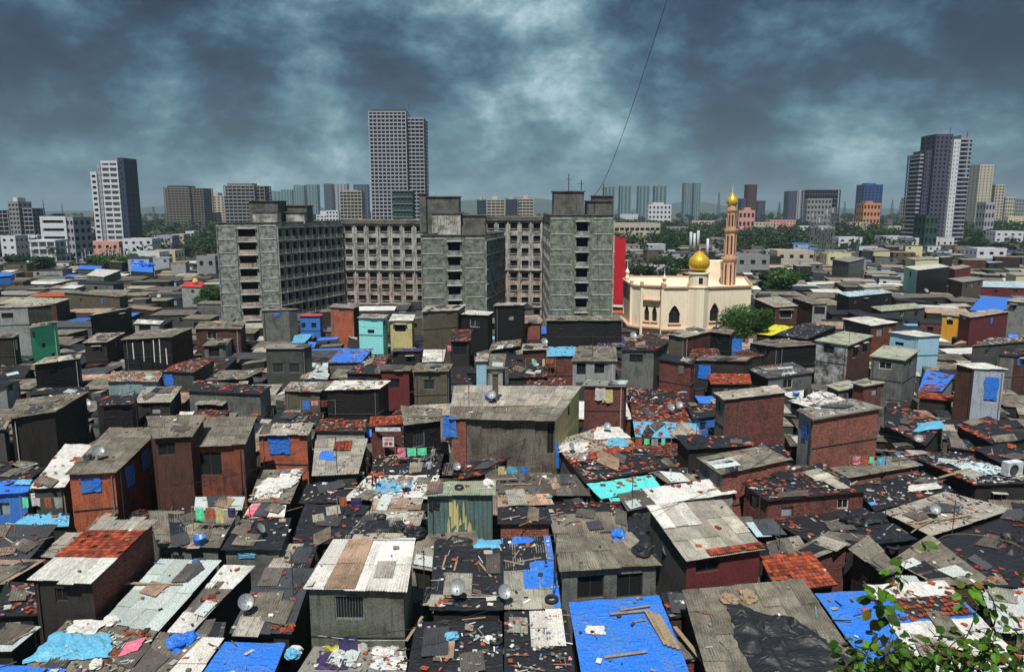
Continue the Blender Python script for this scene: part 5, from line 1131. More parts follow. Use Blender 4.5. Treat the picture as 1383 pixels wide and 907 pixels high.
for i, (x, yt, Y) in enumerate(((208, 279, 1100), (970, 260, 1500), (1052, 272, 1600), (1140, 272, 1500), (1204, 270, 1500), (1215, 272, 1500), (1052, 277, 1300))):
    lattice(['far pylon between white tower and brown block', 'far pylon left of the minaret', 'far pylon right of dark brick tower', 'far pylon right of skeletal building', 'left pylon right of the blue tower', 'right pylon right of the blue tower', 'short far pylon near dull purple tower'][i], x, 290, yt, Y, 7, 1.2, 'dkmetal', 'pylon')
for i, (x, yt) in enumerate(((932, 313), (937, 315), (942, 311), (955, 322))):
    a = D(x, 346, 260); t_ = D(x, yt, 260); mb = MB(); mb.tube([(0, 0, 0), (0, 0, t_.z)], .09, 6); q = MB(); q.lathe((0, 0, 0), [(.05, t_.z-6.5), (.45, t_.z-6.4), (.45, t_.z-.1), (.05, t_.z)], 10)
    r0 = mb.build('antenna_pole', MAT('metal')); r0.location = (a.x, a.y, 0); q.build('antenna_cover', MAT('tw_white'), r0)
    tag(r0, ['first', 'second', 'third', 'rightmost short'][i]+' of the white cylinder antennas behind the dome', 'antenna')
# ---- hanging cable from the right block up past the camera
mast = D(803, 263, 150)
mb = MB(); mb.tube([(0, 0, 0), (0, 0, mast.z-23.4)], .09, 6); mb.tube([(-.8, 0, 2.2), (.8, 0, 2.2)], .05, 4); mb.tube([(-.5, 0, 1.6), (.5, 0, 1.6)], .05, 4)
o = mb.build('antenna_mast', MAT('dkmetal')); o.location = (mast.x, mast.y, 23.4); tag(o, 'thin rooftop mast where the hanging cable ends', 'mast')
e = D(909, -26, 38); pts = []
for k in range(41):
    s = k/40; p = mast.lerp(e, s); p.z -= 3.4*4*s*(1-s)*.55; pts.append(p-mast)
mb = MB(); mb.tube(pts, [.05-.034*(k/40) for k in range(41)], 5)
for k in range(3, 40): mb.lathe(pts[k], [(.0, -.09*(1-k/50)), (.07*(1-k/46), 0), (.0, .09*(1-k/50))], 6)
o = mb.build('beaded_cable', MAT('dkmetal')); o.location = mast; tag(o, 'long thin dark beaded cable rising from block roof across the sky', 'cable')
for i, (x, y0, y1, Y) in enumerate(((552, 147, 140, 600), (470, 258, 250, 850), (768, 259, 235, 148), (785, 259, 243, 148), (815, 272, 248, 152), (700, 291, 270, 175), (1283, 181, 172, 433), (1306, 187, 178, 433), (60, 292, 270, 330), (85, 292, 275, 332))):
    a, b = D(x, y0, Y), D(x, y1, Y); mb = MB(); mb.tube([(0, 0, -.3), (0, 0, b.z-a.z)], .06+Y*.0002, 5); mb.tube([(-.6, 0, (b.z-a.z)*.7), (.6, 0, (b.z-a.z)*.7)], .03+Y*.0001, 4)
    o = mb.build('antenna_pole', MAT('dkmetal')); o.location = a
    tag(o, 'thin pole antenna on the roof of '+['the tallest tower', 'the yellow-grey mid-rise', 'the right derelict block, leftmost', 'the right derelict block, middle', 'the right derelict block, rightmost', 'the short pink derelict facade', 'the dark purple tower slice', 'the balcony tower slice', 'the white banded block, left', 'the white banded block, right'][i], 'antenna')
# ================================================================ trees
def leaf_quads(mb, blobs, n, s, rr, dark=.45, elong=1.0):
    tot = sum(b[1]**2 for b in blobs)
    for (c, r, fl) in blobs:
        k = int(n*r*r/tot)
        tone = rr.uniform(.6, 1.35)
        for _ in range(k):
            d = Vector((rr.gauss(0, 1), rr.gauss(0, 1), rr.gauss(0, 1))).normalized()
            q = r*(.45+.6*rr.random()**.6)*(1+.25*fb(d.x*2, d.y*2+d.z, 1.3, c[0]))
            p = Vector(c)+Vector((d.x*q, d.y*q, d.z*q*fl))
            u = Vector((rr.gauss(0, 1), rr.gauss(0, 1), rr.gauss(0, .5))).normalized(); v = (u.cross(d+Vector((rr.gauss(0, .5), rr.gauss(0, .5), rr.gauss(0, .5))))).normalized()
            sz = s*rr.uniform(.6, 1.3); t = tone*rr.uniform(.7, 1.3)
            mb.face([p-u*sz*elong, p-v*sz*.55, p+u*sz*elong, p+v*sz*.55], (t, t*rr.uniform(.92, 1.08), t), uv=[(0, 0), (1, 0), (1, 1), (0, 1)])
def make_tree(name, h, r, n, s, seed, leaf='leaf', nb=9, fl=.75, label=None, cat='tree'):
    rr = random.Random(seed); root = empty(name, (0, 0, 0), label, cat)
    blobs = [((0, 0, h-r*.75), r*.75, fl)]
    for k in range(nb):
        a = rr.uniform(0, 2*PI); d = rr.uniform(.35, .85)*r
        blobs.append(((d*math.cos(a), d*math.sin(a), h-r*rr.uniform(.45, 1.25)), r*rr.uniform(.28, .48), fl*rr.uniform(.7, 1.1)))
    tb = MB(); th = h-r*1.1; bend = Vector((rr.uniform(-.3, .3), rr.uniform(-.3, .3), 0))
    top = Vector((0, 0, th))+bend
    tb.tube([(0, 0, -.2), Vector((0, 0, th*.5))+bend*.3, top], [r*.085, r*.065, r*.05], 7)
    for b in blobs[1:]:
        c = Vector(b[0]); tb.tube([top-Vector((0, 0, rr.uniform(0, .3)*th)), (top+c)/2+Vector((0, 0, -.15*r)), c], [r*.04, r*.028, r*.012], 5)
    tb.build('trunk', MAT('bark'), root)
    cb = MB(); leaf_quads(cb, blobs, n, s, rr); cb.build('crown', MAT(leaf), root)
    return root
def make_palm(seed, h=9, label=None):
    rr = random.Random(seed); root = empty('palm_tree', (0, 0, 0), label, 'palm'); tb = MB()
    pts = [Vector((.5*math.sin(k/6), .2*k/6, h*k/6)) for k in range(7)]; tb.tube(pts, [.22-.015*k for k in range(7)], 7); tb.build('trunk', MAT('bark'), root)
    cb = MB(); top = pts[-1]
    for k in range(20):
        a = k*2.4; el = rr.uniform(-.2, 1.0); L_ = rr.uniform(2.4, 3.4); prev = top.copy(); d0 = Vector((math.cos(a), math.sin(a), 0))
        P_ = [top + d0*L_*s*math.cos(el*.6) + Vector((0, 0, L_*(s*math.sin(el)-s*s*(.55+.25*rr.random())))) for s in [i/8 for i in range(9)]]
        for i in range(8):
            for j in (0, .5):
                p = P_[i].lerp(P_[i+1], j); t = (P_[i+1]-P_[i]).normalized(); sd = t.cross(Vector((0, 0, 1))).normalized(); ll = .75*math.sin(PI*(i+1+j)/10)+.15
                for sg in (-1, 1):
                    tip = p+sd*sg*ll+t*.35-Vector((0, 0, .35*ll)); tn = rr.uniform(.6, 1.3)
                    cb.face([p, p+t*.16, tip], (tn, tn, tn), uv=[(0, 0), (1, 0), (1, 1)])
        cb.tube(P_, [.04]*9, 4, (.8, .9, .5))
    cb.build('crown', MAT('leafd'), root); return root
def setpos(o, x, y, z=0): o.location = (x, y, z)
t = make_tree('leafy_tree', 8.4, 4.2, 9000, .17, 3, 'leaf', 12, .62, 'dense round leafy tree in front of the mosque')
p = P(1001, 452, 3); t.location = (p.x, p.y, 0); t.scale = (1.18,)*3; ANCH.append(('the leafy mosque tree', 1000, 420)); RES.append([Vector((p.x+a, p.y+b, 0)) for a, b in ((-1, -1), (1, -1), (1, 1), (-1, 1))])
t = make_tree('leafy_tree', 8, 3.4, 3500, .26, 5, 'leaf', 8, .8, 'bushy green tree beside the leftmost derelict block'); p = P(285, 412, 3); t.location = (p.x, p.y, 0)
bigs = [make_tree('broad_tree', 10, 5, 2600, .42, s, m, 10, .7) for s, m in ((11, 'leaf'), (12, 'leafd'), (13, 'leafd'))]
NT = 0
def put_tree(x, ytop, yb, sc, k, label, zb=0):
    global NT
    p = P(x, yb, 0.5); o = place(bigs[k], (p.x, p.y, 0), R.uniform(0, 6), sc, label, None)
    o.name = 'broad_tree'; return o
for i, (x, yb, sc, k, lab) in enumerate(((1058, 402, 1.0, 0, 'wide green tree behind the leafy mosque tree'), (1040, 398, .8, 1, 'dark tree between mosque and the wide green tree'), (1080, 390, .75, 1, 'dark tree right of the wide green tree'), (870, 392, .95, 1, 'dark tree between red building and mosque'),
        (900, 378, .9, 2, 'dark tree behind the mosque left corner'), (925, 372, .8, 1, 'dark tree behind the golden dome'), (738, 385, .8, 1, 'tree glimpsed between the derelict blocks'), (736, 400, .7, 0, 'green bush at the gap between derelict blocks'),
        (140, 372, .95, 0, 'leftmost green tree below the white left tower'), (158, 371, .9, 0, 'green tree among white posts on the left'), (176, 370, .95, 0, 'green tree right of the white posts'), (128, 366, .7, 1, 'dark bush below the white left tower'),
        (195, 358, .8, 1, 'dark tree right of the white posts'), (60, 372, .9, 1, 'dark tree under the white open balcony building'), (24, 370, .9, 1, 'dark tree near the left edge'), (8, 355, .9, 2, 'dark tree at the far left edge'), (90, 362, .8, 1, 'tree right of the white open balcony building'),
        (250, 352, .9, 1, 'dark tree left of the leftmost derelict block'), (275, 348, .9, 2, 'tree touching the leftmost derelict block'), (225, 345, .9, 0, 'tree below the brown unfinished block'), (1100, 352, .9, 1, 'dark tree at the feet of the lattice masts'), (1128, 350, .8, 2, 'dark tree right of the lattice masts'),
        (1300, 345, 1.0, 1, 'dark tree right of the long white school'), (1325, 343, 1.0, 2, 'second dark tree right of the long white school'), (1346, 345, .9, 1, 'third dark tree right of the long white school'), (1180, 335, 1.0, 1, 'dark tree left of the long white school'), (1160, 338, 1.0, 2, 'second dark tree left of the long white school'))):
    put_tree(x, 0, yb, sc, k, lab)
palm = make_palm(3, 10, 'tall palm tree behind the small mosque minaret')
for i, (x, yb, sc, lab) in enumerate(((897, 388, 1.0, 'tall palm tree behind the small mosque minaret'), (882, 386, .9, 'palm tree left of the mosque palm'), (75, 368, 1.0, 'palm tree below the white banded block'), (84, 366, .8, 'smaller palm right of the palm below the white block'), (48, 374, .7, 'low palm near the left edge'))):
    p = P(x, yb, .5); place(palm, (p.x, p.y, 0), i*1.3, sc, lab, None)
# white posts in the green plot on the left
pp = MB(); pp.tube([(0, 0, 0), (0, 0, 9)], .16, 6); pp = pp.build('white_post', MAT('tw_white')); tag(pp, 'x', 'post')
for i in range(14):
    x = 112+i*5.2+R.uniform(-1, 1); p = P(x, 361+R.uniform(-3, 3), .5); place(pp, (p.x, p.y, 0), 0, R.uniform(.75, 1.1), 'slim white bare post in the green plot below the white left tower', 'white posts in the green plot')
# far wood: one stuff object
wb = MB(); rr = random.Random(99)
def wood(x0, x1, Y0, Y1, n, hmin=6, hmax=13):
    for _ in range(n):
        Y = math.sqrt(rr.uniform(Y0*Y0, Y1*Y1)); px = rr.uniform(x0, x1); X = (px-W/2)/F*Y*1.0
        if any(len(q) == 4 and min(v.x for v in q)-3 < X < max(v.x for v in q)+3 and min(v.y for v in q)-(34 if Y < 480 else 14) < Y < max(v.y for v in q) for q in RES): continue
        h = rr.uniform(hmin, hmax); r = rr.uniform(3.5, 7.5); s = .5+Y*.0012
        leaf_quads(wb, [((X, Y, h-r*.6), r, .75), ((X+rr.uniform(-r, r), Y+rr.uniform(-2, 2), h-r), r*.7, .7)], int(75), s, rr)
wood(820, 1400, 395, 650, 620, 7, 11); wood(820, 1400, 650, 1000, 420, 7, 13); wood(820, 1400, 1000, 2400, 380, 9, 17); wood(-30, 300, 335, 620, 240, 7, 11); wood(-30, 300, 620, 1200, 150, 8, 14); wood(-30, 830, 1000, 2400, 240, 8, 16); wood(825, 930, 175, 330, 26, 6, 8)
tag(wb.build('far_wood', MAT('leafd')), kind='stuff', label='dark green belt of distant trees along the horizon', cat='wood')
# leafy branches growing up in front of the camera, lower right
rr = random.Random(21)
def px(x, y, Y): return D(x, y, Y)
fr = empty('leafy_shrub', (5.2, 8.2, 0), 'leafy branches with curved bare stems in the lower right foreground', 'shrub')
O = Vector((5.2, 8.2, 0)); sb = MB(); lb = MB()
def leaf(mb, p, d, up, s, tone):
    d = d.normalized(); sd = d.cross(up).normalized(); up = sd.cross(d)
    K = [(0, 0), (.25, .30), (.5, .36), (.78, .22), (1.0, 0)]
    for sg in (-1, 1):
        for (a, wa), (b, wb_) in zip(K[:-1], K[1:]):
            q = [p+d*s*a-up*s*.12*a*a, p+d*s*b-up*s*.12*b*b, p+d*s*b+sd*sg*s*wb_+up*s*(.08-.12*b*b), p+d*s*a+sd*sg*s*wa+up*s*(.08-.12*a*a)]
            mb.face(q if wa > 0 or sg else q, tone, uv=[(0, 0), (1, 0), (1, 1), (0, 1)])
def branch(pts, r0, nleaf, ls, lo=.25, spread=.16):
    W_ = [px(*q)-O for q in pts]; sm = []
    for i in range(len(W_)-1):
        a, b = W_[i], W_[i+1]; pa = W_[max(0, i-1)]; nb_ = W_[min(len(W_)-1, i+2)]
        for k in range(6):
            t = k/6; sm.append(.5*((2*a)+(b-pa)*t+(2*pa-5*a+4*b-nb_)*t*t+(3*a-pa-3*b+nb_)*t**3))
    sm.append(W_[-1]); n = len(sm)
    sb.tube(sm, [max(.0025, r0*(1-.8*i/n)) for i in range(n)], 5)
    for _ in range(nleaf):
        i = int(rr.uniform(lo, 1)*(n-1)); p = sm[i]; d = Vector((rr.gauss(0, 1), rr.gauss(0, .8), rr.gauss(-.1, .6))).normalized()
        q = p+d*rr.uniform(.01, spread); tn = rr.uniform(.3, 1.45)*(.35+.65*min(1, rr.random()*1.6)); col = (tn*rr.uniform(.8, 1.3), tn, tn*.8)
        if rr.random() < .12: col = (1.6, .5, .6)
        sb.tube([p, q], .002, 3, cap=False)
        leaf(lb, q, Vector((d.x, d.y, d.z-.3)), Vector((rr.gauss(0, .4), -.3+rr.gauss(0, .4), 1)), ls*rr.uniform(.6, 1.2), col)
sb.tube([(0, 0, -0.2), (.15, -.1, 9), (-.1, .1, 17.0), tuple(px(1300, 960, 7.6)-O)], [.13, .1, .06, .03], 7)
branch([(1300, 960, 7.6), (1330, 880, 7.3), (1345, 825, 7.1), (1325, 790, 7.0), (1298, 790, 7.0)], .012, 26, .11, .55)
branch([(1300, 960, 7.6), (1270, 910, 7.4), (1305, 860, 7.2), (1320, 815, 7.1), (1312, 795, 7.1)], .01, 26, .12, .3, .2)
branch([(1280, 960, 7.4), (1240, 900, 7.2), (1215, 865, 7.2), (1180, 880, 7.1), (1150, 905, 7.1)], .009, 44, .11, .2, .22)
branch([(1270, 950, 7.2), (1268, 910, 7.1), (1285, 870, 7.0), (1330, 848, 6.9), (1395, 850, 6.9)], .01, 30, .10, .1, .18)
branch([(1260, 960, 7.0), (1230, 890, 6.9), (1260, 870, 6.9), (1310, 900, 6.9), (1390, 905, 6.9)], .009, 44, .11, .1, .2)
branch([(1250, 950, 6.9), (1200, 900, 6.8), (1205, 850, 6.8), (1215, 780, 6.8), (1240, 730, 6.9)], .008, 10, .13, .35, .08)
branch([(1205, 850, 6.8), (1195, 830, 6.7), (1190, 815, 6.7), (1182, 822, 6.6)], .005, 22, .15, .3, .12)
branch([(1215, 780, 6.8), (1205, 772, 6.7), (1200, 768, 6.7)], .004, 8, .10, .2, .08)
branch([(1395, 750, 6.8), (1365, 732, 6.8), (1320, 722, 6.8), (1280, 722, 6.8), (1255, 735, 6.8), (1243, 728, 6.8)], .008, 3, .11, .9, .04)
branch([(1420, 960, 7.0), (1408, 850, 6.9), (1395, 750, 6.8)], .012, 8, .1, .3)
for k in range(13):
    x = 1150+k*19; branch([(1290, 960, 6.6), (x, 925, 6.5), (x+rr.uniform(-15, 15), 893+rr.uniform(-8, 10), 6.5), (x+rr.uniform(-25, 25), 868+rr.uniform(-6, 14), 6.4)], .006, 30, .10, .35, .17)
sb.build('stems', MAT('bark'), fr); lb.build('leaves', MAT('leafn'), fr)
# ================================================================ fill between the known huts
def sat(Aq, Bq):
    for poly in (Aq, Bq):
        for i in range(len(poly)):
            a, b = poly[i], poly[(i+1) % len(poly)]; nx, ny = b.y-a.y, a.x-b.x
            pa = [p.x*nx+p.y*ny for p in Aq]; pb = [p.x*nx+p.y*ny for p in Bq]
            if max(pa) <= min(pb) or max(pb) <= min(pa): return False
    return True
OCC = []
for h in HOUSES:
    q = [pt2(p) for p in h['wc']]; OCC.append((q, sum(q, Vector())/4, max((a-b).length for a in q for b in q)/2))
for q in RES: OCC.append((q, sum(q, Vector())/len(q), max((a-b).length for a in q for b in q)/2))
CELL = 12.0; GR = {}
def cells(c, r):
    for i in range(int((c.x-r)//CELL), int((c.x+r)//CELL)+1):
        for j in range(int((c.y-r)//CELL), int((c.y+r)//CELL)+1): yield (i, j)
def occ_add(o):
    for k in cells(o[1], o[2]): GR.setdefault(k, []).append(o)
for o in OCC: occ_add(o)
def free(q, c, r):
    seen = set()
    for k in cells(c, r):
        for o in GR.get(k, ()):
            if id(o) in seen: continue
            seen.add(id(o))
            if (o[1]-c).length < o[2]+r and sat(q, o[0]): return False
    return True
rf = random.Random(5); CAND = []
def fillband(Y0, Y1, sizes, tries, hz):
    for (sw, sd, nt) in sizes:
        for _ in range(int(tries*nt)):
            Y = math.sqrt(rf.uniform(Y0*Y0, Y1*Y1)); X = rf.uniform(-.74, .74)*Y
            fx = X/Y
            if (fx < -.2 and Y > 325) or Y > 400: continue
            w = sw*rf.uniform(.8, 1.25); d = sd*rf.uniform(.8, 1.2)
            ang = (.18-.75*max(0, fx)+.25*min(0, fx)) + rf.gauss(0, .05)
            ca, sa = math.cos(ang), math.sin(ang)
            q = [Vector((X+ca*a-sa*b, Y+sa*a+ca*b, 0)) for a, b in ((-w/2, -d/2), (w/2, -d/2), (w/2, d/2), (-w/2, d/2))]
            c = Vector((X, Y, 0)); r = math.hypot(w, d)/2
            q = [p+Vector((rf.uniform(-.35, .35), rf.uniform(-.35, .35), 0)) for p in q]
            if not free(q, c, r): continue
            z = hz(Y, rf); occ_add((q, c, r)); CAND.append((Y, X, q, z))
near = lambda Y, r: r.uniform(2.25, 2.75)
far = lambda Y, r: r.uniform(2.6, 3.6) if r.random() < .72 else r.uniform(3.6, 5.6+Y*.006)
fillband(27, 130, [(6.5, 5.5, 1.2), (5, 4, 1.8), (3.6, 3, 3.5), (2.4, 2.2, 6), (1.6, 1.5, 6)], 1500, near)
fillband(130, 260, [(9, 6, 1.5), (6.5, 5, 2), (4.5, 3.6, 2.2)], 1900, lambda Y, r: r.uniform(2.6, 3.3) if r.random() < .8 else r.uniform(3.4, 4.6))
fillband(260, 420, [(8, 5.5, 2.4), (6, 4.5, 3.2), (4, 3.4, 2.6)], 1500, far)
CAND.sort(key=lambda c: c[0]*(1.0))
ROOFP = [('black', 24), ('mixt', 14), ('asb', 26), ('asbl', 12), ('dark', 10), ('dcorr', 6), ('rust', 5), ('bluet', 1.6), ('whitet', 2.2), ('tilew', 2.5), ('cyant', .8), ('galv', 1.5)]
ROOFF = [('asb', 24), ('asbl', 15), ('dark', 22), ('black', 18), ('rust', 6), ('white', 7), ('conc', 8), ('bluet', 1.3), ('galv', 3), ('pale', 1.5)]
WALLP = [('w_dark', 30), ('w_dgrey', 18), ('w_grey', 16), ('w_brown', 14), ('w_black', 8), ('w_olive', 8), ('w_pale', 6), ('w_dbrick', 6)]
WALLF = [('w_dark', 18), ('w_grey', 22), ('w_pale', 16), ('w_dgrey', 12), ('w_brown', 10), ('w_olive', 8), ('w_lyellow', 2), ('w_lblue', 2), ('w_lgrey', 8), ('w_maroon', 2), ('tw_white', 4)]
def pick(t, r):
    s = r.uniform(0, sum(a[1] for a in t))
    for k, w in t:
        s -= w
        if s <= 0: return k
    return t[0][0]
LIM = 296-len(HOUSES)
cnt = 0; REST = []
for (Y, X, q, z) in CAND:
    sl = rf.uniform(.12, .5); f = rf.random()
    dz = (0, 0, sl, sl) if f < .6 else (sl, 0, 0, sl) if f < .8 else (0, sl, sl, 0)
    C = [Vector((p.x, p.y, z+d+rf.uniform(-.12, .12))) for p, d in zip(q, dz)]
    cxy = proj(sum(C, Vector())/4)
    rk = pick(ROOFP if Y < 190 else ROOFF, rf); wk = pick(WALLP if Y < 190 else WALLF, rf)
    if cnt < LIM and -12 < cxy[0] < 1395 and cxy[1] < 925:
        h = house(None, None, roof=rk, wall=wk, auto=True, C=C, over=.1, ld=1.6 if rk in ('black', 'dark', 'mixt') else .7); cnt += 1
    else: REST.append((Y, C, rk, wk))
# everything beyond the 300 largest: one object
far_mb = MB(); fm = []
def fmi(k):
    if k not in fm: fm.append(k)
    return fm.index(k)
rst = random.Random(31)
for (Y, C, rk, wk) in REST:
    if Y < 120: 
        roof_zone(far_mb, fm, C, 0, 1, 0, 1, rk, 140)
    else:
        q = [c.copy() for c in C]; t = rst.uniform(.7, 1.25)
        far_mb.grid([[q[0], q[1]], [q[3], q[2]]], (t, t, t), fmi({'mixt': 'black', 'tilew': 'tile'}.get(rk, rk)), [[(0, 0), ((q[1]-q[0]).length, 0)], [(0, (q[3]-q[0]).length), ((q[1]-q[0]).length, (q[3]-q[0]).length)]], thick=.09, smooth=False)
    cen = sum(C, Vector())/4
    for k in range(4):
        A, B = C[k].lerp(cen, .05), C[(k+1) % 4].lerp(cen, .05)
        n = out_n(A, B, cen); vis = n.dot(Vector((-cen.x, -cen.y, 0)).normalized()) > 0
        ops = []; Lw = (pt2(B)-pt2(A)).length; ht = min(A.z, B.z)-.1
        if vis and ht > 3.0 and Lw > 3:
            m = int(Lw/2.8)
            for i in range(m):
                s = (i+.5)/m*Lw
                if rst.random() < .6: ops.append((s-.5, s+.5, ht-1.5, ht-.55))
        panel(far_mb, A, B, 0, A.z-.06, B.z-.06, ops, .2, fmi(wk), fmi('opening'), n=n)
tag(far_mb.build('shanty_houses_beyond', [MAT(k) for k in fm]), label='crowded mass of far shanty roofs and walls behind the nearer huts', cat='shanty houses', kind='stuff')
# low buildings between the distant trees
rb = random.Random(8)
LB = [(862, 905, 360, 370), (995, 1040, 344, 362), (1050, 1103, 338, 352), (1133, 1165, 320, 332), (895, 925, 345, 352), (1010, 1045, 300, 310), (1040, 1075, 297, 305), (838, 862, 289, 297), (1117, 1150, 342, 352), (1345, 1383, 312, 330), (1320, 1360, 335, 345),
      (960, 992, 321, 332), (1200, 1240, 305, 313), (165, 205, 322, 338), (205, 232, 318, 334), (232, 248, 316, 330), (108, 160, 326, 338), (170, 215, 340, 352), (60, 80, 335, 345), (0, 20, 318, 345), (22, 50, 318, 330), (265, 290, 345, 365), (196, 236, 338, 350), (250, 262, 312, 322), (112, 128, 306, 316), (1148, 1176, 300, 308), (1262, 1300, 306, 316), (1230, 1262, 292, 299), (1362, 1383, 292, 300), (1105, 1128, 305, 314), (1080, 1098, 305, 312), (900, 930, 306, 313), (935, 965, 298, 305)]
cols = ['tw_white', 'tw_grey', 'tw_beige', 'tw_white', 'tw_lilac', 'tw_beige', 'tw_pink', 'tw_white', 'w_lyellow', 'tw_white']
LOWB = []
for i, (x0, x1, yt, yb) in enumerate(LB):
    Y = P((x0+x1)/2, yb+4, 3.5).y; a, b = D(x0, yt, Y), D(x1, yt, Y); zt = a.z
    if zt < 3.5: zt = 3.5
    rows = max(1, int(zt/3.2)); m = cols[i % len(cols)]; ncol = max(2, int((b.x-a.x)/3.5))
    wn = WNAME.get(m, m[3:] if m.startswith('tw_') else m)
    kw = dict(fz=.35, wz=.35, cw=.4, depth=.25)
    root, _ = box_building('low_building', None, a, b, 9, zt, {'F': (m, rows, ncol, kw), 'R': (m, rows, 3, kw), 'L': (m, rows, 3, kw)}, rb.choice(['conc', 'asbl', 'conc', 'white']), 'building', wins=Y < 420, style='dark', top=.5, maxwin=20)
    LOWB.append((root, '%s low building with %s floor%s' % (wn, ['one', 'two', 'three', 'four', 'five', 'six'][min(rows, 6)-1], 's' if rows > 1 else ''), (x0+x1)/2, yt))
# ================================================================ things lying on roofs
PRO = {}
def proto(name, cat, parts):
    root = None
    for i, (pn, mb, mat) in enumerate(parts):
        o = mb.build(pn, [MAT(m) for m in mat] if isinstance(mat, list) else MAT(mat))
        if i == 0:
            root = o; o.name = name; root['category'] = cat
        else: o.parent = root
    return root
rp = random.Random(17)
def dish_proto():
    root = empty('satellite_dish', (0, 0, 0), 'x', 'satellite dish')
    Mx = Matrix.Rotation(math.radians(52), 3, 'X')
    b = MB(); rows = []
    for r, z in ((.02, 0), (.15, .012), (.3, .05), (.42, .10), (.46, .13)):
        rows.append([Mx @ Vector((r*math.cos(k*PI/10), r*1.06*math.sin(k*PI/10), z))+Vector((0, 0, .85)) for k in range(21)])
    b.grid(rows, mi=0, thick=0); b.build('bowl', MAT('metal'), root)
    q = MB(); q.tube([(0, 0, 0), (0, .05, .82)], .025, 6); q.tube([(-.2, -.2, 0), (0, .05, .6)], .015, 5); q.tube([(.2, -.2, 0), (0, .05, .6)], .015, 5); q.build('stand', MAT('dkmetal'), root)
    q = MB(); f = Mx @ Vector((0, -.05, .42))+Vector((0, 0, .85)); q.tube([Mx @ Vector((0, -.44, .12))+Vector((0, 0, .85)), f], .014, 5); q.box(f, (.07, .07, .1)); q.build('feed_arm', MAT('slab'), root)
    return root
PRO['dish'] = dish_proto()
def lump(seed, rx, ry, rz, n=10):
    mb = MB(); rows = []
    for j in range(n):
        ph = j/(n-1)*PI*.5; row = []
        for i in range(15):
            a = (i % 14)/14*2*PI; d = Vector((math.cos(a)*math.cos(PI/2-ph), math.sin(a)*math.cos(PI/2-ph), math.sin(PI/2-ph)))
            k = 1+.5*noise.noise(d*2.1+Vector((seed, 0, 0)))+.22*noise.noise(d*4.5+Vector((0, seed, 0)))
            row.append((d.x*rx*k, d.y*ry*k, max(0, d.z*rz*k) if j < n-1 else 0))
        rows.append(row)
    mb.grid(rows, smooth=False); return mb
def simple(name, cat, mb, mat): return proto(name, cat, [(name, mb, mat)])
q = MB(); q.box((0, 0, .03), (2.2, .16, .035)); PRO['plank'] = simple('plank', 'plank', q, 'wood')
q = MB(); q.tube([(-1.6, 0, .05), (-.3, .06, .07), (1.6, -.03, .05)], [.045, .04, .03], 6); PRO['pole'] = simple('bamboo_pole', 'pole', q, 'wood')
q = MB(); q.tube([(-1.4, 0, .04), (1.4, 0, .04)], .035, 6); PRO['pipe'] = simple('metal_pipe', 'pipe', q, 'metal')
q = MB(); pr = []
for k in range(13): a = k/12*2*PI; pr.append((.28+.09*math.cos(a), .1+.09*math.sin(a)))
q.lathe((0, 0, 0), pr, 20); PRO['tyre'] = simple('old_tyre', 'tyre', q, 'rubber')
for nm, mt, ct in (('bblack', 'black', 'plastic bundle'), ('bwhite', 'whitet', 'plastic bundle'), ('bblue', 'bluet', 'plastic bundle'), ('bcyan', 'cyant', 'plastic bundle'), ('bbrown', 'wood', 'rubble heap')):
    PRO[nm] = simple('plastic_bundle' if ct == 'plastic bundle' else 'rubble_heap', ct, lump(hash(nm) % 7+1.5, .45, .36, .28), mt)
q = MB()
for i in range(1): 
    rows = []
    for j in (0, 1): rows.append([((k/28-.5)*1.0, (j-.5)*1.4, .03+.022*math.sin(k/4*2*PI)) for k in range(29)])
    q.grid(rows, thick=.01, uvrows=[[(k/28, j*1.4) for k in range(29)] for j in (0, 1)])
PRO['offcut'] = simple('corrugated_offcut', 'sheet offcut', q, 'asbl')
q = MB(); q.lathe((0, 0, 0), [(.02, 0), (.42, 0), (.44, .1), (.43, .4), (.45, .45), (.43, .8), (.36, .95), (.18, 1.02), (.17, 1.1), (.02, 1.1)], 18); PRO['tank'] = simple('water_tank', 'water tank', q, 'rubber')
q = MB(); q.lathe((0, 0, 0), [(.02, 0), (.24, 0), (.29, .3), (.30, .34), (.27, .33), (.22, .04), (.02, .03)], 16); PRO['tub'] = simple('plastic_tub', 'tub', q, 'bluet')
def tile_mesh(broken, seed):
    r = random.Random(seed); q = MB(); n = 5; rows = []
    for j in (0, 1):
        rows.append([((k/n-.5)*.26, (j-.5)*.38+(r.uniform(-.09, .09) if broken and j else 0), .045+.03*math.sin(k/n*2*PI)) for k in range(n+1)])
    t_ = r.uniform(.4, 1.1); q.grid(rows, (t_, t_, t_), 0, thick=.022); return q
TM = []
for i in range(8):
    o = tile_mesh(i % 2, i).build('loose_tile', MAT('tile')); TM.append(o.data); bpy.data.objects.remove(o)
for i in range(2):
    q = MB(); q.box((0, 0, .05), (.24, .12, .09)); o = q.build('loose_brick', MAT('w_brown')); TM.append(o.data); bpy.data.objects.remove(o)
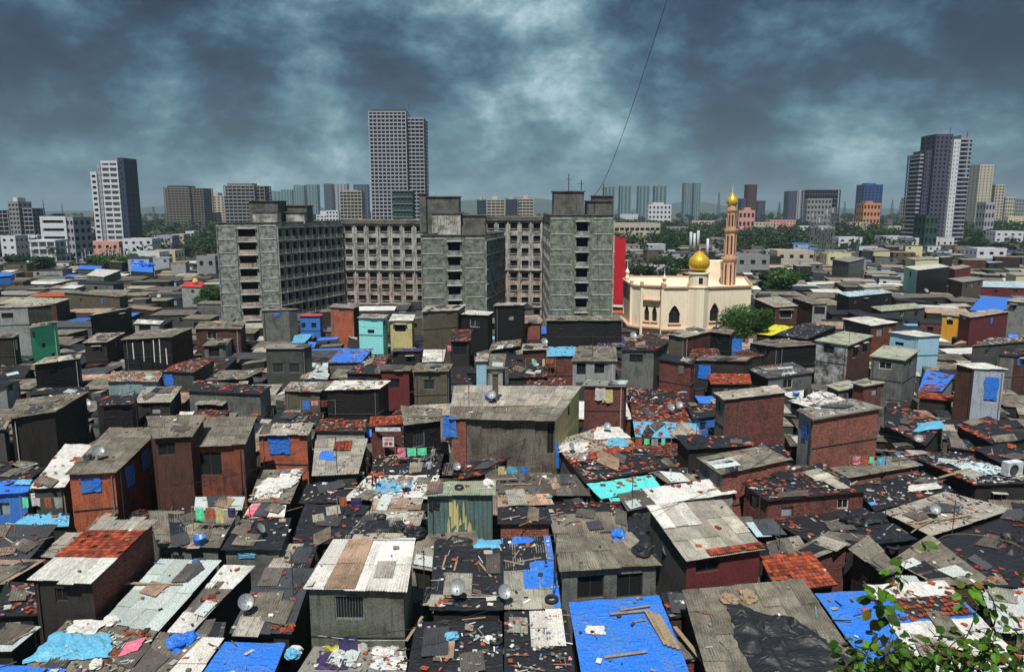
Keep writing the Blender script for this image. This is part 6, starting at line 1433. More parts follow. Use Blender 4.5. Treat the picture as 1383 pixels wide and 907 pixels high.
# --- gather tiles and litter for every roof
TILES = []; lit = MB()
LC = [((.55, .53, .48), 5), ((.8, .79, .75), 4), ((.05, .05, .06), 6), ((.25, .2, .15), 5), ((.14, .12, .1), 5), ((.5, .13, .06), 3), ((.1, .25, .6), .8), ((.15, .5, .6), .4), ((.35, .33, .3), 4), ((.6, .15, .2), .25)]
for h in HOUSES:
    Lu = (h['C'][1]-h['C'][0]).length; Lv = (h['C'][3]-h['C'][0]).length; area = Lu*Lv
    rk = h['rk']; td = h['td']
    if h['dist'] > 190: continue
    if td is None: td = {'black': 1.1, 'mixt': .3, 'bluet': 1.0, 'whitet': .9, 'dcorr': .8, 'cyant': .9}.get(rk, .12)
    cx_, cy_ = proj(h['base'])
    n = int(area*td*.6); sd = rp.uniform(0, 50); CL = [(rp.uniform(0, 1), rp.choice([.04, .1, .5, .9, rp.random(), rp.random()]), rp.uniform(.03, .16)) for _k in range(max(1, n//6))]
    for _ in range(min(n, 130)):
        for _t in range(3):
            u, v = rp.uniform(.03, .97), rp.uniform(.03, .97)
            if fb(u*3, v*3, 1, sd) > rp.uniform(-.5, .3): break
        if rp.random() < .65: c_ = rp.choice(CL); u, v = min(.97, max(.03, rp.gauss(c_[0], c_[2]*1.5))), min(.97, max(.03, rp.gauss(c_[1], c_[2]*.5)))
        p = bil(h['C'], u, v)+Vector((0, 0, .06)); TILES.append((p.y+abs(p.x)*.1, p, h))
    ld = h['ld']
    if h['dist'] < 215:
        e1 = (h['C'][1]-h['C'][0]).normalized(); e2 = (h['C'][3]-h['C'][0]).normalized()
        for _ in range(min(420, int(area*(ld*1.9+.25)))):
            u, v = rp.uniform(.02, .98), rp.uniform(.02, .98)
            if fb(u*2.5, v*2.5, 1, sd+7) < rp.uniform(-.5, .35): continue
            p = bil(h['C'], u, v); k = rp.random(); c = pick(LC, rp); t = rp.uniform(.6, 1.2)
            if k < .68: s = (rp.uniform(.05, .26), rp.uniform(.05, .2), rp.uniform(.02, .09))
            elif k < .86: s = (rp.uniform(.3, 1.2), rp.uniform(.03, .07), .03)
            else: s = (rp.uniform(.2, .6), rp.uniform(.15, .45), .02)
            ax = Matrix.Rotation(rp.gauss(0, .12), 3, 'X') @ Matrix.Rotation(rp.gauss(0, .12), 3, 'Y') @ Matrix.Rotation(rp.uniform(0, 6.3) if k < .68 else rp.choice([0, PI/2])+math.atan2(e1.y, e1.x)+rp.gauss(0, .3), 3, 'Z')
            lit.box(p+Vector((0, 0, .07+s[2]/2)), s, tuple(x*t for x in c), 0, ax)
# ground litter in the lanes
for _ in range(1600):
    Y = math.sqrt(rp.uniform(900, 12000)); X = rp.uniform(-.7, .7)*Y
    lit.box((X, Y, .05), (rp.uniform(.1, .5), rp.uniform(.1, .4), rp.uniform(.03, .15)), pick(LC, rp), 0, rp.uniform(0, 6))
tag(lit.build('roof_litter', MAT('any')), label='countless scraps of wood, sheet, rag and rubble strewn over roofs and lanes', cat='litter', kind='stuff')
TILES.sort(key=lambda a: a[0]); rest = MB()
TO = []
def inframe(p, m=4):
    x, y = proj(p); return -m < x < W+m and -m < y < H+m
k = 0
for (_, p, h) in TILES:
    C = h['C']; e1 = (C[1]-C[0]).normalized(); e2 = (C[3]-C[0]).normalized(); nn = e1.cross(e2).normalized()
    if nn.z < 0: nn = -nn
    if k < 300 and inframe(p):
        o = bpy.data.objects.new('loose_tile', rp.choice(TM)); COL.objects.link(o); o.location = p
        q = Vector((0, 0, 1)).rotation_difference(nn); o.rotation_euler = (q.to_matrix() @ Matrix.Rotation(rp.choice([0, PI/2])+rp.gauss(0, .5), 3, 'Z')).to_euler()
        s = rp.uniform(.55, 1.1); o.scale = (s, s, s); TO.append((o, h)); k += 1
    else:
        a = rp.choice([0, PI/2])+rp.gauss(0, .6); x = (e1*math.cos(a)+e2*math.sin(a)); y = nn.cross(x); s = rp.uniform(.7, 1.2)*(1.15 if h['dist'] > 80 else 1); t = rp.uniform(.5, 1.3)
        x = x*.14*s; y = y*.21*s; c = (t, t*rp.uniform(.8, 1.3), t); u = nn*.06
        q = [p-x-y+u*.6, p+x-y+u*.3, p+x+y+u*.2, p-x+y+u*.5]; b = [v-nn*.06 for v in q]
        rest.face(q, c)
        for i in range(4): rest.face([b[i], b[(i+1) % 4], q[(i+1) % 4], q[i]], c)
tag(rest.build('loose_roof_tiles', MAT('tile')), label='loose red tiles and brickbats strewn over the farther roofs', cat='roof tiles', kind='stuff')
PROPS = []      # (object, description) labelled relative to its roof later
def tilt_of(h):
    if not h: return (0, 0, 0)
    C = h['C']; nn = (C[1]-C[0]).cross(C[3]-C[0]).normalized(); nn = nn if nn.z > 0 else -nn
    return nn
def put(kind, x, y, rz=0, sc=1.0, desc='', dz=.06, flat=True, mat=None):
    p, h = on_roof(x, y, dz)
    rot = None
    if flat and h:
        q = Vector((0, 0, 1)).rotation_difference(tilt_of(h)); rot = (q.to_matrix() @ Matrix.Rotation(rz, 3, 'Z')).to_euler()
    if kind == 'dish': sc *= .78
    if kind == 'bwhite': sc *= .7
    o = place(PRO[kind], p, rz, sc, 'x', None, rot)
    PROPS.append((o, desc, h, (x, y))); return o
for (x, y, s, rz) in ((333, 832, 1.15, .5), (618, 812, 1.25, -.1), (682, 816, 1.1, .2), (898, 757, 1.0, .9), (134, 622, 1.1, .8), (548, 664, 1.0, 0), (617, 640, 1.0, .3), (772, 612, .9, .6), (786, 628, 1.0, .3), (352, 727, 1.0, 1.5), (98, 598, 1.1, 1.2),
       (723, 500, 1.3, .3), (116, 556, 1.5, .8), (855, 462, 1.3, .2), (905, 560, 1.2, .5), (917, 556, 1.1, .1), (205, 555, 1.2, 1), (858, 434, 1.5, .4), (664, 545, 1.2, 0), (820, 585, 1, 0), (1240, 602, 1.1, -.4), (1262, 700, 1.0, -.3), (430, 503, 1.2, 0), (735, 470, 1.4, .4), (560, 480, 1.3, .5), (1130, 505, 1.2, .2), (60, 455, 1.4, .4), (1250, 398, 1.7, .3), (1185, 390, 1.6, .2), (215, 405, 1.5, .2)):
    put('dish', x, y, rz, s, 'grey satellite dish', flat=False)
for (x, y, rz, s) in ((850, 828, .15, 1), (858, 822, .25, .8), (885, 848, 1.75, 1.3), (890, 850, 1.75, 1.3), (896, 852, 1.75, 1.3), (902, 854, 1.75, 1.3), (845, 885, .2, 1.0), (862, 840, .3, .4), (600, 760, 1.5, .7), (616, 762, 1.5, .7), (605, 800, 1.5, .5), (655, 770, -1.1, .8), (560, 850, 1.3, 1), (640, 835, .2, .6), (690, 760, -.4, .8), (715, 757, .3, .7), (930, 870, 1.8, 1.5), (700, 655, 0, 1), (680, 648, .1, 1), (730, 650, 1.4, .8), (690, 700, .3, .6), (715, 698, .4, .6), (820, 590, .6, .8), (790, 592, -.6, .9), (810, 580, 1.2, .7), (30, 860, .8, .6), (100, 870, .3, .8), (1290, 700, .2, 1.2), (1250, 705, .2, 1.2), (1180, 590, .2, 1), (1290, 640, .3, 1.5), (480, 660, .2, .8), (175, 780, .2, 1), (200, 790, -.1, 1.2)):
    put('plank', x, y, rz, s, 'weathered plank')
for (x, y, rz, s) in ((640, 806, 0, 1.1), (190, 792, .05, 1.5), (1250, 710, .6, 1.2), (1150, 700, .3, 1.2), (720, 705, .5, .7), (250, 600, .2, 1), (980, 660, .3, 1), (390, 690, .8, .7), (830, 600, .9, .8), (700, 550, .1, 1.5), (450, 540, 0, 1.3), (310, 520, .1, 1.3)):
    put('pole', x, y, rz, s, 'thin bamboo pole')
for (x, y, rz, s) in ((592, 790, 1.55, .5), (638, 808, .03, 1.0), (530, 730, .0, .9), (840, 640, .4, .7), (1330, 660, .1, 1.3), (1200, 610, -.5, 1)):
    put('pipe', x, y, rz, s, 'grey metal pipe')
for (x, y, s) in ((745, 812, 1.1), (868, 750, 1.2), (620, 660, .9), (352, 715, .8), (1205, 740, 1.3), (515, 700, 1), (670, 868, 1), (300, 735, .9)): put('tyre', x, y, 0, s, 'old black tyre')
for (kd, x, y, s, d) in (('bblack', 868, 745, 1.7, 'crumpled black plastic heap'), ('bblack', 862, 700, 1.3, 'crumpled black plastic heap'), ('bblack', 880, 715, 1.6, 'crumpled black plastic heap'), ('bblack', 540, 715, 1.4, 'crumpled black plastic heap'), ('bblack', 560, 722, 1.8, 'crumpled black plastic heap'), ('bwhite', 660, 655, 1.5, 'crumpled pale cloth bundle'), ('bwhite', 662, 866, 1.0, 'knotted white plastic bag'), ('bwhite', 487, 640, 1.1, 'white cloth bundle'), ('bwhite', 520, 885, .8, 'white cloth bundle'), ('bblue', 240, 872, 1.4, 'tangled blue netting bundle'), ('bblue', 255, 866, 1.2, 'tangled blue netting bundle'), ('bcyan', 610, 862, .9, 'light blue plastic bag'), ('bwhite', 150, 842, 1.5, 'white plastic heap'), ('bbrown', 985, 812, 1.2, 'small heap of rubble'), ('bbrown', 1010, 808, 1.2, 'small heap of rubble'), ('bwhite', 400, 640, 1.5, 'crumpled white cloth'), ('bwhite', 372, 665, 1.6, 'crumpled white cloth'), ('bblack', 500, 555, 2, 'crumpled black plastic heap'), ('bwhite', 1100, 540, 3.2, 'bundled white plastic'), ('bwhite', 1120, 537, 2.6, 'bundled white plastic'), ('bwhite', 520, 552, 2.2, 'bundled white plastic'), ('bblue', 835, 725, 1.2, 'blue plastic bundle'), ('bcyan', 395, 885, 1.0, 'light blue cloth bundle'), ('bwhite', 400, 878, 1.1, 'white cloth bundle'), ('bblue', 186, 358, 5.5, 'heaped bright blue plastic'), ('bblue', 200, 360, 5, 'heaped bright blue plastic'), ('bblack', 1150, 705, 2, 'crumpled black plastic heap'), ('bblack', 1370, 735, 2, 'crumpled black plastic heap'), ('bblack', 120, 620, 1, 'small black plastic heap'), ('bwhite', 130, 900, 1.2, 'white plastic heap')):
    put(kd, x, y, rp.uniform(0, 6), s, d)
for (x, y, rz, s) in ((590, 812, 0, .8), (575, 812, .1, .6), (700, 845, 0, 1), (265, 735, 0, .8), (1120, 735, .6, 1.3), (450, 690, .3, 1), (520, 770, 0, 1), (430, 700, .3, .8), (60, 800, .2, .9), (1310, 640, .3, 1.3), (330, 840, .1, .6)):
    put('offcut', x, y, rz, s, 'pale corrugated offcut')
put('tank', 1091, 538, 0, 1.1, 'black plastic water tank', flat=False); put('tank', 1256, 545, 0, .8, 'small black water tank', flat=False)
for (x, y) in ((270, 735), (660, 540), (1075, 535), (265, 384), (1180, 337)): put('tub', x, y, 0, 1.4, 'blue plastic tub', flat=False)
def drape(q4, mat, label, name='tarpaulin', amp=.1):
    cx, cy = sum(p[0] for p in q4)/4, sum(p[1] for p in q4)/4; b = host_at(cx, cy)
    if not b: return
    C = b[0]['C']; n = (C[1]-C[0]).cross(C[3]-C[0]); K = []
    for (x, y) in q4:
        d = ray(x, y); t = (C[0]-Vector((0, 0, CZ))).dot(n)/d.dot(n); K.append(Vector((0, 0, CZ))+d*t)
    Lu, Lv = (K[1]-K[0]).length, (K[3]-K[0]).length; nx, ny = max(8, min(50, int(Lu/.13))), max(8, min(50, int(Lv/.13))); sd = rp.uniform(0, 90); mb = MB(); rows = []; uvr = []
    for j in range(ny+1):
        r = []; ur = []
        for i in range(nx+1):
            u, v = i/nx, j/ny
            uu = u+(.10*fb(v*3.2, 0, 1, sd)+.03*fb(v*14, 3, 1, sd))*(2*abs(u-.5)); vv = v+(.10*fb(u*3.2, 5, 1, sd)+.03*fb(u*14, 7, 1, sd))*(2*abs(v-.5))
            p = bil(K, uu, vv); w = abs(fb(u*Lu*.9+fb(v*Lv, u*Lu, .5, sd), v*Lv*.5, 1.2, sd)); w2 = abs(fb(u*Lu, v*Lv*1.4, 2.6, sd+4))
            e = min(1, min(u, 1-u, v, 1-v)*8)
            p.z += .06+amp*(2.6*w+.45*w2)*(.25+.75*e); r.append(p); ur.append((u*Lu, v*Lv))
        rows.append(r); uvr.append(ur)
    c = sum(K, Vector())/4; mb.grid([[p-c for p in r] for r in rows], mi=0, uvrows=uvr, thick=0); o = mb.build(name, MAT(mat)); o.location = c; return tag(o, label, 'tarpaulin')
for q4, m, l, a in (([(1008, 912), (1165, 905), (1082, 842), (978, 812)], 'black', 'rumpled black plastic trailing down the large grey corrugated roof', .2), ([(862, 764), (892, 758), (872, 700), (846, 703)], 'black', 'black plastic hanging over the right end of the grey hut roof', .14),
    ([(32, 898), (152, 888), (150, 857), (72, 856)], 'cyant', 'wrinkled light blue sheet with bricks at lower left', .16), ([(160, 887), (186, 880), (197, 862), (172, 867)], 'pinkt', 'pink and white cloth on the buried roof at lower left', .12), ([(85, 856), (125, 858), (150, 838), (103, 838)], 'whitet', 'white sheet at the top of the buried roof at lower left', .1),
    ([(800, 594), (852, 592), (836, 577), (806, 577)], 'whitet', 'torn white sheet near the peak of the tented roof', .12), ([(818, 603), (848, 604), (842, 592), (822, 591)], 'cyant', 'light blue rag near the peak of the tented roof', .1), ([(755, 612), (790, 612), (795, 598), (762, 598)], 'whitet', 'pale rag on the left slope of the tented roof', .1),
    ([(1232, 584), (1276, 580), (1270, 569), (1240, 572)], 'cyant', 'crumpled light blue sheet on the black roof below the grey tower', .15), ([(500, 668), (553, 664), (560, 648), (512, 650)], 'cyant', 'light blue sheet that the bending person handles', .08), ([(1225, 665), (1272, 660), (1265, 652), (1228, 656)], 'whitet', 'pale rag on the low black roof by the long brick hut', .1),
    ([(478, 722), (530, 718), (522, 702), (490, 703)], 'black', 'black rag over the pale roof left of the metal cabin', .15), ([(345, 660), (395, 660), (405, 645), (360, 646)], 'whitet', 'crumpled white cloth above the pink striped sheet', .2), ([(790, 856), (818, 858), (816, 846), (792, 845)], 'whitet', 'small pale sheet lying on the large vivid blue tarpaulin', .03),
    ([(430, 622), (452, 622), (455, 610), (434, 610)], 'bluet', 'small blue rag on the pale roof with red patch', .05), ([(20, 655), (42, 655), (44, 648), (24, 648)], 'cyant', 'pale blue patch on the blue wrapped hut', .06), ([(1148, 712), (1200, 706), (1190, 692), (1140, 696)], 'black', 'puffed black plastic on the black sheeted roof at right', .22), ([(1340, 760), (1395, 750), (1385, 715), (1350, 722)], 'black', 'puffed black plastic on the smooth black roof at right edge', .25),
    ([(585, 742), (640, 742), (640, 728), (590, 728)], 'black', 'crumpled black plastic at the top of the planked black roof', .3), ([(640, 742), (678, 742), (676, 730), (645, 730)], 'cyant', 'light blue plastic at the top of the planked black roof', .12), ([(500, 905), (550, 905), (548, 875), (505, 872)], 'whitet', 'crumpled white sheet on the laundry terrace', .12), ([(425, 905), (470, 905), (470, 880), (432, 880)], 'purpt', 'dark patterned sheet on the laundry terrace', .12)):
    drape(q4, m, l, amp=a)
# clothes lines with washing, and thin poles standing on the roofs
CLO = ['whitet', 'w_orange', 'bluet', 'w_yellow', 'pinkt', 'w_lblue', 'w_maroon', 'w_mint', 'purpt', 'w_pale', 'cyant']
for i, (x, y, wpx, n_, lab) in enumerate(((300, 716, 70, 6, 'the split grey sheets'), (700, 655, 60, 6, 'the dark plank roof'), (560, 628, 50, 5, 'the roof behind the people'), (880, 615, 50, 5, 'the black hut by the tent roof'), (1180, 640, 60, 6, 'the long low brick hut'), (430, 560, 45, 5, 'the rough red tiles'),
      (730, 500, 40, 5, 'the white dish in mid view'), (1095, 480, 45, 5, 'the stained white house'), (230, 520, 50, 5, 'the curved grey sheets'), (60, 700, 50, 5, 'the crumpled light blue plastic'), (1000, 470, 40, 4, 'the long rough tile roof'), (620, 480, 35, 4, 'the two bright white roof sheets'), (1330, 540, 45, 5, 'the blue door house'), (480, 700, 45, 5, 'the metal cabin'))):
    p, hh = on_roof(x, y, 0); sc_ = (p-Vector((0, 0, CZ))).length/F; L_ = min(6.5, wpx*sc_); r0 = empty('clothes_line', p, 'clothes line with washing near '+lab, 'clothes line'); mb = MB()
    for s in (-.5, .5): mb.tube([(s*L_, 0, 0), (s*L_, 0, 1.7)], .035, 5)
    mb.tube([(-.5*L_, 0, 1.65), (0, 0, 1.55), (.5*L_, 0, 1.65)], .012, 4); mb.build('posts', MAT('wood'), r0)
    xx = -.44*L_
    for k in range(n_+2):
        w_ = rp.uniform(.35, .8); h_s = rp.uniform(.5, 1.1)
        if xx+w_ > .46*L_: break
        q = MB(); sdd = rp.uniform(0, 50); q.grid([[(xx+w_*i_/6, .08*math.sin(i_*1.5+sdd)*(j_/5), 1.58-h_s*j_/5*(1+.1*fb(i_*.7, sdd))) for i_ in range(7)] for j_ in range(6)], mi=0, uvrows=[[(i_*.1, j_*.1) for i_ in range(7)] for j_ in range(6)]); q.build('cloth', MAT(rp.choice(CLO)), r0); xx += w_+rp.uniform(.05, .3)
q = MB(); q.tube([(0, 0, -.3), (.03, .02, 2.6)], .03, 5); q.tube([(-.35, 0, 2.45), (.4, 0, 2.5)], .015, 4); q.tube([(-.25, 0, 2.2), (.28, 0, 2.22)], .015, 4); o0 = q.build('roof_pole', MAT('dkmetal')); o0['category'] = 'pole'; PRO['rpole'] = o0
for k in range(46):
    x, y = rp.uniform(10, 1370), 400+420*rp.random()**1.3; b_ = host_at(x, y)
    if not b_: continue
    o = place(PRO['rpole'], b_[2], rp.uniform(0, 6), rp.uniform(.7, 1.3), 'x', None); PROPS.append((o, 'thin dark antenna pole standing', b_[0], (x, y)))
# wires strung across the roofs
for i, (x0, y0, x1, y1, z0_, z1_) in enumerate(((0, 745, 214, 712, 5, 5), (230, 655, 420, 600, 6, 5), (560, 640, 760, 560, 5.5, 6), (880, 690, 1100, 560, 6, 7), (1000, 610, 1290, 500, 6, 8), (60, 500, 270, 440, 6, 6), (480, 440, 700, 425, 8, 8), (840, 470, 1060, 410, 7, 7), (420, 860, 700, 810, 5, 5), (1106, 560, 1380, 610, 6, 5), (300, 600, 560, 560, 6, 6), (1060, 440, 1240, 350, 7, 7))):
    a, b = P(x0, y0, z0_), P(x1, y1, z1_); pts = [a.lerp(b, k/16)-Vector((0, 0, (b-a).length*.05*4*(k/16)*(1-k/16)))-a for k in range(17)]
    mb = MB(); mb.tube(pts, .018, 4); o = mb.build('overhead_wire', MAT('rubber')); o.location = a
    l = 'thin dark wire sagging over the roofs near the '+['left edge double black rows', 'brown-orange hut', 'big grey hall', 'maroon hut', 'sloping sandy roof hut', 'mint green house front', 'aqua house', 'mosque tree', 'mossy concrete hut', 'blue door house', 'red and white poster', 'bright white roofed red house'][i]
    tag(o, l, 'wire')
# AC unit on the littered roof at right
q = MB(); q.box((0, 0, .3), (.85, .35, .6)); g = MB(); g.lathe((0, 0, 0), [(.02, 0), (.22, 0), (.24, .03), (.2, .03)], 14)
ac = empty('ac_unit', (0, 0, 0), 'white air conditioner unit on the roof below the tile-weighted black roof', 'air conditioner'); q.build('casing', MAT('tw_white'), ac); f = g.build('fan_grille', MAT('dkmetal'), ac); f.location = (-.12, -.18, .3); f.rotation_euler = (PI/2, 0, 0)
p, hh = on_roof(1366, 641, .05); ac.location = p; ac.rotation_euler = (0, 0, .3); ac.scale = (1.8,)*3
# poster on the dark brick hut
def wall_sheet(name, label, cat, x0, y0, x1, y1, Y, mats, draw, off=0):
    a, b = D(x0, y1, Y), D(x1, y0, Y); w, hgt = b.x-a.x, b.z-a.z; mb = MB(); draw(mb, w, hgt)
    o = mb.build(name, [MAT(m) for m in mats]); o.location = (a.x, Y-off, a.z); return tag(o, label, cat)
h = next(x for x in HOUSES if x['nick'].startswith('dark brick hut with a red and white poster'))
yf = min(c.y for c in h['wc'][:2])-.04
def poster(mb, w, hh):
    mb.box((w/2, 0, hh/2), (w, .03, hh), mi=0)
    for cx in (.3, .7):
        mb.lathe((0, 0, 0), [(0, 0)], 3) if False else None
        pts = [Vector((w*cx+.17*w*math.cos(k*PI/6), -.02, hh*.33+.2*hh*math.sin(k*PI/6))) for k in range(12)]; mb.face(pts, mi=1)
    mb.box((w/2, -.018, hh*.75), (w*.8, .006, hh*.1), mi=1)
wall_sheet('poster', 'square white poster with red marks on the dark brick hut', 'poster', 517, 590, 532, 603, yf, ['tw_white', 'redsheet'], poster)
wall_sheet('white_board', 'long white board above the poster on the dark brick hut', 'board', 507, 577, 541, 582, yf-.05, ['tw_white'], lambda mb, w, hh: mb.box((w/2, 0, hh/2), (w, .05, hh)))
0 and wall_sheet('white_board', 'small white board on the maroon hut', 'board', 528, 540, 546, 546, next(x for x in HOUSES if x['nick'].startswith('maroon walled hut'))['wc'][0].y-.3, ['tw_white'], lambda mb, w, hh: mb.box((w/2, 0, hh/2), (w, .05, hh)))
# yellow paint stains on the metal cabin are flat patches of its own wall
h = next(x for x in HOUSES if x['nick'].startswith('green corrugated metal cabin')); r0 = h['root']; wf = h['wc']
mb = MB(); A, B = wf[0], wf[1]; t = (pt2(B)-pt2(A)); 
for (s0, s1, z0, z1) in ((.33, .36, .5, .95), (.36, .40, .25, .98), (.40, .44, .3, .9), (.44, .48, .2, .8), (.30, .34, .15, .5), (.48, .52, .3, .5), (.54, .57, .35, .85), (.57, .61, .2, .55), (.61, .68, .15, .4), (.36, .5, .1, .25)):
    zt = A.z*1.0; zb_ = max(.2, zt-3.4); pts = [pt2(A)+t*s+Vector((0, -.02, zb_+(zt-zb_)*z)) for s, z in ((s0, z0), (s1, z0+.03), (s1-.005, z1-.1), ((s0+s1)/2, z1), (s0, z1-.15))]
    mb.face([p-h['base'] for p in pts], mi=0)
mb.build('paint_stain', MAT('w_yellow'), r0)
h['root'].children[1]
# laundry on the mossy hut's terrace: cloths hanging from a line
def cloth_item(x, y, w, hgt, mat, label, Y, name='hanging_cloth'):
    c = D(x, y, Y); mb = MB(); rows = []; sd = rp.uniform(0, 50)
    for j in range(9):
        rows.append([((i/8-.5)*w*(1+.15*j/8), .08*math.sin(i*1.3+sd)+.05*fb(i*.5, j*.5, 1, sd), -hgt*j/8+.06*fb(i*.6, j*.3, 1, sd+5)) for i in range(9)])
    mb.grid(rows, mi=0, uvrows=[[(i*.1, j*.1) for i in range(9)] for j in range(9)])
    o = mb.build(name, MAT(mat)); o.location = c; return tag(o, label, 'cloth')
hm = next(x for x in HOUSES if x['nick'].startswith('mossy concrete hut')); yw = min(c.y for c in hm['wc'])-.35
for (x, y, w, hh, m, lab) in ((470, 860, .95, 1.5, 'purpt', 'dark maroon patterned cloth hanging below the mossy hut'), (487, 868, .7, 1.1, 'whitet', 'white cloth hanging right of the maroon patterned cloth'), (508, 878, .8, 1.1, 'pinkt', 'pink cloth hanging below the mossy hut'), (530, 872, .6, 1.0, 'whitet', 'white cloth hanging at the right corner of the mossy hut'), (447, 872, .7, .7, 'yellowt', 'bright yellow cloth hanging below the mossy hut')):
    cloth_item(x, y, w, hh, m, lab, yw)
a, b = D(430, 858, yw), D(548, 864, yw); mb = MB(); mb.tube([(0, 0, 0), ((b.x-a.x)/2, 0, (b.z-a.z)/2-.15), (b.x-a.x, 0, b.z-a.z)], .012, 5); o = mb.build('washing_line', MAT('whitet')); o.location = a; tag(o, 'washing line strung along the mossy hut wall', 'washing line')
hb = next(x for x in HOUSES if x['nick'].startswith('tall brick hut with laundry')); yw = min(c.y for c in hb['wc'])-.12
cloth_item(811, 524, 1.0, 1.3, 'whitet', 'pale cloth hanging at the left on the tall brick hut', yw); cloth_item(821, 526, 1.0, 1.4, 'w_yellow', 'khaki cloth hanging at the right on the tall brick hut', yw)
hb = next(x for x in HOUSES if x['nick'].startswith('black walled hut with open front')); yw = min(c.y for c in hb['wc'])-.1
cloth_item(607, 562, 1.1, 1.9, 'bluet', 'blue and purple cloth hanging beside the big grey hall', yw)
p = P(994, 470, 3.2); cloth_item(994, 457, 2.0, 2.6, 'bluet', 'blue plastic sheet hanging between dark house and white post', p.y-1)
cloth_item(745, 594, 1.2, 2.6, 'bluet', 'blue plastic hanging at the right corner of the big grey hall', P(745, 625, 2.6).y)
# poles braced against the big black shed
hs = next(x for x in HOUSES if x['nick'].startswith('large black shed braced')); 
for i, (x, yt, yb) in enumerate(((181, 463, 485), (195, 461, 488), (209, 459, 489), (217, 458, 490), (226, 470, 492))):
    Y = min(c.y for c in hs['wc'])-.3; a, b = D(x, yb, Y-.8), D(x-2, yt, Y); mb = MB(); mb.tube([(0, 0, 0), b-a], .07, 6); o = mb.build('prop_pole', MAT('slab')); o.location = a
    tag(o, ['first', 'second', 'third', 'fourth', 'rightmost short'][i]+' pale pole from the left leaning on the large black shed', 'pole')
hall = next(x for x in HOUSES if x['nick'].startswith('big grey hall')); wf = hall['wc']; t = (pt2(wf[1])-pt2(wf[0])).normalized()
q = MB(); q.box(pt2(wf[0])-hall['base']*1+t*.75+Vector((0, -.08, wf[0].z/2-.1)), (1.1, .22, wf[0].z-.3), rot=math.atan2(t.y, t.x)); q.build('brick_pier', MAT('w_brick'), hall['root'])
# pillar through the hall roof
p = P(669, 545, 5); hp, hh = on_roof(669, 541, 0); mb = MB(); mb.box((0, 0, 0), (.55, .45, 3.0)); mb.box((0, 0, 1.56), (.75, .65, .12)); o = mb.build('concrete_pillar', MAT('w_olive')); o.location = hp+Vector((0, 0, 1.1)); tag(o, 'squat olive concrete pillar rising through the big pale roof', 'pillar')
# tower house orange tank in upper left
q = MB(); q.lathe((0, 0, 0), [(.02, 0), (.7, 0), (.72, .7), (.5, .9), (.2, 1.3), (.02, 1.3)], 14); o = q.build('water_tank', MAT('w_orangey')); p, hh = on_roof(264, 383, .05); o.location = p; tag(o, 'orange water tank on the bright red roof', 'water tank')
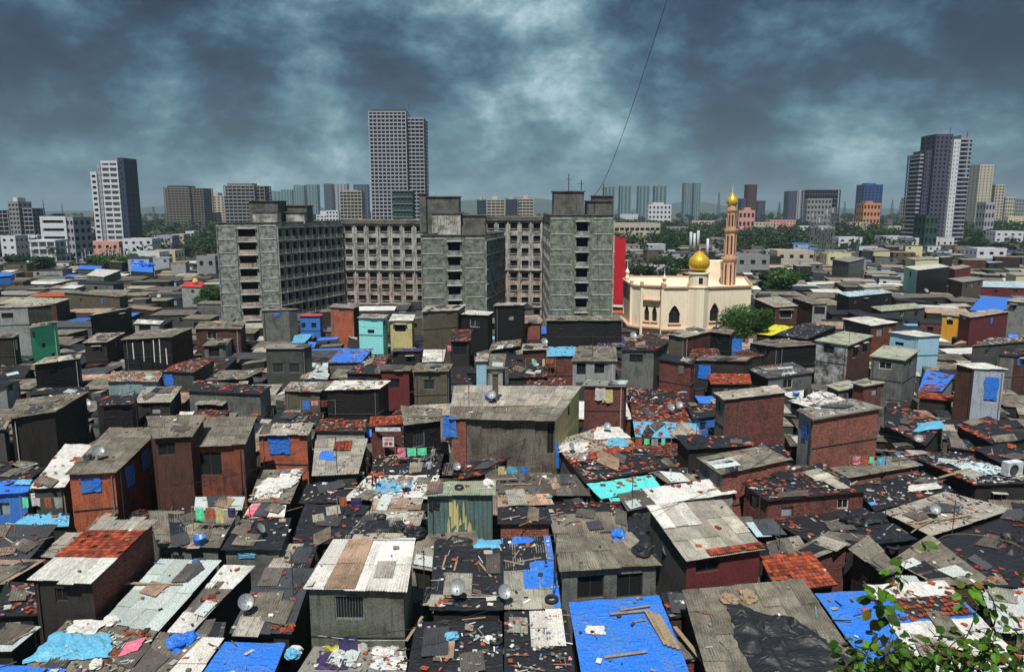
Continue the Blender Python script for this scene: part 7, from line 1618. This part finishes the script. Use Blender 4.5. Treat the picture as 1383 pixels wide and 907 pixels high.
# ---------------- people
def person(label, x, y, shirt, pants, pose, sc=1.0, face=0.0):
    p, hh = on_roof(x, y, .06); root_label = label
    J = {}
    bend = pose == 'bend'
    if not bend:
        V = [('pelvis', (0, 0, .92), .13), ('spine', (0, .01, 1.12), .12), ('chest', (0, 0, 1.32), .145), ('neck', (0, -.01, 1.47), .055), ('head', (0, -.03, 1.56), .075), ('crown', (0, -.02, 1.66), .078),
             ('hipl', (.1, 0, .86), .095), ('kneel', (.12, -.05, .48), .062), ('anklel', (.13, .03, .09), .042), ('toel', (.15, -.15, .04), .035),
             ('hipr', (-.1, 0, .86), .095), ('kneer', (-.11, .03, .48), .062), ('ankler', (-.12, .08, .09), .042), ('toer', (-.14, -.1, .04), .035),
             ('shl', (.19, 0, 1.38), .06), ('ell', (.27, .03, 1.1), .042), ('wrl', (.24, -.14, .9), .028), ('pal', (.235, -.2, .84), .03),
             ('shr', (-.19, 0, 1.38), .06), ('elr', (-.27, .04, 1.1), .042), ('wrr', (-.27, -.08, .86), .028), ('par', (-.27, -.11, .79), .03)]
    else:
        V = [('pelvis', (0, .12, .88), .13), ('spine', (0, -.03, 1.0), .12), ('chest', (0, -.22, 1.04), .145), ('neck', (0, -.36, 1.0), .055), ('head', (0, -.45, .95), .075), ('crown', (0, -.53, .9), .078),
             ('hipl', (.1, .12, .82), .095), ('kneel', (.13, .0, .46), .062), ('anklel', (.14, .08, .09), .042), ('toel', (.16, -.1, .04), .035),
             ('hipr', (-.1, .12, .82), .095), ('kneer', (-.13, .05, .46), .062), ('ankler', (-.15, .12, .09), .042), ('toer', (-.17, -.06, .04), .035),
             ('shl', (.18, -.28, 1.0), .06), ('ell', (.22, -.38, .74), .042), ('wrl', (.16, -.5, .54), .028), ('pal', (.15, -.54, .47), .03),
             ('shr', (-.18, -.28, 1.0), .06), ('elr', (-.22, -.4, .76), .042), ('wrr', (-.15, -.52, .56), .028), ('par', (-.14, -.56, .49), .03)]
    idx = {n: i for i, (n, _, _) in enumerate(V)}; vs = [v for _, v, _ in V]; rs = [r for _, _, r in V]
    E = [('pelvis', 'spine'), ('spine', 'chest'), ('chest', 'neck'), ('neck', 'head'), ('head', 'crown'), ('pelvis', 'hipl'), ('hipl', 'kneel'), ('kneel', 'anklel'), ('anklel', 'toel'), ('pelvis', 'hipr'), ('hipr', 'kneer'), ('kneer', 'ankler'), ('ankler', 'toer'),
         ('chest', 'shl'), ('shl', 'ell'), ('ell', 'wrl'), ('wrl', 'pal'), ('chest', 'shr'), ('shr', 'elr'), ('elr', 'wrr'), ('wrr', 'par')]
    E = [(idx[a], idx[b]) for a, b in E]
    for s, pa, wr in ((1, 'pal', 'wrl'), (-1, 'par', 'wrr')):
        a = Vector(vs[idx[pa]]); d = (a-Vector(vs[idx[wr]])).normalized()
        for k, (o, l) in enumerate(((-.027, .07), (-.009, .08), (.009, .076), (.027, .06))):
            b = a+Vector((0, o, 0)).cross(Vector((0, 0, 0)))+Vector((o, 0, 0))+d*.03; c = b+d*l*.5; e = c+(d+Vector((0, -.5, 0))).normalized()*l*.5
            n0 = len(vs); vs += [tuple(b), tuple(c), tuple(e)]; rs += [.010, .009, .008]; E += [(idx[pa], n0), (n0, n0+1), (n0+1, n0+2)]
        b = Vector(vs[idx[wr]])+d*.035+Vector((s*-.03, -.02, 0)); c = b+d*.035+Vector((0, -.02, 0)); n0 = len(vs); vs += [tuple(b), tuple(c)]; rs += [.011, .009]; E += [(idx[pa], n0), (n0, n0+1)]
    me = bpy.data.meshes.new('person'); me.from_pydata(vs, E, []); o = bpy.data.objects.new('person', me); COL.objects.link(o)
    m = o.modifiers.new('s', 'SKIN'); sv = me.skin_vertices[0].data
    for i, r in enumerate(rs): sv[i].radius = (r, r)
    sv[0].use_root = True
    m2 = o.modifiers.new('d', 'SUBSURF'); m2.levels = 1; m2.render_levels = 1
    dg = bpy.context.evaluated_depsgraph_get(); em = bpy.data.meshes.new_from_object(o.evaluated_get(dg)); bpy.data.objects.remove(o)
    b = bpy.data.objects.new('person', em); COL.objects.link(b)
    em.materials.clear()
    for mt in ('skin', pants, shirt): em.materials.append(MAT(mt))
    ca = em.color_attributes.new('col', 'FLOAT_COLOR', 'CORNER'); ca.data.foreach_set('color', [1.0]*(4*len(em.loops)))
    if not em.uv_layers: em.uv_layers.new(name='UVMap')
    for f in em.polygons:
        c = f.center; f.use_smooth = True
        if bend: torso = c.z > .66 and abs(c.x) < .3 and c.y > -.38 or (abs(c.x) > .1 and c.z > .72 and c.y > -.45); leg = c.z < .9 and c.y > -.08 and c.z > .1
        else: torso = .9 < c.z < 1.44 and (abs(c.x) < .21 or c.z > 1.12); leg = .1 < c.z <= .92 and abs(c.x) < .2
        f.material_index = 2 if torso and not (bend and leg and c.z < .8) else 1 if leg else 0
    hd = Vector(vs[idx['crown']]); hm_ = MB(); ax = 0
    hm_.lathe((hd.x, hd.y+.015, hd.z-.06), [(.098, 0), (.108, .05), (.1, .10), (.07, .14), (.02, .165)], 14); hr = hm_.build('hair', MAT('hair'), b)
    fm_ = MB(); fy = hd.y-.085 if not bend else hd.y-.08
    for sx in (-.03, .03): fm_.box((hd.x+sx, fy+.012, hd.z-.035), (.018, .01, .01))
    fm_.build('eyes', MAT('opening'), b); nm_ = MB(); nm_.box((hd.x, fy, hd.z-.06), (.018, .03, .035)); nm_.box((hd.x, fy+.01, hd.z-.098), (.045, .012, .008), mi=1)
    nm_.build('nose_and_mouth', [MAT('skin'), MAT('w_maroon')], b)
    b.location = p; b.rotation_euler = (0, 0, face); b.scale = (sc,)*3; tag(b, label, 'person'); return b
person('person in pale blue shirt and dark trousers standing on the white sheeting', 580, 648, 'w_lgrey', 'purpt', 'stand', 1.05, PI+.4)
person('person in white shirt on the dark roof behind the white sheeting', 586, 628, 'whitet', 'w_dark', 'stand', 1.0, .9)
person('person in orange shirt bending over the light blue sheet', 506, 658, 'w_orange', 'w_black', 'bend', 1.05, .6)
person('person in dark clothes standing by the corrugated hut corner', 497, 640, 'w_dark', 'w_black', 'stand', 1.0, 2.2)
# ================================================================ ground, hills, labels, light, sky, haze, camera
g = MB(); n = 60
S0 = 4750
rows = [[(-S0+2*S0*i/n, -350+6700*((j/n)**2), 0) for i in range(n+1)] for j in range(n+1)]
g.grid(rows, mi=0, smooth=False); tag(g.build('ground', MAT('ground')), kind='structure')
hb = MB(); rows = []
for j, (Y, k) in enumerate(((3600, 0), (3900, .6), (4300, 1), (4900, .7), (5600, 0))):
    row = []
    for i in range(161):
        x = -4200+i*52.5; px_ = W/2+F*x/3900
        hgt = 38*(.5+.5*fb(x*.0011, 1.3))
        for (c, w, hh) in ((690, 75, 62), (610, 40, 30), (760, 50, 20), (960, 60, 60), (215, 60, 35), (1180, 90, 20), (380, 70, 30)): hgt += hh*math.exp(-((px_-c)/w)**2)
        row.append((x, Y, max(0, hgt*k+8*fb(x*.01, Y*.01)*k)-(5 if k == 0 else 0)))
    rows.append(row)
hb.grid(rows, mi=0); tag(hb.build('hills', MAT('hill')), kind='structure')
# ---------------- labels for huts: each one told apart
SHORT = {}
USED = set()
def uniq(lbl):
    w = lbl.split()
    if len(w) > 16: return None
    if lbl in USED: return None
    USED.add(lbl); return lbl
for h in HOUSES:
    if h['auto']: continue
    h['root']['label'] = h['nick'] if len(h['nick'].split()) <= 16 else ' '.join(h['nick'].split()[:16]); USED.add(h['nick'])
    c = proj(sum(h['C'], Vector())/4); ANCH.append((h['nick'], c[0], c[1]))
def relabel(desc, x, y, maxanchor=12):
    def rel(ax, ay):
        dx, dy = x-ax, y-ay
        if abs(dx) > 2.2*abs(dy): return 'right of' if dx > 0 else 'left of'
        if abs(dy) > 2.2*abs(dx): return 'in front of' if dy > 0 else 'behind'
        return ('right, ' if dx > 0 else 'left, ')+('in front of' if dy > 0 else 'behind')
    an = sorted(ANCH, key=lambda a: math.hypot(a[1]-x, (a[2]-y)*1.8))
    for a in an[:maxanchor]:
        nm = a[0]; 
        nm = nm if nm.startswith('the ') else 'the '+nm
        r = rel(a[1], a[2])
        l = '%s %s %s' % (desc, r.replace('right, ', 'to the right, ').replace('left, ', 'to the left, '), nm)
        if len(l.split()) > 16: continue
        u = uniq(l)
        if u: return u
    return None
SIZE = lambda a: 'small' if a < 12 else 'mid-sized' if a < 26 else 'broad'
for h in HOUSES:
    if not h['auto']: continue
    c = proj(sum(h['C'], Vector())/4); area = (h['C'][1]-h['C'][0]).length*(h['C'][3]-h['C'][0]).length
    rn = RNAME[h['rk']]; wn = WNAME.get(h['wall'], '')
    l = relabel('%s roof' % rn, c[0], c[1], 3) or relabel('%s %s roof' % (SIZE(area), rn), c[0], c[1], 4) or relabel('low %s %s roofed hut' % (SIZE(area), rn), c[0], c[1], 9) or relabel('%s walled %s roofed hut' % (wn, rn), c[0], c[1], 14) or relabel('hut', c[0], c[1], 30)
    h['root']['label'] = l or ('%s roofed hut in the crowded rows' % rn); h['root']['group'] = 'low huts packed between the named ones'
    h['short'] = l or 'crowded hut'
for (root, desc, x, y) in LOWB:
    root['label'] = relabel(desc, x, y, 8) or desc+' among the distant trees'; root['category'] = 'building'
for i, (o, h) in enumerate(TO):
    nm = h['nick'] if not h['auto'] else h['short']
    l = 'loose red tile lying on '+('the '+nm if not h['auto'] else 'the '+nm); ws = l.split()
    if len(ws) > 16: l = ' '.join(ws[:16])
    tag(o, l, 'roof tile', 'loose tiles holding down the roof sheets')
from collections import defaultdict
cl = defaultdict(list)
for (o, d, h, xy) in PROPS:
    nm = (h['nick'] if not h['auto'] else h['short']) if h else 'ground'
    cl[(d, nm)].append((o, xy, h))
ORD = ['leftmost', 'second', 'third', 'fourth', 'fifth', 'sixth']
for (d, nm), L_ in cl.items():
    L_.sort(key=lambda a: a[1][0])
    for i, (o, xy, h) in enumerate(L_):
        if len(L_) == 1: l = '%s on the %s' % (d, nm)
        else: l = '%s %s on the %s' % (ORD[i] if i < 6 else 'last', d, nm)
        if len(l.split()) > 16: l = ' '.join(l.split()[:16])
        o['label'] = l; USED.add(l)
        o['group'] = {'satellite dish': 'satellite dishes on the roofs', 'plank': 'planks lying on the roofs', 'pole': 'poles on the roofs', 'pipe': 'pipes lying on the roofs', 'tyre': 'old tyres on the roofs', 'plastic bundle': 'plastic and cloth bundles on the roofs', 'rubble heap': 'rubble heaps', 'sheet offcut': 'corrugated offcuts on the roofs', 'water tank': 'water tanks on the roofs', 'tub': 'plastic tubs on the roofs'}[o['category']]
# ---------------- light
SUN_EL, SUN_AZ = math.radians(62), math.atan2(-.62, -.50)     # azimuth of the sun (x, y): behind the camera, to the left
sd = Vector((-.15, -.87, 0)).normalized()*math.cos(SUN_EL)+Vector((0, 0, math.sin(SUN_EL)))
ld = bpy.data.lights.new('sun', 'SUN'); ld.energy = 5.0; ld.angle = math.radians(.6); ld.color = (1, .965, .91)
lo = bpy.data.objects.new('sun', ld); COL.objects.link(lo); lo.rotation_euler = (-sd).to_track_quat('-Z', 'Y').to_euler(); lo.location = (0, 0, 200)
w = bpy.data.worlds.new('World'); scene.world = w; w.use_nodes = True; nt = w.node_tree; nt.nodes.clear(); L = nt.links.new
out = N(nt, 'ShaderNodeOutputWorld'); bg = N(nt, 'ShaderNodeBackground'); bg.inputs[1].default_value = .1; L(bg.outputs[0], out.inputs[0])
sky = N(nt, 'ShaderNodeTexSky', sky_type='NISHITA', sun_disc=False); sky.sun_elevation = SUN_EL; sky.sun_rotation = math.atan2(sd.x, sd.y)
tc = N(nt, 'ShaderNodeTexCoord'); sx = N(nt, 'ShaderNodeSeparateXYZ'); L(tc.outputs['Generated'], sx.inputs[0])
za = N(nt, 'ShaderNodeMath', operation='MAXIMUM', i_1=0.0); L(sx.outputs[2], za.inputs[0]); zb2 = N(nt, 'ShaderNodeMath', operation='ADD', i_1=.16); L(za.outputs[0], zb2.inputs[0])
dv = N(nt, 'ShaderNodeVectorMath', operation='DIVIDE'); cz = N(nt, 'ShaderNodeCombineXYZ'); [L(zb2.outputs[0], cz.inputs[i]) for i in range(3)]; L(tc.outputs['Generated'], dv.inputs[0]); L(cz.outputs[0], dv.inputs[1])
fl = N(nt, 'ShaderNodeVectorMath', operation='MULTIPLY'); fl.inputs[1].default_value = (1, 1, 1.6); L(tc.outputs['Generated'], fl.inputs[0])
def ns(scale, det, rough, dist, off):
    a = N(nt, 'ShaderNodeVectorMath', operation='ADD'); a.inputs[1].default_value = off; L(fl.outputs[0], a.inputs[0])
    n_ = N(nt, 'ShaderNodeTexNoise', i_Scale=scale, i_Detail=det, i_Roughness=rough, i_Distortion=dist); L(a.outputs[0], n_.inputs['Vector']); return n_.outputs[0]
big = ns(2.6, 4, .5, .15, (3.1, 1.7, 0)); mid = ns(5.6, 11, .6, .1, (9.3, 4.1, 0))
def mth(op, a, b):
    n_ = N(nt, 'ShaderNodeMath', operation=op)
    for i, v in enumerate((a, b)):
        if isinstance(v, (int, float)): n_.inputs[i].default_value = v
        else: L(v, n_.inputs[i])
    return n_.outputs[0]
dens = mth('ADD', mth('MULTIPLY', mth('SUBTRACT', mth('ADD', mth('MULTIPLY', big, .30), mth('MULTIPLY', mid, .70)), .5), 1.85), .50)
nrm = N(nt, 'ShaderNodeVectorMath', operation='NORMALIZE'); L(tc.outputs['Generated'], nrm.inputs[0])
def spot(x, y, rad, amt):       # a thicker or thinner place in the cloud cover, by direction
    global dens
    d = ray(x, y).normalized(); dp = N(nt, 'ShaderNodeVectorMath', operation='DISTANCE'); dp.inputs[1].default_value = d; L(nrm.outputs[0], dp.inputs[0])
    dd = mth('MULTIPLY', dp.outputs['Value'], 1/rad); e = mth('POWER', 2.718, mth('MULTIPLY', mth('MULTIPLY', dd, dd), -1)); dens = mth('ADD', dens, mth('MULTIPLY', e, amt))
for s in ((690, 120, .11, .12), (810, 105, .09, .13), (760, 200, .3, .05), (600, 190, .2, .07), (60, 110, .13, -.13), (180, 40, .15, -.11), (470, 60, .12, -.10), (950, 40, .2, -.12), (1300, 60, .25, -.09), (260, 60, .09, -.08), (640, 20, .12, -.06), (760, 165, .06, -.06), (640, 165, .06, -.05), (1000, 140, .15, .05), (350, 190, .12, .05), (240, 130, .1, .05), (450, 10, .08, .07), (1200, 150, .2, .03), (100, 230, .25, -.03)): spot(*s)
cr = N(nt, 'ShaderNodeValToRGB'); L(dens, cr.inputs[0]); e = cr.color_ramp
e.elements[0].position = .30; e.elements[0].color = (.16, .30, .58, 1); e.elements[1].position = .76; e.elements[1].color = (4.6, 6.2, 7.0, 1)
for p_, c_ in ((.40, (.27, .54, .98)), (.47, (.48, 1.02, 1.62)), (.53, (.82, 1.66, 2.3)), (.60, (1.35, 2.55, 3.1)), (.67, (2.5, 3.9, 4.5))): q = e.elements.new(p_); q.color = (*c_, 1)
cloud = cr.outputs[0]
hz_ = mth('POWER', mth('SUBTRACT', 1.0, mth('MINIMUM', za.outputs[0], 1.0)), 9)
cloud = mixc(nt, mth('MULTIPLY', hz_, .5), cloud, (1.45, 2.5, 2.95))
mixs = mixc(nt, .93, sky.outputs[0], cloud); L(mixs, bg.inputs[0])
# ---------------- haze
hx = MB(); hx.box((0, 3000, 69.0), (9600, 6800, 142)); ho = hx.build('haze', MAT('opening')); ho.data.materials.clear()
hm2 = bpy.data.materials.new('haze'); hm2.use_nodes = True; t = hm2.node_tree; t.nodes.clear(); oo = N(t, 'ShaderNodeOutputMaterial'); pv = N(t, 'ShaderNodeVolumePrincipled')
pv.inputs['Color'].default_value = (.62, .80, .92, 1); pv.inputs['Density'].default_value = .0001; pv.inputs['Anisotropy'].default_value = .0
t.links.new(pv.outputs[0], oo.inputs['Volume']); ho.data.materials.append(hm2); tag(ho, kind='stuff', label='thin blue air between the near roofs and the far towers', cat='haze')
# ---------------- camera
cam = bpy.data.cameras.new('camera'); cam.sensor_width = 36; cam.lens = 36*F/W; cam.clip_end = 30000; cam.clip_start = .1
co = bpy.data.objects.new('camera', cam); COL.objects.link(co); co.location = (0, 0, CZ); co.rotation_euler = (PI/2-PITCH, 0, 0); scene.camera = co
vs_ = scene.view_settings; vs_.view_transform = 'Standard'; vs_.look = 'None'; vs_.exposure = .07; vs_.gamma = 1; vs_.use_curve_mapping = False
scene.cycles.use_denoising = True; scene.cycles.max_bounces = 5; scene.cycles.diffuse_bounces = 3; scene.cycles.volume_bounces = 0; scene.cycles.transparent_max_bounces = 4; scene.cycles.glossy_bounces = 2
for k_ in list(PRO):
    o = PRO[k_]
    if not o.get('_used'):
        for ch in list(o.children): bpy.data.objects.remove(ch)
        bpy.data.objects.remove(o)
for o in bpy.data.objects:
    if '_used' in o: del o['_used']
